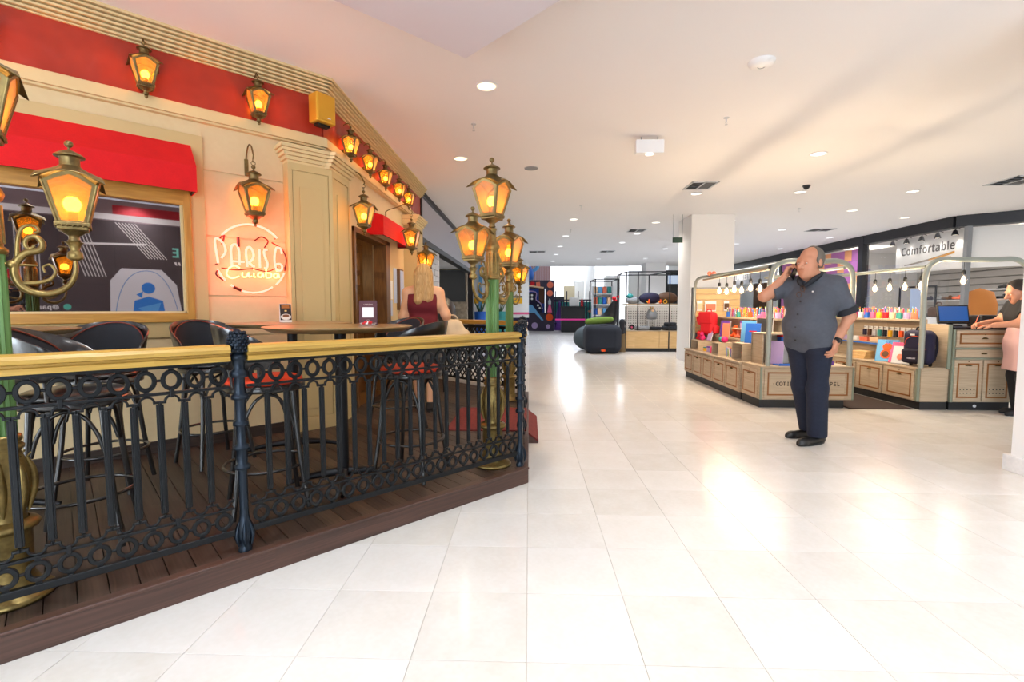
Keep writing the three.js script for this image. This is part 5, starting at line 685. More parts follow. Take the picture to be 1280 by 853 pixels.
// ------------------------------------------------------------ indoor playground at the far end
{
  const Z = -26.4, X0 = -1.4, X1 = 1.36;
  const g = thing('playground_front', 'dark space-themed playground front with planets, rocket and slide opening', 'playground', [0, 0, Z]);
  const d = std(0x2f2740, 0.6), disc = (rr, x, y, m, n = 'planet') => part(n, cyl(rr, rr, 0.03, x, y, 0.03, 24, PI / 2), m, g);
  part('wall_panel', bx(X0, 0.75, 0, 1.0, -0.1, 0), d, g); part('wall_panel', bx(0.9, X1, 0, 2.75, -0.1, 0.02), d, g); part('wall_panel', bx(X0, 0.9, 2.3, 2.75, -0.1, 0), d, g); part('wall_panel', bx(0.75, 0.9, 0, 1.0, -0.1, 0), d, g);
  disc(0.17, 1.15, 2.5, M.coral); disc(0.16, 1.14, 2.05, M.coral); disc(0.2, 1.12, 0.75, M.orange); disc(0.12, 1.05, 0.25, M.lilac); disc(0.17, 0.32, 0.3, M.lilac); disc(0.08, -0.2, 0.8, M.lilac); disc(0.15, -0.9, 0.4, M.magenta); disc(0.12, -1.2, 0.85, M.coral);
  part('rocket', extr(shape([[-0.07, 0], [0.07, 0], [0.08, 0.16], [0, 0.34], [-0.08, 0.16]]), 0.03).translate(1.13, 1.45, 0.02), M.lightGrey, g); part('rocket_trail', extr(shape([[-0.05, 0], [0.05, 0], [0.13, -0.42], [-0.13, -0.42]]), 0.02).translate(1.13, 1.43, 0.02), M.pink, g);
  [[-1.0, M.coral], [-0.7, M.redPlush], [-0.4, M.coral], [-0.1, M.skyBlue], [0.2, M.redPlush], [0.5, M.coral]].forEach(([x, m], i) => part('title_letter', rbox(0.22, 0.26, 0.05, 0.03, x, 2.55 + 0.03 * Math.sin(i), 0.03, 0, 0, 0.1 * (i % 2 ? 1 : -1)), m, g)); part('title_swoosh', tube([[-1.2, 2.38, 0.03], [-0.2, 2.46, 0.03], [0.8, 2.34, 0.03]], 0.05, 16, 6), M.peach, g);
  part('castle', extr(shape([[-0.75, 1.0], [-0.75, 1.25], [-0.5, 1.5], [-0.35, 1.7], [-0.35, 2.1], [0.3, 2.1], [0.3, 1.7], [0.55, 1.5], [0.65, 1.2], [0.65, 1.0]]), 0.06).translate(0.1, 0, -0.3), M.navy, g); part('castle_edge', tube([[-0.65, 1.25, -0.22], [-0.4, 1.5, -0.22], [-0.25, 1.7, -0.22], [-0.25, 2.1, -0.22], [0.4, 2.1, -0.22], [0.4, 1.7, -0.22], [0.65, 1.5, -0.22], [0.75, 1.2, -0.22]], 0.03, 30, 6), M.lilac, g);
  for (const [x, y] of [[-0.05, 1.95], [0.17, 1.95], [-0.05, 1.75], [0.17, 1.75], [0.5, 1.4], [0.6, 1.25]]) part('castle_dot', cyl(0.06, 0.06, 0.02, x, y, -0.225, 14, PI / 2), M.paper, g);
  part('slide', extr(shape([[-0.3, 1.0], [0.05, 1.45], [0.2, 1.4], [0.8, 0.6], [0.72, 0.55], [0.3, 1.0]]), 0.2).translate(0, 0, -0.15), M.skyBlue, g); part('inside_wall', bx(X0, 0.9, 0.9, 2.4, -1.2, -1.1), std(0x153f9a, 0.6), g); part('side_flat', bx(0.55, 0.85, 1.5, 2.3, -0.5, -0.4), M.brown, g);
  for (let i = 0; i < 6; i++) part('blue_figure', ball(0.22, -1.15 + i * 0.1, 1.3 + 0.2 * i, -0.5, 12, 8), M.blue, g);
  const t = thing('blue_inflatable', 'tall blue inflatable figure above the playground', 'inflatable', [-0.25, 2.75, Z - 0.4]); part('body', lathe([[0, 0], [0.5, 0.05], [0.55, 0.4], [0.35, 0.8], [0.3, 1.1], [0.1, 1.35], [0, 1.4]], 20), M.blue, t); for (const s of [-1, 1]) part('arm', taper([[0.4 * s, 0.5, 0], [0.7 * s, 0.7, 0], [0.75 * s, 1.0, 0]], () => 0.1, 10, 8), M.skyBlue, t);
  struct('wall_pink_screen', [...Array(8)].map((_, i) => bx(0.12 + i * 0.14, 0.25 + i * 0.14, 2.75, 4.3, -28.1, -28 + (i % 2) * 0.03)), std(0xc08f8f, 0.7), null, 0, 'dusty pink ribbed screen above the playground');
  const c = thing('play_counter', 'black reception counter with pink neon line', 'counter', [2.23, 0, -25.0]); part('body', rbx(-0.55, 0.65, 0, 1.3, -0.6, 0, 0.02), M.shopBlack, c); part('pink_strip', rbx(-0.87, 0.67, 0.62, 0.7, -0.02, 0.03, 0.01), lit(0xff4fb0, 1.0), c); part('top', rbx(-0.6, 0.7, 1.3, 1.34, -0.65, 0.05, 0.01), M.darkGrey, c);
  const f = thing('play_fence', 'dark blue playground fence with posts and purple slide behind', 'fence', [0, 0, -27.5]); for (let i = 0; i < 14; i++) part('post', rod([1.5 + i * 0.16, 0, 0], [1.5 + i * 0.16, 1.7 + (i % 4 === 0 ? 0.5 : 0), 0], 0.03, 6), M.navy, f); part('rail', [rod([1.4, 1.7, 0], [3.8, 1.7, 0], 0.04, 6), rod([1.4, 0.4, 0], [3.8, 0.4, 0], 0.04, 6)], M.navy, f); part('net', bx(1.4, 3.7, 0.3, 1.6, -0.4, -0.36), M.teal, f); part('tent', lathe([[0.35, 0], [0.3, 0.4], [0.04, 1.6], [0, 1.65]], 12, 1.75, 0, -0.2), M.purple, f);
  solo('paper_bag', [rbox(0.5, 0.45, 0.25, 0.03, 0, 0.23, 0)], M.paper, 'white bags on the black reception counter', 'bag', null, [2.35, 1.34, -25.3]);
  solo('red_bottle', lathe([[0, 0], [0.06, 0], [0.06, 0.25], [0.03, 0.32], [0.03, 0.4], [0, 0.4]], 12), M.redPlush, 'red bottle on the black reception counter', 'bottle', null, [2.75, 1.34, -25.25]);
  const v = thing('display_cabinet', 'tall glass display cabinet of blue and white cartons', 'cabinet', [4.3, 0, -28.6]); part('carcass', [bx(-0.55, -0.5, 0, 2.2, -0.4, 0), bx(0.5, 0.55, 0, 2.2, -0.4, 0), bx(-0.55, 0.55, 2.15, 2.25, -0.4, 0), bx(-0.55, 0.55, 0, 2.2, -0.42, -0.4)], M.lightGrey, v); for (let j = 0; j < 5; j++) { part('shelf', bx(-0.5, 0.5, 0.2 + j * 0.4, 0.23 + j * 0.4, -0.38, -0.02), M.paper, v); for (let i = 0; i < 5; i++) part('carton', rbox(0.15, 0.26, 0.15, 0.02, -0.4 + i * 0.2, 0.37 + j * 0.4, -0.2), [M.skyBlue, M.paper, M.blue][(i + j) % 3], v); }
}
// far white shopfronts and balcony walls round the atrium
{
  const g = structGroup('wall_atrium', 'white galleries and walls round the bright far atrium');
  part('gallery_wall', bx(2.2, 3.0, 0, 7, -43, -42.6), M.white, g); part('gallery_wall', bx(8.5, 9.2, 0, 7, -42, -30), M.white, g); part('bulkhead', bx(0.5, 9, 3.3, 3.9, -24.1, -23.9), M.ceiling, g); part('kiosk_wall', bx(1.7, 2.6, 0, 2.1, -36, -35.8), M.darkGrey, g); part('kiosk_wall', bx(2.6, 3.4, 0, 2.9, -36.4, -36.2), std(0xd9c9a8, 0.7), g);
  part('far_black_shop', bx(5.6, 6.3, 1.0, 3.0, -40, -39.9), M.shopBlack, g); part('partition', bx(4.4, 4.6, 0, 5.2, -41, -34), M.white, g);
}
// ------------------------------------------------------------ second kiosk: bean bags and pets
{
  const Z = -13.78, X0 = 2.74, X1 = 5.6;
  const g = thing('pet_kiosk', 'light wood kiosk base with white perforated back and thin black frame', 'kiosk', [0, 0, Z]);
  part('plinth', bx(X0, X1, 0, 0.1, -1.4, -0.03), M.plinth, g); for (let i = 0; i < 3; i++) part('cabinet_front', rbx(X0 + 0.02 + i * 0.93, X0 + 0.94 + i * 0.93, 0.1, 0.58, -0.5, 0, 0.004), M.slat, g); part('carcass', bx(X0 + 0.02, X1, 0.1, 0.57, -1.35, -0.5), M.kioskWood, g); part('counter_top', rbx(X0, X1, 0.58, 0.6, -1.36, 0.02, 0.004), M.kioskWood, g);
  const pb = part('perforated_board', bx(X0 + 0.1, X1, 0.6, 1.3, -0.75, -0.7), M.white, g); const h = []; for (let j = 0; j < 9; j++) for (let i = 0; i < 40; i++) h.push(box(0.025, 0.025, 0.004, X0 + 0.15 + i * 0.07, 0.65 + j * 0.07 + 0.0, -0.699)); const ho = mesh('hole', h, M.darkGrey); ho.userData.kind = 'stuff'; pb.add(ho);
  part('shelf', rbx(X0 + 0.05, X1, 1.32, 1.36, -0.9, -0.3, 0.004), M.kioskWood, g); part('shelf_lamp', bx(X0 + 0.15, X1, 1.305, 1.318, -0.6, -0.56), lit(0xfff1dd, 3), g); areaLight(NEUTRAL, 6, 2.6, 0.05, [4.2, 1.3, Z - 0.58], [4.2, 0.6, Z - 0.5]);
  const fr = []; for (const [x, z] of [[X0, 0], [X0 + 0.35, -0.1], [X0, -1.35], [X1, 0], [X1, -1.35], [3.95, 0], [3.7, -1.35]]) fr.push(rod([x, 0, z], [x, 2.25, z], 0.018, 6)); for (const [a, b] of [[[X0, 2.25, 0], [X1, 2.25, 0]], [[X0, 2.25, -1.35], [X1, 2.25, -1.35]], [[X0, 2.25, 0], [X0, 2.25, -1.35]], [[X1, 2.25, 0], [X1, 2.25, -1.35]], [[3.95, 2.25, 0], [3.7, 2.25, -1.35]]]) fr.push(rod(a, b, 0.018, 6)); fr.forEach((f, i) => part(i < 7 ? 'frame_post' : 'frame_rail', f, M.frameDark, g));
  const fr2 = thing('metal_frame', 'thin black metal frame stand holding teal and blue shelving', 'stand', [0, 0, -18]); for (const [x, z] of [[2.45, 0], [3.3, 0], [2.45, -1.5], [3.3, -1.5]]) part('frame_post', rod([x, 0, z], [x, 2.3, z], 0.022, 6), M.frameDark, fr2); part('frame_rail', [rod([2.45, 2.3, 0], [3.3, 2.3, 0], 0.022, 6), rod([2.45, 2.3, -1.5], [3.3, 2.3, -1.5], 0.022, 6), rod([2.45, 2.3, 0], [2.45, 2.3, -1.5], 0.022, 6), rod([3.3, 2.3, 0], [3.3, 2.3, -1.5], 0.022, 6)], M.frameDark, fr2);
  const sh = new THREE.Group(); sh.name = 'shelving'; sh.position.set(2.9, 0, -1.2); fr2.add(sh); part('carcass', [bx(-0.4, -0.36, 0, 2.1, -0.3, 0), bx(0.36, 0.4, 0, 2.1, -0.3, 0), bx(-0.4, 0.4, 0, 2.1, -0.32, -0.3)], M.lightGrey, sh); for (let j = 0; j < 5; j++) { part('shelf', bx(-0.38, 0.38, 0.1 + j * 0.42, 0.13 + j * 0.42, -0.3, 0), M.paper, sh); for (let i = 0; i < 4; i++) part('pack', rbox(0.14, 0.26, 0.12, 0.02, -0.27 + i * 0.18, 0.27 + j * 0.42, -0.12), [M.teal, M.skyBlue, M.blue, M.coral, M.peach][(i * 2 + j) % 5], sh); }
  const bed = (x, z, y, s, m, label) => { const o = thing('pet_bed', label, 'pet bed', [x, y, z]); part('cushion', lathe([[0, 0.01], [0.2 * s, 0], [0.24 * s, 0.05 * s], [0.22 * s, 0.1 * s], [0.15 * s, 0.1 * s], [0.12 * s, 0.05 * s], [0, 0.05 * s]], 22), m, o); part('rim', new THREE.TorusGeometry(0.19 * s, 0.045 * s, 8, 24).rotateX(PI / 2).translate(0, 0.085 * s, 0), m, o); };
  bed(3.25, Z - 0.25, 0.6, 0.95, M.grey, 'grey round pet bed on the light wood kiosk'); bed(3.62, Z - 0.25, 0.6, 0.8, M.charcoal, 'charcoal round pet bed on the light wood kiosk'); bed(4.05, Z - 0.25, 0.6, 1.0, M.charcoal, 'stacked charcoal pet bed nearest the white column'); bed(4.05, Z - 0.25, 0.73, 0.75, M.charcoal, 'small charcoal pet bed on top of the stack');
  { const o = thing('penguin_cushion', 'grey egg-shaped penguin cushion with yellow beak', 'cushion', [3.57, 0.9, Z - 0.45]); part('stand', [box(0.3, 0.02, 0.2, 0, -0.01, 0), box(0.02, 0.28, 0.15, -0.1, -0.15, 0), box(0.02, 0.28, 0.15, 0.1, -0.15, 0)], M.paper, o); part('body', lathe([[0, 0], [0.13, 0.01], [0.16, 0.1], [0.14, 0.22], [0.08, 0.31], [0, 0.335]], 20), M.grey, o); part('face', ball(0.06, 0, 0.24, 0.07, 12, 8), M.peach, o); part('beak', cyl(0, 0.02, 0.05, 0, 0.24, 0.14, 8, PI / 2), M.yellow, o); part('crest', [cyl(0, 0.025, 0.07, -0.03, 0.36, 0, 8), cyl(0, 0.025, 0.07, 0.03, 0.36, 0, 8)], M.yellow, o); }
  { const o = thing('donut_toy', 'black ring toy on the light wood kiosk', 'toy', [2.95, 0.69, Z - 0.2]); part('ring', new THREE.TorusGeometry(0.055, 0.028, 8, 20), M.blackPlastic, o); part('centre', cyl(0.03, 0.03, 0.02, 0, 0, 0, 14, PI / 2), M.pink, o); }
  const blob = (x, s, m, label, sx = 1.3) => { const o = thing('floor_cushion', label, 'cushion', [x, 1.36, Z - 0.6]); part('body', new THREE.SphereGeometry(0.16 * s, 18, 12).scale(sx, 0.9, 1).translate(0, 0.14 * s, 0), m, o); part('seam', new THREE.TorusGeometry(0.16 * s, 0.008, 6, 24).scale(sx, 0.9, 1).translate(0, 0.14 * s, 0), m, o); };
  blob(3.05, 0.7, M.grey, 'low grey cushion on the kiosk shelf', 1.8); blob(3.55, 1.15, M.navy, 'large navy cushion on the kiosk shelf', 1.7); blob(4.05, 1.2, M.brown, 'dark brown cushion on the kiosk shelf', 1.5); blob(2.95 + 0.02, 0.55, M.teal, 'teal ball on the kiosk shelf', 1.0); scene.children[scene.children.length - 1].position.y = 1.5;
  [[3.45, 'orange bird figure perched on the shelf edge'], [3.78, 'second orange bird figure below the brown cushion'], [3.92, 'yellow ring toy hanging at the shelf edge']].forEach(([x, l], i) => { const o = thing('orange_figure', l, 'toy', [x, 1.36, Z - 0.33]); if (i < 2) { part('body', ball(0.04, 0, 0.04, 0, 10, 8), M.orange, o); part('head', ball(0.025, 0.01, 0.1, 0, 10, 8), M.orange, o); part('tail', cyl(0, 0.02, 0.08, -0.05, 0.06, 0, 8, 0, 0, 0.8), M.yellow, o); } else { part('ring', new THREE.TorusGeometry(0.05, 0.01, 6, 18).translate(0, 0.06, 0), M.yellow, o); part('knot', ball(0.014, 0, 0.115, 0, 8, 6), M.yellow, o); } });
  { const o = thing('totem_post', 'dark carved cat post at the kiosk corner', 'cat post', [2.62, 0, Z + 0.1]); part('base', cyl(0.09, 0.1, 0.5, 0, 0.25, 0, 14), std(0x6f5b3c, 0.7), o); part('carving', lathe([[0, 0.5], [0.08, 0.52], [0.1, 0.6], [0.07, 0.72], [0.09, 0.82], [0.06, 0.92], [0, 0.94]], 14), M.charcoal, o); }
}
{ // bean bags in the aisle
  const g = thing('bean_bag', 'large dark blue bean bag pouf with orange tag', 'bean bag', [2.02, 0, -13.45]); part('body', new RoundedBoxGeometry(0.98, 0.78, 0.9, 6, 0.2).translate(0, 0.39, 0), std(0x1e2532, 0.9), g); part('tag', box(0.11, 0.05, 0.006, -0.02, 0.1, 0.452), M.orange, g); part('seam', new THREE.TorusGeometry(0.35, 0.008, 6, 30).rotateX(PI / 2).translate(0, 0.76, 0), M.charcoal, g);
  const b = thing('bean_bag', 'grey-green round bean bag behind the dark blue pouf', 'bean bag', [1.75, 0, -14.38]); part('body', new THREE.SphereGeometry(0.42, 24, 16).scale(1, 0.85, 1).translate(0, 0.36, 0), std(0x4b565c, 0.9), b); part('seam', new THREE.TorusGeometry(0.42, 0.01, 6, 30).scale(1, 0.85, 1).translate(0, 0.36, 0), M.charcoal, b);
  solo('green_bolster', [taper([[-0.32, 0, 0], [0, 0.03, 0.02], [0.32, 0.06, 0]], t => 0.075 + 0.02 * Math.sin(PI * t), 18, 12), ball(0.075, -0.32, 0, 0), ball(0.075, 0.32, 0.06, 0)], M.greenPlush, 'green plush bolster lying on the dark blue pouf', 'bolster', null, [1.95, 0.86, -13.5]);
  const l = thing('bean_bag', 'black pear-shaped bean bag lounger leaning on the kiosk', 'bean bag', [2.5, 0, -15.75]); part('body', taper([[-0.45, 0.55, 0], [-0.2, 0.62, 0], [0.1, 0.9, 0], [0.25, 1.35, 0], [0.3, 1.5, 0]], t => 0.34 * (1 - t * t * 0.85), 26, 16), M.blackPlastic, l); part('base', new THREE.SphereGeometry(0.45, 22, 14).scale(1.1, 0.9, 1).translate(-0.15, 0.4, 0), M.charcoal, l); part('ribbon', [ball(0.07, 0.24, 1.55, 0.02), ball(0.05, 0.36, 1.6, 0.02), ball(0.04, 0.3, 1.48, 0.05)], M.redPlush, l);
}
// ------------------------------------------------------------ shops on the right side
{
  const X = 9.62, g = structGroup('wall_right_shops', 'row of shopfronts on the right with black fascia beam');
  part('fascia_beam', bx(X - 0.05, X + 0.2, 3.05, CEIL, -26, -11.42), M.frameDark, g); const a = part('fascia_beam', bx(0, 7, 3.05, CEIL, -0.2, 0.05), M.frameDark, g); a.position.set(X, 0, -11.4); a.rotation.y = R(-38) ;
  part('post', bx(X - 0.06, X + 0.12, 0, CEIL, -14.55, -14.35), M.frameDark, g); part('post', bx(X - 0.06, X + 0.12, 0, CEIL, -19.0, -18.85), M.frameDark, g); part('post', bx(X + 0.1, X + 0.2, 0, 3.05, -11.3, -11.2), M.grey, g); part('post', bx(X - 0.06, X + 0.12, 0, CEIL, -26, -25.8), M.frameDark, g);
  for (let i = 0; i < 2; i++) part('glass_pane', bx(X, X + 0.01, 0.05, 3.05, -12.98 - i * 1.5 + 0.02, -11.48 - i * 1.5 - 0.02), M.glass, g);
  // shoe shop: sign wall just behind the glass, white interior with shelves
  part('sign_wall', bx(X + 0.35, X + 0.4, 2.15, 3.05, -13.6, -11.45), M.white, g); part('interior_wall', bx(14.6, 14.7, 0, CEIL, -19, -4), M.shutter, g); part('interior_end', bx(X, 14.7, 0, CEIL, -18.95, -18.85), M.white, g);
  for (let i = 0; i < 9; i++) part('shutter_slat', rbx(14.5, 14.6, 0.9 + i * 0.22, 1.1 + i * 0.22, -18.5, -7, 0.02), M.shutter, g);
  const n = part('angled_front', [bx(0.3, 7, 2.15, 3.05, -0.4, -0.35)], M.white, g); n.position.set(X, 0, -11.4); n.rotation.y = R(-38);
  const s = thing('shop_sign', 'white sign with grey lettering and orange swoosh above the shoe shop', 'sign', [X + 0.33, 2.17, -12.6], -PI / 2);
  part('board', bx(-1.0, 1.1, 0, 0.86, -0.02, 0), M.white, s);
  part('lettering', new THREE.PlaneGeometry(1.72, 0.634).translate(0, 0.43, 0.004), std(0xffffff, 0.6, 0, { transparent: true, map: canvasTex(1024, 378, (c, w, h) => { c.clearRect(0, 0, w, h); c.fillStyle = '#55504e'; c.font = 'bold 168px sans-serif'; c.textAlign = 'center'; c.textBaseline = 'alphabetic'; c.save(); c.scale(w / 1060, 1); c.fillText('Comfortable', 530, 180); c.restore(); c.fillStyle = '#9a8d80'; c.beginPath(); c.moveTo(100, 330); c.quadraticCurveTo(520, 290, 990, 205); c.quadraticCurveTo(560, 330, 100, 340); c.fill(); c.fillStyle = '#d99a3c'; c.beginPath(); c.moveTo(560, 285); c.quadraticCurveTo(780, 250, 1000, 205); c.lineTo(1000, 235); c.quadraticCurveTo(800, 280, 560, 300); c.fill(); c.font = 'bold 62px sans-serif'; c.fillText('SHOES', 850, 320); }) }), s);
  for (let i = 0; i < 5; i++) { const l = thing('sign_spotlight', 'small hooded spotlight above the shoe shop sign', 'spotlight', [X + 0.2, 2.97, -11.65 - i * 0.48], -PI / 2, 'spotlights above the shoe shop sign'); part('hood', lathe([[0.02, 0.06], [0.035, 0.05], [0.07, -0.06], [0.065, -0.06], [0.03, 0.04]], 14), M.frameDark, l); part('arm', tube([[0, 0.06, 0], [0, 0.1, -0.04], [0, 0.08, -0.13]], 0.008, 10, 6), M.frameDark, l); part('lamp', cyl(0.055, 0.055, 0.006, 0, -0.05, 0, 14), M.lampDisc, l); const p = new THREE.SpotLight(NEUTRAL, 1.0, 0, 0.9, 0.8, 2); p.position.set(X + 0.2, 2.89, -11.65 - i * 0.48); p.target.position.set(X + 0.36, 2.2, -11.65 - i * 0.48); p.castShadow = true; scene.add(p, p.target); }
  // shelves with shoes
  const r = rng(612), shoeCols = ['brown', 'blackPlastic', 'navy', 'peach', 'grey', 'charcoal', 'coral'];
  for (const [y, z0, z1, x] of [[1.0, -14.2, -11.3, 10.7], [1.45, -14.2, -11.3, 11.2], [1.75, -14.0, -8.0, 12.6], [1.05, -13.0, -7.0, 12.4], [1.4, -11.0, -7.4, 12.5]]) { const sh = part('shoe_shelf', [rbx(x - 0.2, x + 0.2, y - 0.03, y, z0, z1, 0.004), bx(x - 0.15, x - 0.1, 0, y, z0 + 0.1, z0 + 0.15), bx(x - 0.15, x - 0.1, 0, y, z1 - 0.15, z1 - 0.1)], M.whiteGloss, g); }
  for (const [y, z0, n2, x] of [[1.0, -14.0, 9, 10.7], [1.45, -14.0, 9, 11.2], [1.75, -13.4, 16, 12.6], [1.05, -12.6, 14, 12.4]]) for (let i = 0; i < n2; i++) { const c = shoeCols[Math.floor(r() * shoeCols.length)]; const o = thing('shoe', `${{ brown: 'brown', blackPlastic: 'black', navy: 'navy', peach: 'beige', grey: 'grey', charcoal: 'charcoal', coral: 'coral' }[c]} shoe on a white shelf in the shoe shop`, 'shoe', [x, y, z0 + i * 0.3], r() * 0.6 - 0.3, 'shoes on the shoe shop shelves'); part('upper', [new THREE.SphereGeometry(0.05, 12, 8).scale(2.4, 0.9, 0.9).translate(-0.03, 0.045, 0), new THREE.SphereGeometry(0.05, 12, 8).scale(1.1, 1.3, 0.9).translate(0.06, 0.06, 0)], M[c], o); part('sole', rbox(0.26, 0.016, 0.085, 0.007, -0.01, 0.008, 0), M.blackPlastic, o); }
  { const o = thing('shop_stand', 'dark steel display stand with blue poster in the shoe shop', 'stand', [10.4, 0, -13.4]); part('frame', [rod([0, 0, -0.6], [0, 1.8, -0.6], 0.025), rod([0, 0, 0.6], [0, 1.8, 0.6], 0.025), rod([0, 1.8, -0.6], [0, 1.8, 0.6], 0.025)], M.frameDark, o); part('poster', bx(-0.02, 0, 1.0, 1.75, -0.2, 0.2), M.paperBlue, o); }
  { const o = thing('brown_bag', 'brown leather bag on a stand behind the shop glass', 'bag', [10.25, 1.0, -12.5]); part('body', rbox(0.3, 0.26, 0.4, 0.08, 0, 0.13, 0, 0, 0, 0, 3), M.brown, o); part('handle', tube([[0, 0.24, -0.1], [0, 0.36, -0.06], [0, 0.36, 0.06], [0, 0.24, 0.1]], 0.012, 14, 6), M.brown, o); part('stand', box(0.3, 1.0, 0.4, 0, -0.5, 0), M.whiteGloss, o); }
  { const o = thing('mannequin', 'orange and tan draped display figure in the shoe shop', 'display figure', [10.5, 0, -11.7]); part('drape', lathe([[0, 0], [0.28, 0], [0.3, 0.6], [0.32, 1.3], [0.24, 1.6], [0, 1.7]], 18), std(0xc07a3a, 0.8), o); part('base', cyl(0.3, 0.3, 0.03, 0, 0.015, 0, 20), M.grey, o); }
  // purple and orange checkered portal of the next shop
  const c = structGroup('wall_checkered_shop', 'purple and orange checkered portal of the neighbouring shop'), P = std(0xa8649c, 0.6), O = std(0xe09a68, 0.6), s2 = 0.33;
  for (let j = 0; j < 9; j++) for (let i = 0; i < 13; i++) { const edge = j >= 7 || i < 2 || i > 10; if (!edge) continue; part('tile', bx(X - 0.02, X + 0.03 + ((i + j) % 2) * 0.01, 0.0 + j * s2, (j + 1) * s2 - 0.01, -18.84 + i * s2, -18.84 + (i + 1) * s2 - 0.01), (i * 7 + j * 5) % 3 ? P : O, c); }
  part('shutter_wall', [...Array(12)].map((_, i) => rbx(X + 0.6, X + 0.64, i * 0.2, i * 0.2 + 0.19, -18.3, -15, 0.01)), std(0xb8c6dc, 0.6), c); part('white_panel', bx(X + 0.5, X + 0.56, 1.6, 2.2, -17.2, -16.5), M.paper, c);
  const e = thing('optic_sign', 'white letter sign of the far optician on the grey band', 'sign', [X - 0.06, 2.42, -22.2], -PI / 2); const tex = canvasTex(512, 96, (k, w, h) => { k.clearRect(0, 0, w, h); k.fillStyle = '#ffffff'; k.font = 'bold 84px sans-serif'; k.textAlign = 'center'; k.textBaseline = 'middle'; k.fillText('SUNKEIM', w / 2, h / 2); }); part('letters', new THREE.PlaneGeometry(2.6, 0.42).translate(0, 0.2, 0.01), std(0xffffff, 0.5, 0, { transparent: true, map: tex }), e); part('band', bx(-3.0, 3.0, -0.1, 0.55, -0.05, 0), std(0xb8bcc6, 0.5), e);
  part('far_shop_wall', bx(X + 1.2, X + 1.25, 0, 2.6, -25.8, -19), std(0xd9e2ea, 0.7), g); part('far_shop_wall', bx(X + 0.05, X + 0.6, 0, 2.3, -21.3, -20.7), M.brown, g); part('far_shop_glass', bx(X, X + 0.01, 0, 2.3, -25.7, -19.1), M.glass, g);
  struct('wall_right_far', [bx(9.85, 10.0, 0, CEIL, -44, -26)], M.white, null, 0, 'white wall beyond the right shops');
  { const l3 = thing('shop_ceiling_panel', 'long lit panel added to brighten the far optician', 'lamp', [11.0, 2.75, -22.4]); part('lens', bx(-0.4, 0.4, -0.03, 0, -2.5, 2.5), M.lampDisc, l3); part('hanger', [rod([0, 0, -2], [0, 0.55, -2], 0.01), rod([0, 0, 2], [0, 0.55, 2], 0.01)], M.grey, l3); areaLight(NEUTRAL, 14, 0.8, 5, [11.0, 2.7, -22.4], [10.6, 0, -22.4]); }  // lamp added only to brighten this shop interior
  // shoe shop interior light
  const l = thing('shop_ceiling_panel', 'long lit ceiling panel inside the shoe shop', 'lamp', [12.3, CEIL, -11]); part('lens', bx(-0.25, 0.25, -0.03, -0.005, -3, 3), M.lampDisc, l); areaLight(NEUTRAL, 22, 0.5, 6, [12.3, CEIL - 0.05, -11], [12.3, 0, -11]);
  const l2 = thing('shop_ceiling_panel', 'square lit ceiling panel inside the checkered shop', 'lamp', [11.5, CEIL, -17]); part('lens', bx(-0.5, 0.5, -0.03, -0.005, -0.5, 0.5), M.lampDisc, l2); areaLight(NEUTRAL, 14, 1, 1, [11.5, CEIL - 0.05, -17], [11.5, 0, -17]);
  // green-framed shop seen above the pet kiosk
  const k = structGroup('wall_green_shop', 'lime green and black shopfront far behind the pet kiosk'); part('green_post', bx(6.2, 6.5, 0, 3.2, -25.6, -25.4), M.limeGreen, k); part('black_wall', bx(6.5, 9.8, 0, 3.2, -25.6, -25.5), M.shopBlack, k); part('lit_sign', bx(7.2, 7.9, 2.5, 2.95, -25.5, -25.45), lit(0xd6e6ff, 1.5), k); part('wood_panel', bx(8.3, 8.9, 1.8, 3.2, -25.5, -25.42), M.slat, k); part('white_wall', bx(5.2, 6.2, 0, 3.2, -25.7, -25.6), M.white, k);
}
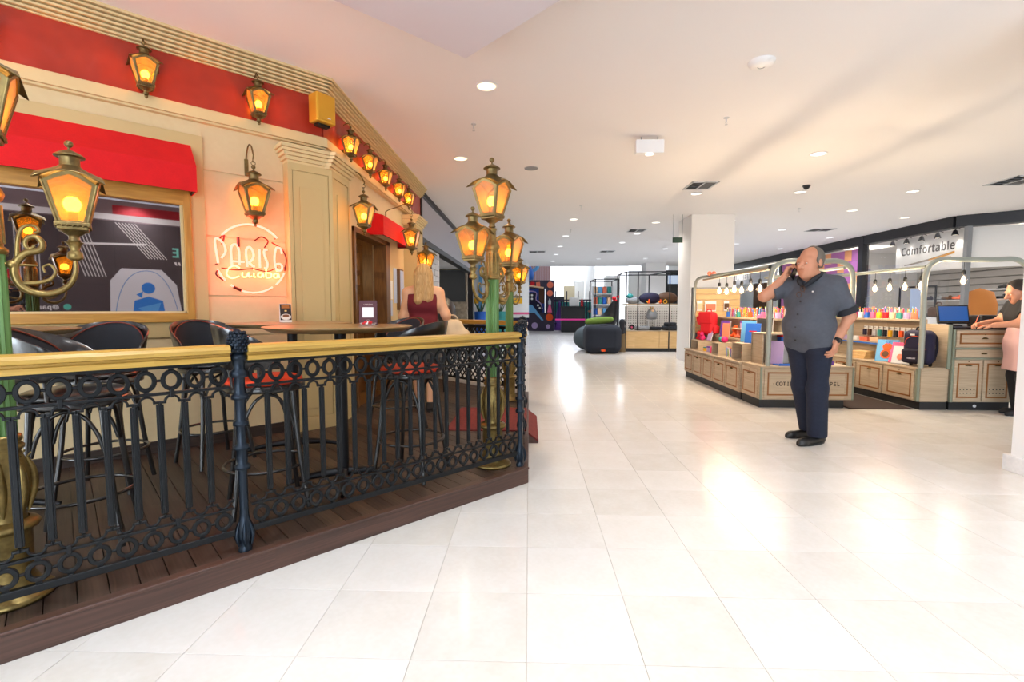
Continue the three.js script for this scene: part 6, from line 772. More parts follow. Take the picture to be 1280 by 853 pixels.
// hoarding behind the photographer, mirrored in the shop window
{
  const o = thing('hoarding', 'dark grey printed hoarding panel standing behind the camera', 'hoarding', [1.32, 0, 1.32], PI * 1.25);
  const W = 4.4, WV = 2.9, H = 3.1; part('panel', bx(-W / 2, -W / 2 + WV, 0.02, H, -0.06, 0), std(0x3a3235, 0.6), o);
  part('print', new THREE.PlaneGeometry(WV, H - 0.02).translate(-W / 2 + WV / 2, H / 2 + 0.01, 0.002), std(0xffffff, 0.6, 0, { map: canvasTex(1160, 1232, (c, w, h) => {
    const m = w / WV, X = x => (x + W / 2) * m, Y = y => h - y * m; c.fillStyle = '#4a3f41'; c.fillRect(0, 0, w, h); c.strokeStyle = '#3c3335'; c.lineWidth = 2; for (let i = 1; i < 4; i++) { c.beginPath(); c.moveTo(w * i / 4, 0); c.lineTo(w * i / 4, h); c.stroke(); } c.beginPath(); c.moveTo(0, Y(1.62)); c.lineTo(w, Y(1.62)); c.stroke();
    c.fillStyle = '#7d6a6c'; c.fillRect(0, 0, w, Y(2.72)); c.fillStyle = '#9c1420'; c.fillRect(0, Y(3.0), w * 0.5, Y(2.84) - Y(3.0)); c.fillStyle = '#e9e6e4'; c.fillRect(0, Y(2.84), w, Y(2.74) - Y(2.84));
    // striped letters
    c.strokeStyle = '#e2dedb'; c.lineWidth = 5; const leg = (x0, y0, x1, y1) => { for (let k = 0; k < 7; k++) { c.beginPath(); c.moveTo(X(x0 + k * 0.045), Y(y0)); c.lineTo(X(x1 + k * 0.045), Y(y1)); c.stroke(); } }; leg(-1.05, 2.7, -1.5, 2.1); leg(-0.35, 2.7, -0.62, 1.75); c.lineWidth = 14; c.beginPath(); c.moveTo(X(-1.2), Y(2.35)); c.lineTo(X(-0.3), Y(2.3)); c.stroke(); c.lineWidth = 5; leg(0.2, 2.7, 0.2, 1.5); leg(0.8, 2.65, 1.2, 1.9); leg(1.7, 2.7, 1.4, 1.9);
    c.fillStyle = '#7fd6c4'; c.font = `bold ${0.24 * m}px sans-serif`; c.fillText('QUE', X(-2.06), Y(2.15)); c.fillStyle = '#ece8e6'; c.fillText('S ”', X(-1.9), Y(1.89));
    // torn paper with seated figure
    c.fillStyle = '#d9d8dd'; c.beginPath(); c.moveTo(X(-1.77), Y(0.59)); c.lineTo(X(-1.63), Y(1.64)); c.lineTo(X(-1.41), Y(1.91)); c.lineTo(X(-0.83), Y(1.91)); c.lineTo(X(-0.67), Y(1.69)); c.lineTo(X(-0.63), Y(0.59)); c.fill(); c.strokeStyle = '#4f86c6'; c.lineWidth = 4; c.beginPath(); c.moveTo(X(-1.71), Y(0.59)); c.quadraticCurveTo(X(-1.59), Y(1.89), X(-1.20), Y(1.88)); c.quadraticCurveTo(X(-0.71), Y(1.89), X(-0.69), Y(0.59)); c.stroke();
    c.fillStyle = '#2f7fd6'; c.beginPath(); c.arc(X(-1.20), Y(1.57), 0.1 * m, 0, 7); c.fill(); c.beginPath(); c.moveTo(X(-1.02), Y(1.45)); c.lineTo(X(-1.12), Y(1.51)); c.lineTo(X(-1.10), Y(1.39)); c.fill(); c.beginPath(); c.moveTo(X(-1.41), Y(1.34)); c.lineTo(X(-1.20), Y(1.42)); c.lineTo(X(-0.99), Y(1.34)); c.lineTo(X(-0.94), Y(0.89)); c.lineTo(X(-0.79), Y(0.74)); c.lineTo(X(-0.95), Y(0.69)); c.lineTo(X(-1.05), Y(0.94)); c.lineTo(X(-1.08), Y(0.64)); c.lineTo(X(-1.32), Y(0.64)); c.lineTo(X(-1.35), Y(0.94)); c.lineTo(X(-1.45), Y(0.69)); c.lineTo(X(-1.61), Y(0.74)); c.lineTo(X(-1.46), Y(0.89)); c.fill(); c.fillStyle = '#59a6ea'; c.beginPath(); c.moveTo(X(-1.38), Y(1.31)); c.lineTo(X(-1.04), Y(1.21)); c.lineTo(X(-1.28), Y(0.99)); c.fill();
    c.fillStyle = '#4fb5a0'; c.beginPath(); c.arc(X(-0.1), Y(1.23), 0.05 * m, 0, 7); c.fill(); c.fillStyle = '#e6e2e0'; c.font = `bold ${0.1 * m}px sans-serif`; c.fillText('@parqueshop', X(0.0), Y(1.19)); c.fillRect(X(0.02), Y(1.09), 0.75 * m, 0.75 * m);
  }) }), o);
  part('brace', [rod([-2, 0, -0.5], [-2, 1.6, -0.06], 0.03), rod([0.5, 0, -0.5], [0.5, 1.6, -0.06], 0.03)], M.grey, o);
}
// ------------------------------------------------------------ people: distance fields meshed by surface nets
function netMesh(f, lo, hi, c) {
  const n = [0, 1, 2].map(i => Math.ceil((hi[i] - lo[i]) / c) + 1), [nx, ny, nz] = n, val = new Float32Array(nx * ny * nz), id = (i, j, k) => (k * ny + j) * nx + i;
  for (let k = 0; k < nz; k++) for (let j = 0; j < ny; j++) for (let i = 0; i < nx; i++) val[id(i, j, k)] = f(lo[0] + i * c, lo[1] + j * c, lo[2] + k * c);
  const vid = new Int32Array(nx * ny * nz).fill(-1), pos = [], idx = [];
  const E = [[0, 1], [2, 3], [4, 5], [6, 7], [0, 2], [1, 3], [4, 6], [5, 7], [0, 4], [1, 5], [2, 6], [3, 7]];
  for (let k = 0; k < nz - 1; k++) for (let j = 0; j < ny - 1; j++) for (let i = 0; i < nx - 1; i++) {
    const v = []; let m = 0; for (let b = 0; b < 8; b++) { const q = val[id(i + (b & 1), j + ((b >> 1) & 1), k + (b >> 2))]; v.push(q); if (q < 0) m |= 1 << b; }
    if (m === 0 || m === 255) continue; let x = 0, y = 0, z = 0, cnt = 0;
    for (const [a, b] of E) if ((v[a] < 0) !== (v[b] < 0)) { const t = v[a] / (v[a] - v[b]); x += (a & 1) + ((b & 1) - (a & 1)) * t; y += ((a >> 1) & 1) + (((b >> 1) & 1) - ((a >> 1) & 1)) * t; z += (a >> 2) + ((b >> 2) - (a >> 2)) * t; cnt++; }
    vid[id(i, j, k)] = pos.length / 3; pos.push(lo[0] + (i + x / cnt) * c, lo[1] + (j + y / cnt) * c, lo[2] + (k + z / cnt) * c);
  }
  const quad = (a, b, d, e, flip) => { if (a < 0 || b < 0 || d < 0 || e < 0) return; flip ? idx.push(a, d, b, a, e, d) : idx.push(a, b, d, a, d, e); };
  for (let k = 1; k < nz - 1; k++) for (let j = 1; j < ny - 1; j++) for (let i = 1; i < nx - 1; i++) {
    const s = val[id(i, j, k)] < 0;
    if (s !== (val[id(i + 1, j, k)] < 0)) quad(vid[id(i, j - 1, k - 1)], vid[id(i, j, k - 1)], vid[id(i, j, k)], vid[id(i, j - 1, k)], !s);
    if (s !== (val[id(i, j + 1, k)] < 0)) quad(vid[id(i - 1, j, k - 1)], vid[id(i, j, k - 1)], vid[id(i, j, k)], vid[id(i - 1, j, k)], s);
    if (s !== (val[id(i, j, k + 1)] < 0)) quad(vid[id(i - 1, j - 1, k)], vid[id(i, j - 1, k)], vid[id(i, j, k)], vid[id(i - 1, j, k)], !s);
  }
  const nor = [], h = c * 0.5; for (let i = 0; i < pos.length; i += 3) { const [x, y, z] = [pos[i], pos[i + 1], pos[i + 2]], a = f(x + h, y, z) - f(x - h, y, z), b = f(x, y + h, z) - f(x, y - h, z), d = f(x, y, z + h) - f(x, y, z - h), l = Math.hypot(a, b, d) || 1; nor.push(a / l, b / l, d / l); }
  const g = new THREE.BufferGeometry(); g.setAttribute('position', new THREE.Float32BufferAttribute(pos, 3)); g.setAttribute('normal', new THREE.Float32BufferAttribute(nor, 3)); g.setIndex(idx); return clean(g);
}
const cap = (x, y, z, b) => { const [a0, a1, a2, b0, b1, b2, ra, rb] = b, dx = b0 - a0, dy = b1 - a1, dz = b2 - a2, px = x - a0, py = y - a1, pz = z - a2, l = dx * dx + dy * dy + dz * dz, t = l > 0 ? Math.max(0, Math.min(1, (px * dx + py * dy + pz * dz) / l)) : 0; return Math.hypot(px - dx * t, py - dy * t, pz - dz * t) - (ra + (rb - ra) * t); };
const smin = (a, b, k) => { const h = Math.max(k - Math.abs(a - b), 0) / k; return Math.min(a, b) - h * h * k * 0.25; };
const B = (a, b, ra, rb = ra) => [...a, ...b, ra, rb];
function field(bones, k, inflate = 0) { return (x, y, z) => { let d = 9; for (const b of bones) d = smin(d, cap(x, y, z, b), k); return d - inflate; }; }
function bounds(bones, pad) { const lo = [9, 9, 9], hi = [-9, -9, -9]; for (const b of bones) for (let e = 0; e < 2; e++) for (let i = 0; i < 3; i++) { lo[i] = Math.min(lo[i], b[e * 3 + i] - b[6 + e] - pad); hi[i] = Math.max(hi[i], b[e * 3 + i] + b[6 + e] + pad); } return [lo, hi]; }
const lerp3 = (a, b, t) => [0, 1, 2].map(i => a[i] + (b[i] - a[i]) * t);
function handBones(w, d, n, thumb, curl, s = 1) {   // wrist, pointing direction, palm normal, side of the thumb (+1 or -1), curl in radians
  const D = V(...d).normalize(), Nn = V(...n).normalize(), N = Nn.sub(D.clone().multiplyScalar(Nn.dot(D))).normalize(), S = D.clone().cross(N).multiplyScalar(thumb), P = (a, b, c) => [w[0] + s * (D.x * a + S.x * b + N.x * c), w[1] + s * (D.y * a + S.y * b + N.y * c), w[2] + s * (D.z * a + S.z * b + N.z * c)];
  const out = [], off = [0.03, 0.01, -0.011, -0.03], len = [0.068, 0.077, 0.072, 0.056], rad = [0.0088, 0.0092, 0.0088, 0.0078];
  off.forEach((o, i) => { const kn = [0.084 - 0.006 * Math.abs(i - 1), o, 0]; out.push(B(P(0, o * 0.55, 0), P(...kn), 0.016 * s, 0.0135 * s)); let c = curl * (0.75 + 0.1 * i), p = kn.slice(); [0.45, 0.3, 0.25].forEach((f, j) => { const l = len[i] * f, q = [p[0] + Math.cos(c) * l, p[1] + o * 0.05, p[2] + Math.sin(c) * l]; out.push(B(P(...p), P(...q), rad[i] * s * (1 - 0.06 * j), rad[i] * s * (0.94 - 0.08 * j))); p = q; c += curl * 0.9; }); });
  out.push(B(P(0.02, 0.018, 0.006), P(0.045, 0.044, 0.014), 0.015 * s, 0.0115 * s), B(P(0.045, 0.044, 0.014), P(0.075, 0.05, 0.014 + 0.03 * Math.sin(curl)), 0.0105 * s, 0.0095 * s), B(P(0.075, 0.05, 0.014 + 0.03 * Math.sin(curl)), P(0.097, 0.046, 0.018 + 0.045 * Math.sin(curl)), 0.0095 * s, 0.0085 * s));
  return out;
}
// head in its own frame, facing +z; returns helpers that move points into the head frame
function headFrame(c, yaw, pitch, s) { const m = new THREE.Matrix4().makeRotationFromEuler(new THREE.Euler(pitch, yaw, 0, 'YXZ')).setPosition(...c).scale(V(s, s, s)); const inv = m.clone().invert().elements; return { m, to: (x, y, z) => [inv[0] * x + inv[4] * y + inv[8] * z + inv[12], inv[1] * x + inv[5] * y + inv[9] * z + inv[13], inv[2] * x + inv[6] * y + inv[10] * z + inv[14]] }; }
const ell = (x, y, z, cx, cy, cz, rx, ry, rz) => { const k = Math.hypot((x - cx) / rx, (y - cy) / ry, (z - cz) / rz); return (k - 1) * Math.min(rx, ry, rz); };
function headField(jowl = 0) {
  const f = [B([0, -0.015, 0.03], [0, -0.075, 0.045], 0.058 + jowl * 0.5, 0.043 + jowl), B([-0.03, -0.02, 0.045], [-0.025, -0.05, 0.055], 0.035 + jowl * 0.4, 0.03 + jowl), B([0.03, -0.02, 0.045], [0.025, -0.05, 0.055], 0.035 + jowl * 0.4, 0.03 + jowl), B([0, -0.094, 0.068], [0, -0.094, 0.07], 0.027), B([-0.04, 0.024, 0.066], [0.04, 0.024, 0.066], 0.02), B([0, -0.09, 0.0], [0, -0.16, -0.03], 0.055 + jowl, 0.062 + jowl)];
  const n = [B([0, 0.016, 0.09], [0, -0.024, 0.12], 0.0105, 0.0165), B([-0.012, -0.03, 0.1], [0.012, -0.03, 0.1], 0.0115)], li = [B([-0.02, -0.062, 0.086], [0.02, -0.062, 0.086], 0.009)];
  return (x, y, z) => { let d = ell(x, y, z, 0, 0.035, -0.018, 0.076, 0.09, 0.098); for (const b of f) d = smin(d, cap(x, y, z, b), 0.03); for (const b of n) d = smin(d, cap(x, y, z, b), 0.012); for (const b of li) d = smin(d, cap(x, y, z, b), 0.01); for (const s of [-1, 1]) { const so = ell(x, y, z, s * 0.033, 0.003, 0.098, 0.018, 0.012, 0.018); d = Math.max(d, -so); d = smin(d, cap(x, y, z, B([s * 0.019, 0.0115, 0.083], [s * 0.046, 0.0095, 0.077], 0.0075, 0.007)), 0.004); d = smin(d, cap(x, y, z, B([s * 0.02, -0.0085, 0.081], [s * 0.045, -0.0085, 0.076], 0.0055, 0.005)), 0.004); d = smin(d, ell(x, y, z, s * 0.08, -0.006, -0.008, 0.011, 0.031, 0.02), 0.008); } return d; };
}
function person(o) {
  const g = thing('person', o.label, 'person', o.pos, o.turn), J = o.j, s = o.s || 1, c = o.cell || 0.012, fine = o.fine || 0.004, fat = o.fat || 0;
  const torso = [B([-0.075, J.hipY, J.hz || 0], [0.075, J.hipY, J.hz || 0], 0.125 + fat * 0.3), B([-0.06, J.waistY, J.wz || 0], [0.06, J.waistY, J.wz || 0], 0.115 + fat), B([-0.085, J.chestY, J.cz || 0], [0.085, J.chestY, J.cz || 0], 0.12 + fat * 0.5), B([-0.06, J.chestY + 0.1, J.cz || 0], [0.06, J.chestY + 0.1, J.cz || 0], 0.085), B(J.ls, [0.04, J.ls[1] + 0.045, J.cz || 0], 0.06, 0.056), B(J.rs, [-0.04, J.rs[1] + 0.045, J.cz || 0], 0.06, 0.056), ...(o.extra || [])];
  const neck = B([0, J.ls[1] + 0.02, (J.cz || 0) - 0.01], lerp3([0, J.ls[1] + 0.04, J.cz || 0], J.head, 0.55), 0.058 + fat * 0.1, 0.055 + fat * 0.1);
  const arms = [B(J.ls, J.le, 0.054, 0.044), B(J.le, J.lw, 0.044, 0.029), B(J.rs, J.re, 0.054, 0.044), B(J.re, J.rw, 0.044, 0.029)];
  const legs = [B([0.09, J.hipY - 0.04, J.hz || 0], J.lk, 0.095, 0.062), B(J.lk, J.la, 0.062, 0.04), B([-0.09, J.hipY - 0.04, J.hz || 0], J.rk, 0.095, 0.062), B(J.rk, J.ra, 0.062, 0.04)];
  const all = [...torso, neck, ...arms, ...legs], bf = field(all, 0.05), [lo, hi] = bounds(all, 0.03);
  const H = headFrame(J.head, J.yaw || 0, J.pitch || 0, o.hs || 1), hf = headField(o.jowl || 0), geos = [netMesh(bf, lo, hi, c)];
  const R0 = 0.2; geos.push(netMesh(hf, [-0.11, -0.19, -0.13], [0.11, 0.14, 0.14], fine).applyMatrix4(H.m));
  for (const h of o.hands) { const hb = handBones(...h), [a, b] = bounds(hb, 0.02); geos.push(netMesh(field(hb, 0.008), a, b, fine * 0.85)); }
  part('body', geos, o.skin, g);
  // face details
  const F = (name, geo, m) => { const x = part(name, geo, m, g); x.applyMatrix4(H.m); };
  for (const q of [-1, 1]) { F('eye', ball(0.0115, q * 0.033, 0.0015, 0.0765, 12, 8), M.eyeWhite); F('iris', ball(0.0072, q * 0.033, 0.0005, 0.0815, 10, 8), M.iris); F('eyebrow', taper([[q * 0.014, 0.025, 0.089], [q * 0.034, 0.031, 0.084], [q * 0.053, 0.024, 0.071]], t => 0.006 * (1 - 0.5 * t), 8, 6), o.brow || M.brow); }
  F('lips', taper([[-0.022, -0.062, 0.089], [0, -0.0605, 0.0965], [0.022, -0.062, 0.089]], t => 0.003 + 0.002 * Math.sin(PI * t), 10, 6), M.lips);
  if (o.hair) { const [hl, hh] = o.hairBox || [[-0.12, -0.16, -0.16], [0.12, 0.15, 0.13]]; F('hair', netMesh((x, y, z) => o.hair(x, y, z, hf), hl, hh, fine * 1.1), o.hairMat); }
  // sleeves: [shoulder, elbow, where the sleeve ends, radii]; cut across the arm, so the trunk of the garment keeps its own hem
  const cloth = (name, bones, k, inf, cutFn, m, label, sleeves = [], cell = c * 0.8) => { const ff = field(bones, k, inf), sl = sleeves.map(([p, q, t, r0, r1]) => { const bn = B(p, q, r0, r1); return (x, y, z) => Math.max(cap(x, y, z, bn) - inf, along([x, y, z], p, q, t)); }), [a, b] = bounds([...bones, ...sleeves.map(q => B(q[0], q[1], q[3], q[4]))], inf + 0.02); return part(name, netMesh((x, y, z) => { let d = Math.max(ff(x, y, z), cutFn(x, y, z)); for (const q of sl) d = smin(d, q(x, y, z), 0.035); return d; }, a, b, cell), m, g, label); };
  o.dress({ g, torso, arms, legs, neck, cloth, J, H, F });
  return g;
}
const along = (p, a, b, t) => { const d = [b[0] - a[0], b[1] - a[1], b[2] - a[2]], l = Math.hypot(...d); return ((p[0] - a[0]) * d[0] + (p[1] - a[1]) * d[1] + (p[2] - a[2]) * d[2]) / l - t * l; };
const segOf = (a, b, t0, t1, r0, r1) => B(lerp3(a, b, t0), lerp3(a, b, t1), r0, r1);
function shoe(g, a, dir, m, len = 0.27, sole) { const t = Math.atan2(dir[0], dir[1]), o = new THREE.Group(); o.name = 'shoe'; o.position.set(a[0], 0, a[2]); o.rotation.y = t; g.add(o);
  const L = len, f = (x, y, z) => { const d = smin(cap(x, y, z, B([0, 0.035, -0.04], [0, 0.03, L - 0.11], 0.042, 0.036)), cap(x, y, z, B([0, 0.05, -0.03], [0, 0.075, -0.025], 0.04, 0.044)), 0.03); return Math.max(smin(d, cap(x, y, z, B([0, 0.022, L - 0.12], [0, 0.02, L - 0.08], 0.036, 0.024)), 0.03), -y + 0.004, y - 0.1); };
  o.add(mesh('upper', netMesh(f, [-0.06, -0.01, -0.1], [0.06, 0.12, L - 0.03], 0.007), m)); const sh = new THREE.Shape(); sh.absellipse(0, 0, 0.044, L / 2 + 0.005, 0, PI * 2); o.add(mesh('sole', extr(sh, 0.014, 0.002, 12).rotateX(PI / 2).translate(0, 0.014, L / 2 - 0.09), sole || m)); }

// --- man in grey shirt on the telephone
{
  const J = { hipY: 0.93, waistY: 1.07, chestY: 1.29, wz: 0.035, cz: 0.0, ls: [0.175, 1.43, -0.04], rs: [-0.18, 1.43, 0.04], le: [0.25, 1.15, -0.14], lw: [0.235, 0.93, 0.02], re: [-0.31, 1.335, 0.235], rw: [-0.175, 1.515, 0.15], lk: [0.11, 0.5, 0.06], la: [0.11, 0.09, 0.03], rk: [-0.075, 0.5, -0.03], ra: [-0.06, 0.09, -0.14], head: [0.0, 1.632, 0.05], yaw: R(-10), pitch: R(6) };
  person({ label: 'balding man in grey short-sleeved shirt and dark jeans holding a phone to his ear', pos: [2.58, 0, -4.52], turn: R(-58), j: J, fat: 0.032, jowl: 0.008, cell: 0.012, fine: 0.0036, skin: M.skin, hs: 1.12, extra: [B([-0.03, 1.06, 0.1], [0.03, 1.06, 0.1], 0.13), B([-0.02, 1.2, 0.07], [0.02, 1.2, 0.07], 0.115)],
    hands: [[J.lw, [-0.05, -0.95, 0.35], [-0.9, 0, 0.2], 1, 0.5, 1.08], [J.rw, [0.25, 0.82, -0.35], [0.75, -0.2, -0.1], 1, 0.75, 1.05]],
    hairMat: M.hairGrey, hair: (x, y, z, hf) => Math.max(hf(x, y, z) - 0.007, -(hf(x, y, z) + 0.004), z - 0.024 + (y > 0.02 ? (y - 0.02) * 0.4 : 0), -y - 0.05 + (z > -0.02 ? (z + 0.02) * 1.2 : 0), Math.abs(x) > 0.085 ? 0.01 : -1),
    dress: ({ g, torso, arms, legs, cloth, H }) => {
      const sl = 0.86, sr = 0.72;
      cloth('shirt', torso, 0.045, 0.017, (x, y, z) => Math.max(0.82 - y, y - 1.545 + 0.75 * Math.max(0, z)), M.shirtGrey, 'grey short-sleeved shirt', [[J.ls, J.le, sl, 0.06, 0.062], [J.rs, J.re, sr, 0.06, 0.06]]);
      const cuff = (a, b, t0, t1) => part('sleeve_cuff', rod(lerp3(a, b, t0), lerp3(a, b, t1), 0.087, 20, 0.085), M.shirtDark, g); cuff(J.ls, J.le, 0.72, 0.9); 
      part('collar', [taper([[-0.088, 1.525, -0.01], [-0.08, 1.505, 0.06], [-0.05, 1.46, 0.12], [-0.006, 1.42, 0.145]], t => 0.014 + 0.009 * Math.sin(PI * t), 14, 8), taper([[0.088, 1.525, -0.01], [0.08, 1.505, 0.06], [0.05, 1.46, 0.12], [0.006, 1.42, 0.145]], t => 0.014 + 0.009 * Math.sin(PI * t), 14, 8), taper([[-0.088, 1.525, -0.01], [-0.06, 1.54, -0.07], [0, 1.545, -0.092], [0.06, 1.54, -0.07], [0.088, 1.525, -0.01]], () => 0.015, 18, 8)], M.shirtDark, g, 'dark shirt collar');
      for (let i = 0; i < 5; i++) { const y = 1.4 - i * 0.115, z = [0.148, 0.183, 0.218, 0.242, 0.238][i]; part('button', cyl(0.0075, 0.0075, 0.006, 0, y, z + 0.003, 10, PI / 2), M.blackPlastic, g); }
      part('logo', box(0.012, 0.012, 0.003, 0.085, 1.37, 0.152), M.paper, g);
      part('eyeglasses', [new THREE.TorusGeometry(0.021, 0.0025, 6, 18).scale(1, 1.15, 1).rotateZ(0.3).translate(-0.012, 1.345, 0.19), new THREE.TorusGeometry(0.021, 0.0025, 6, 18).scale(1, 1.15, 1).rotateZ(0.3).translate(0.006, 1.395, 0.17), rod([0.01, 1.42, 0.16], [0.03, 1.36, 0.185], 0.002, 5)], M.brown, g);
      cloth('jeans', [torso[0], B(J.waistY > 1 ? [-0.06, 0.99, 0.01] : [0, 0, 0], [0.06, 0.99, 0.01], 0.13), ...legs.map((b, i) => { const q = b.slice(); if (i % 2) { q[6] += 0.012; q[7] += 0.028; } return q; })], 0.05, 0.012, (x, y, z) => Math.max(0.065 - y, y - 0.98), M.jeans, 'dark navy jeans');
      shoe(g, J.la, [-0.12, 1], M.shoeBlack, 0.31); shoe(g, J.ra, [-0.3, 1], M.shoeBlack, 0.31);
      const wt = lerp3(J.le, J.lw, 0.9), wb = lerp3(J.le, J.lw, 1.0); part('watch', [rod(wt, wb, 0.037, 18), rbox(0.03, 0.034, 0.02, 0.006, ...lerp3(wt, wb, 0.5).map((v, i) => v + [0.02, 0, 0.028][i]))], M.blackPlastic, g, 'black wrist watch');
      part('phone', rbox(0.012, 0.15, 0.072, 0.005, 0, 0, 0).applyMatrix4(new THREE.Matrix4().makeRotationFromEuler(new THREE.Euler(R(-28), R(8), R(-4))).setPosition(-0.112, 1.565, 0.095)), M.blackPlastic, g, 'black phone');
    } });
}
// --- woman with long blonde hair walking on the deck, seen from behind
{
  const J = { hipY: 0.84, waistY: 0.98, chestY: 1.15, ls: [0.165, 1.28, 0], rs: [-0.165, 1.28, 0], le: [0.215, 1.02, -0.03], lw: [0.21, 0.82, 0.06], re: [-0.25, 1.04, -0.02], rw: [-0.27, 0.88, 0.14], lk: [0.085, 0.46, 0.06], la: [0.085, 0.08, 0.1], rk: [-0.085, 0.46, 0], ra: [-0.085, 0.08, -0.12], head: [0, 1.46, 0.03], yaw: R(8), pitch: R(4) };
  person({ label: 'woman with long blonde hair and maroon sleeveless top standing on the deck', pos: [-1.16, DECK, -5.3], turn: R(184), j: J, cell: 0.013, fine: 0.0045, skin: M.skinPale, fat: -0.012,
    hands: [[J.lw, [0, -1, 0.2], [-1, 0, 0], -1 * -1, 0.4, 0.9], [J.rw, [0, -0.6, 0.8], [0.6, -0.5, 0], -1, 0.9, 0.9]], hairMat: M.hairBlonde, hairBox: [[-0.16, -0.36, -0.2], [0.16, 0.16, 0.13]],
    hair: (x, y, z, hf) => { const c = Math.max(hf(x, y, z) - 0.016, z - 0.03 - (y > 0.05 ? 0.05 : 0)); let d = smin(c, cap(x, y, z, B([-0.04, 0.02, -0.085], [-0.055, -0.25, -0.1], 0.06, 0.055)), 0.04); d = smin(d, cap(x, y, z, B([0.04, 0.02, -0.085], [0.055, -0.27, -0.1], 0.06, 0.05)), 0.04); return d + 0.003 * Math.sin(x * 190) * Math.sin(y * 14 + x * 30); },
    dress: ({ g, torso, legs, cloth }) => {
      cloth('top', torso.slice(0, 6), 0.05, 0.008, (x, y, z) => Math.max(0.86 - y, y - 1.27 - 0.3 * Math.max(0, 0.06 - Math.abs(x)), Math.abs(x) - 0.16), M.maroon, 'maroon sleeveless top');
      cloth('skirt', [torso[0], B([-0.06, 0.92, 0], [0.06, 0.92, 0], 0.115), ...[0, 2].map(i => { const q = legs[i].slice(); q[6] += 0.02; q[7] += 0.04; return q; })], 0.07, 0.012, (x, y) => Math.max(0.5 - y, y - 0.93), M.skirt, 'dark skirt');
      shoe(g, J.la, [0, 1], M.skirt, 0.24); shoe(g, J.ra, [0, 1], M.skirt, 0.24);
    } });
  const b = thing('cream_bag', 'soft cream tote bag carried beside the blonde woman', 'bag', [-0.83, 0.86, -5.34]); part('bag', netMesh(field([B([-0.1, 0.06, 0], [0.1, 0.05, 0], 0.1, 0.09), B([-0.04, 0.16, 0], [0.03, 0.17, 0.0], 0.09, 0.07)], 0.06), [-0.25, -0.1, -0.15], [0.25, 0.3, 0.15], 0.012), M.creamBag, b); part('strap', tube([[-0.1, 0.2, 0], [-0.06, 0.28, 0.01], [0.02, 0.28, 0.01], [0.06, 0.2, 0]], 0.008, 16, 6), M.creamBag, b);
}
// --- shop assistant at the till
{
  const J = { hipY: 0.83, waistY: 0.97, chestY: 1.13, cz: 0.04, ls: [0.16, 1.26, 0.05], rs: [-0.16, 1.26, 0.05], le: [0.22, 1.06, 0.16], lw: [0.14, 1.03, 0.36], re: [-0.22, 1.07, 0.14], rw: [-0.1, 1.05, 0.35], lk: [0.085, 0.45, 0.02], la: [0.085, 0.08, 0], rk: [-0.085, 0.45, 0.02], ra: [-0.085, 0.08, -0.03], head: [0, 1.41, 0.1], yaw: 0, pitch: R(24) };
  person({ label: 'shop assistant with dark tied hair, black top and pink apron leaning on the till cabinet', pos: [5.62, 0, -5.66], turn: R(-108), j: J, cell: 0.013, fine: 0.0045, skin: M.skin, fat: -0.008, hands: [[J.lw, [-0.2, -0.1, 0.95], [0, -1, 0], 1, 0.25, 0.9], [J.rw, [0.1, -0.15, 0.9], [0.3, -1, 0], -1, 0.7, 0.9]], hairMat: M.hairDark, hairBox: [[-0.12, -0.16, -0.2], [0.12, 0.16, 0.13]],
    hair: (x, y, z, hf) => smin(Math.max(hf(x, y, z) - 0.012, z - 0.045 + Math.max(0, (0.06 - y) * 0.8)), ell(x, y, z, 0, 0.03, -0.135, 0.045, 0.05, 0.045), 0.02),
    dress: ({ g, torso, arms, legs, cloth }) => {
      cloth('top', torso, 0.05, 0.01, (x, y, z) => Math.max(0.8 - y, y - 1.32), M.blackCloth, 'black top', [[J.ls, J.le, 0.55, 0.058, 0.055], [J.rs, J.re, 0.55, 0.058, 0.055]]);
      cloth('trousers', [torso[0], ...legs.map((b, i) => { const q = b.slice(); if (i % 2) { q[6] += 0.012; q[7] += 0.025; } return q; })], 0.05, 0.01, (x, y) => Math.max(0.05 - y, y - 0.9), M.blackCloth, 'black trousers');
      cloth('apron', [torso[0], torso[1], ...[0, 2].map(i => { const q = legs[i].slice(); q[7] += 0.05; return q; })], 0.08, 0.026, (x, y, z) => Math.max(0.52 - y, y - 1.04, -z - 0.06), M.apronPink, 'dusty pink waist apron');
      shoe(g, J.la, [0, 1], M.blackCloth, 0.24, M.paper); shoe(g, J.ra, [0, 1], M.blackCloth, 0.24, M.paper);
      part('pen', rod([-0.1, 1.0, 0.43], [-0.08, 1.14, 0.4], 0.005, 6), M.coral, g);
    } });
}
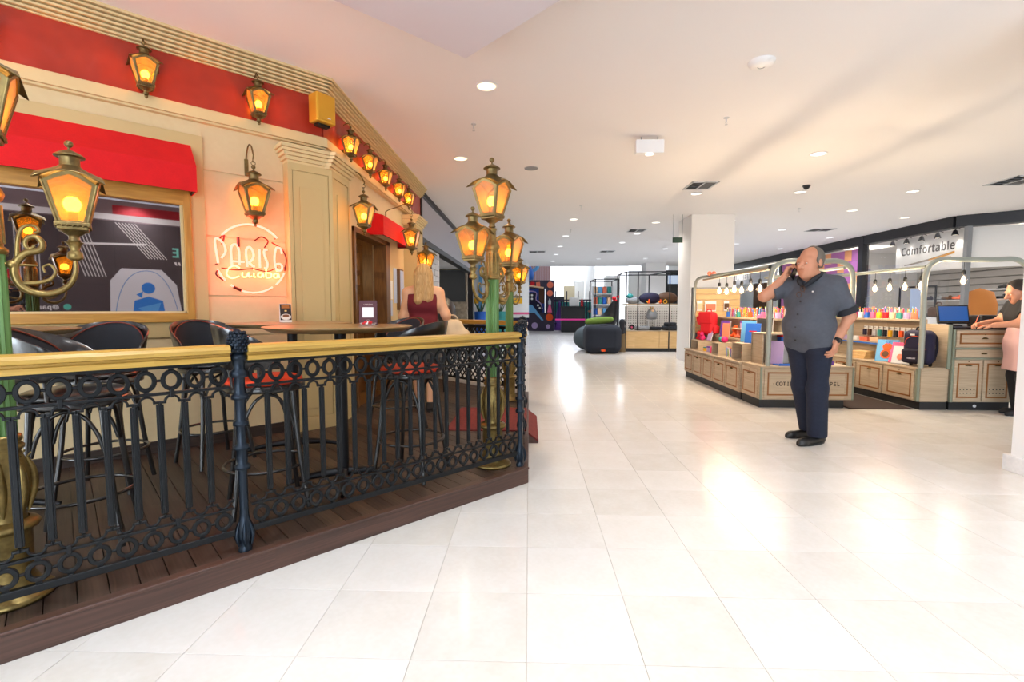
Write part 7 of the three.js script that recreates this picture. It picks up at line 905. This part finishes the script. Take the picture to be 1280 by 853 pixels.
// --- distant man with orange backpack by the playground
{
  const J = { hipY: 0.92, waistY: 1.06, chestY: 1.25, ls: [0.18, 1.42, 0], rs: [-0.18, 1.42, 0], le: [0.22, 1.15, 0.05], lw: [0.18, 1.05, 0.25], re: [-0.22, 1.15, 0.05], rw: [-0.12, 1.08, 0.26], lk: [0.09, 0.49, 0.04], la: [0.09, 0.08, 0], rk: [-0.09, 0.49, 0.02], ra: [-0.09, 0.08, -0.1], head: [0, 1.62, 0.05], yaw: 0, pitch: R(20) };
  person({ label: 'distant man in dark clothes wearing an orange backpack near the playground', pos: [3.62, 0, -26.8], turn: R(-75), j: J, cell: 0.022, fine: 0.008, skin: M.skin, hands: [[J.lw, [-0.3, 0, 0.9], [-0.5, 0, 0], 1, 0.5, 1], [J.rw, [0.3, 0, 0.9], [0.5, 0, 0], -1, 0.5, 1]], hairMat: M.hairDark, hair: (x, y, z, hf) => Math.max(hf(x, y, z) - 0.012, z - 0.05 + Math.max(0, (0.06 - y) * 0.8)),
    dress: ({ g, torso, legs, cloth }) => { cloth('shirt', torso, 0.05, 0.014, (x, y) => Math.max(0.86 - y, y - 1.49), std(0x2c4a48, 0.85), 'dark teal shirt', [[J.ls, J.le, 0.8, 0.06, 0.055], [J.rs, J.re, 0.8, 0.06, 0.055]]); cloth('trousers', [torso[0], ...legs], 0.05, 0.02, (x, y) => Math.max(0.06 - y, y - 0.95), M.blackCloth, 'black trousers'); part('backpack', rbox(0.3, 0.48, 0.2, 0.08, 0, 1.2, -0.22, 0, 0, 0, 4), M.orange, g, 'orange backpack'); shoe(g, J.la, [0, 1], M.blackCloth); shoe(g, J.ra, [0, 1], M.blackCloth); } });
}
// --- the photographer, standing behind the camera; only the shop window shows him
{
  const J = { hipY: 0.93, waistY: 1.07, chestY: 1.27, ls: [0.19, 1.44, 0.02], rs: [-0.19, 1.44, 0.02], le: [0.27, 1.2, 0.12], lw: [0.1, 1.22, 0.3], re: [-0.27, 1.2, 0.12], rw: [-0.1, 1.22, 0.3], lk: [0.12, 0.5, 0.05], la: [0.14, 0.08, 0], rk: [-0.12, 0.5, 0.05], ra: [-0.14, 0.08, 0], head: [0, 1.64, 0.07], yaw: 0, pitch: R(18) };
  person({ label: 'photographer in black clothes and red cap holding a camera, seen in the window reflection', pos: [0.1, 0, 0.95], turn: R(180), j: J, cell: 0.016, fine: 0.006, skin: M.skin, hands: [[J.lw, [-0.6, 0.2, 0.7], [-0.6, 0.3, 0], 1, 0.9, 1], [J.rw, [0.6, 0.2, 0.7], [0.6, 0.3, 0], -1, 0.9, 1]], hairMat: M.redPlush, hair: (x, y, z, hf) => smin(Math.max(hf(x, y, z) - 0.014, 0.045 - y), Math.max(ell(x, y, z, 0, 0.052, 0.09, 0.07, 0.012, 0.09)), 0.01), hairBox: [[-0.12, -0.05, -0.16], [0.12, 0.16, 0.2]],
    dress: ({ g, torso, legs, cloth }) => { cloth('shirt', torso, 0.05, 0.014, (x, y, z) => Math.max(0.86 - y, y - 1.5), M.blackCloth, 'black t-shirt', [[J.ls, J.le, 0.75, 0.06, 0.055], [J.rs, J.re, 0.75, 0.06, 0.055]]); cloth('trousers', [torso[0], ...legs], 0.05, 0.02, (x, y) => Math.max(0.06 - y, y - 0.95), M.blackCloth, 'black trousers'); shoe(g, J.la, [0, 1], M.blackCloth); shoe(g, J.ra, [0, 1], M.blackCloth); } });
  const c = thing('camera', 'black camera held in the photographer\'s hands', 'camera', [0.1, 1.2, 0.62]); part('body', rbox(0.14, 0.1, 0.07, 0.012, 0, 0.05, 0), M.blackPlastic, c); part('lens', cyl(0.036, 0.034, 0.1, 0, 0.05, -0.08, 20, PI / 2), M.blackPlastic, c); part('viewfinder', rbox(0.05, 0.03, 0.06, 0.008, 0, 0.11, 0), M.blackPlastic, c);
}
renderer.render(scene, camera);
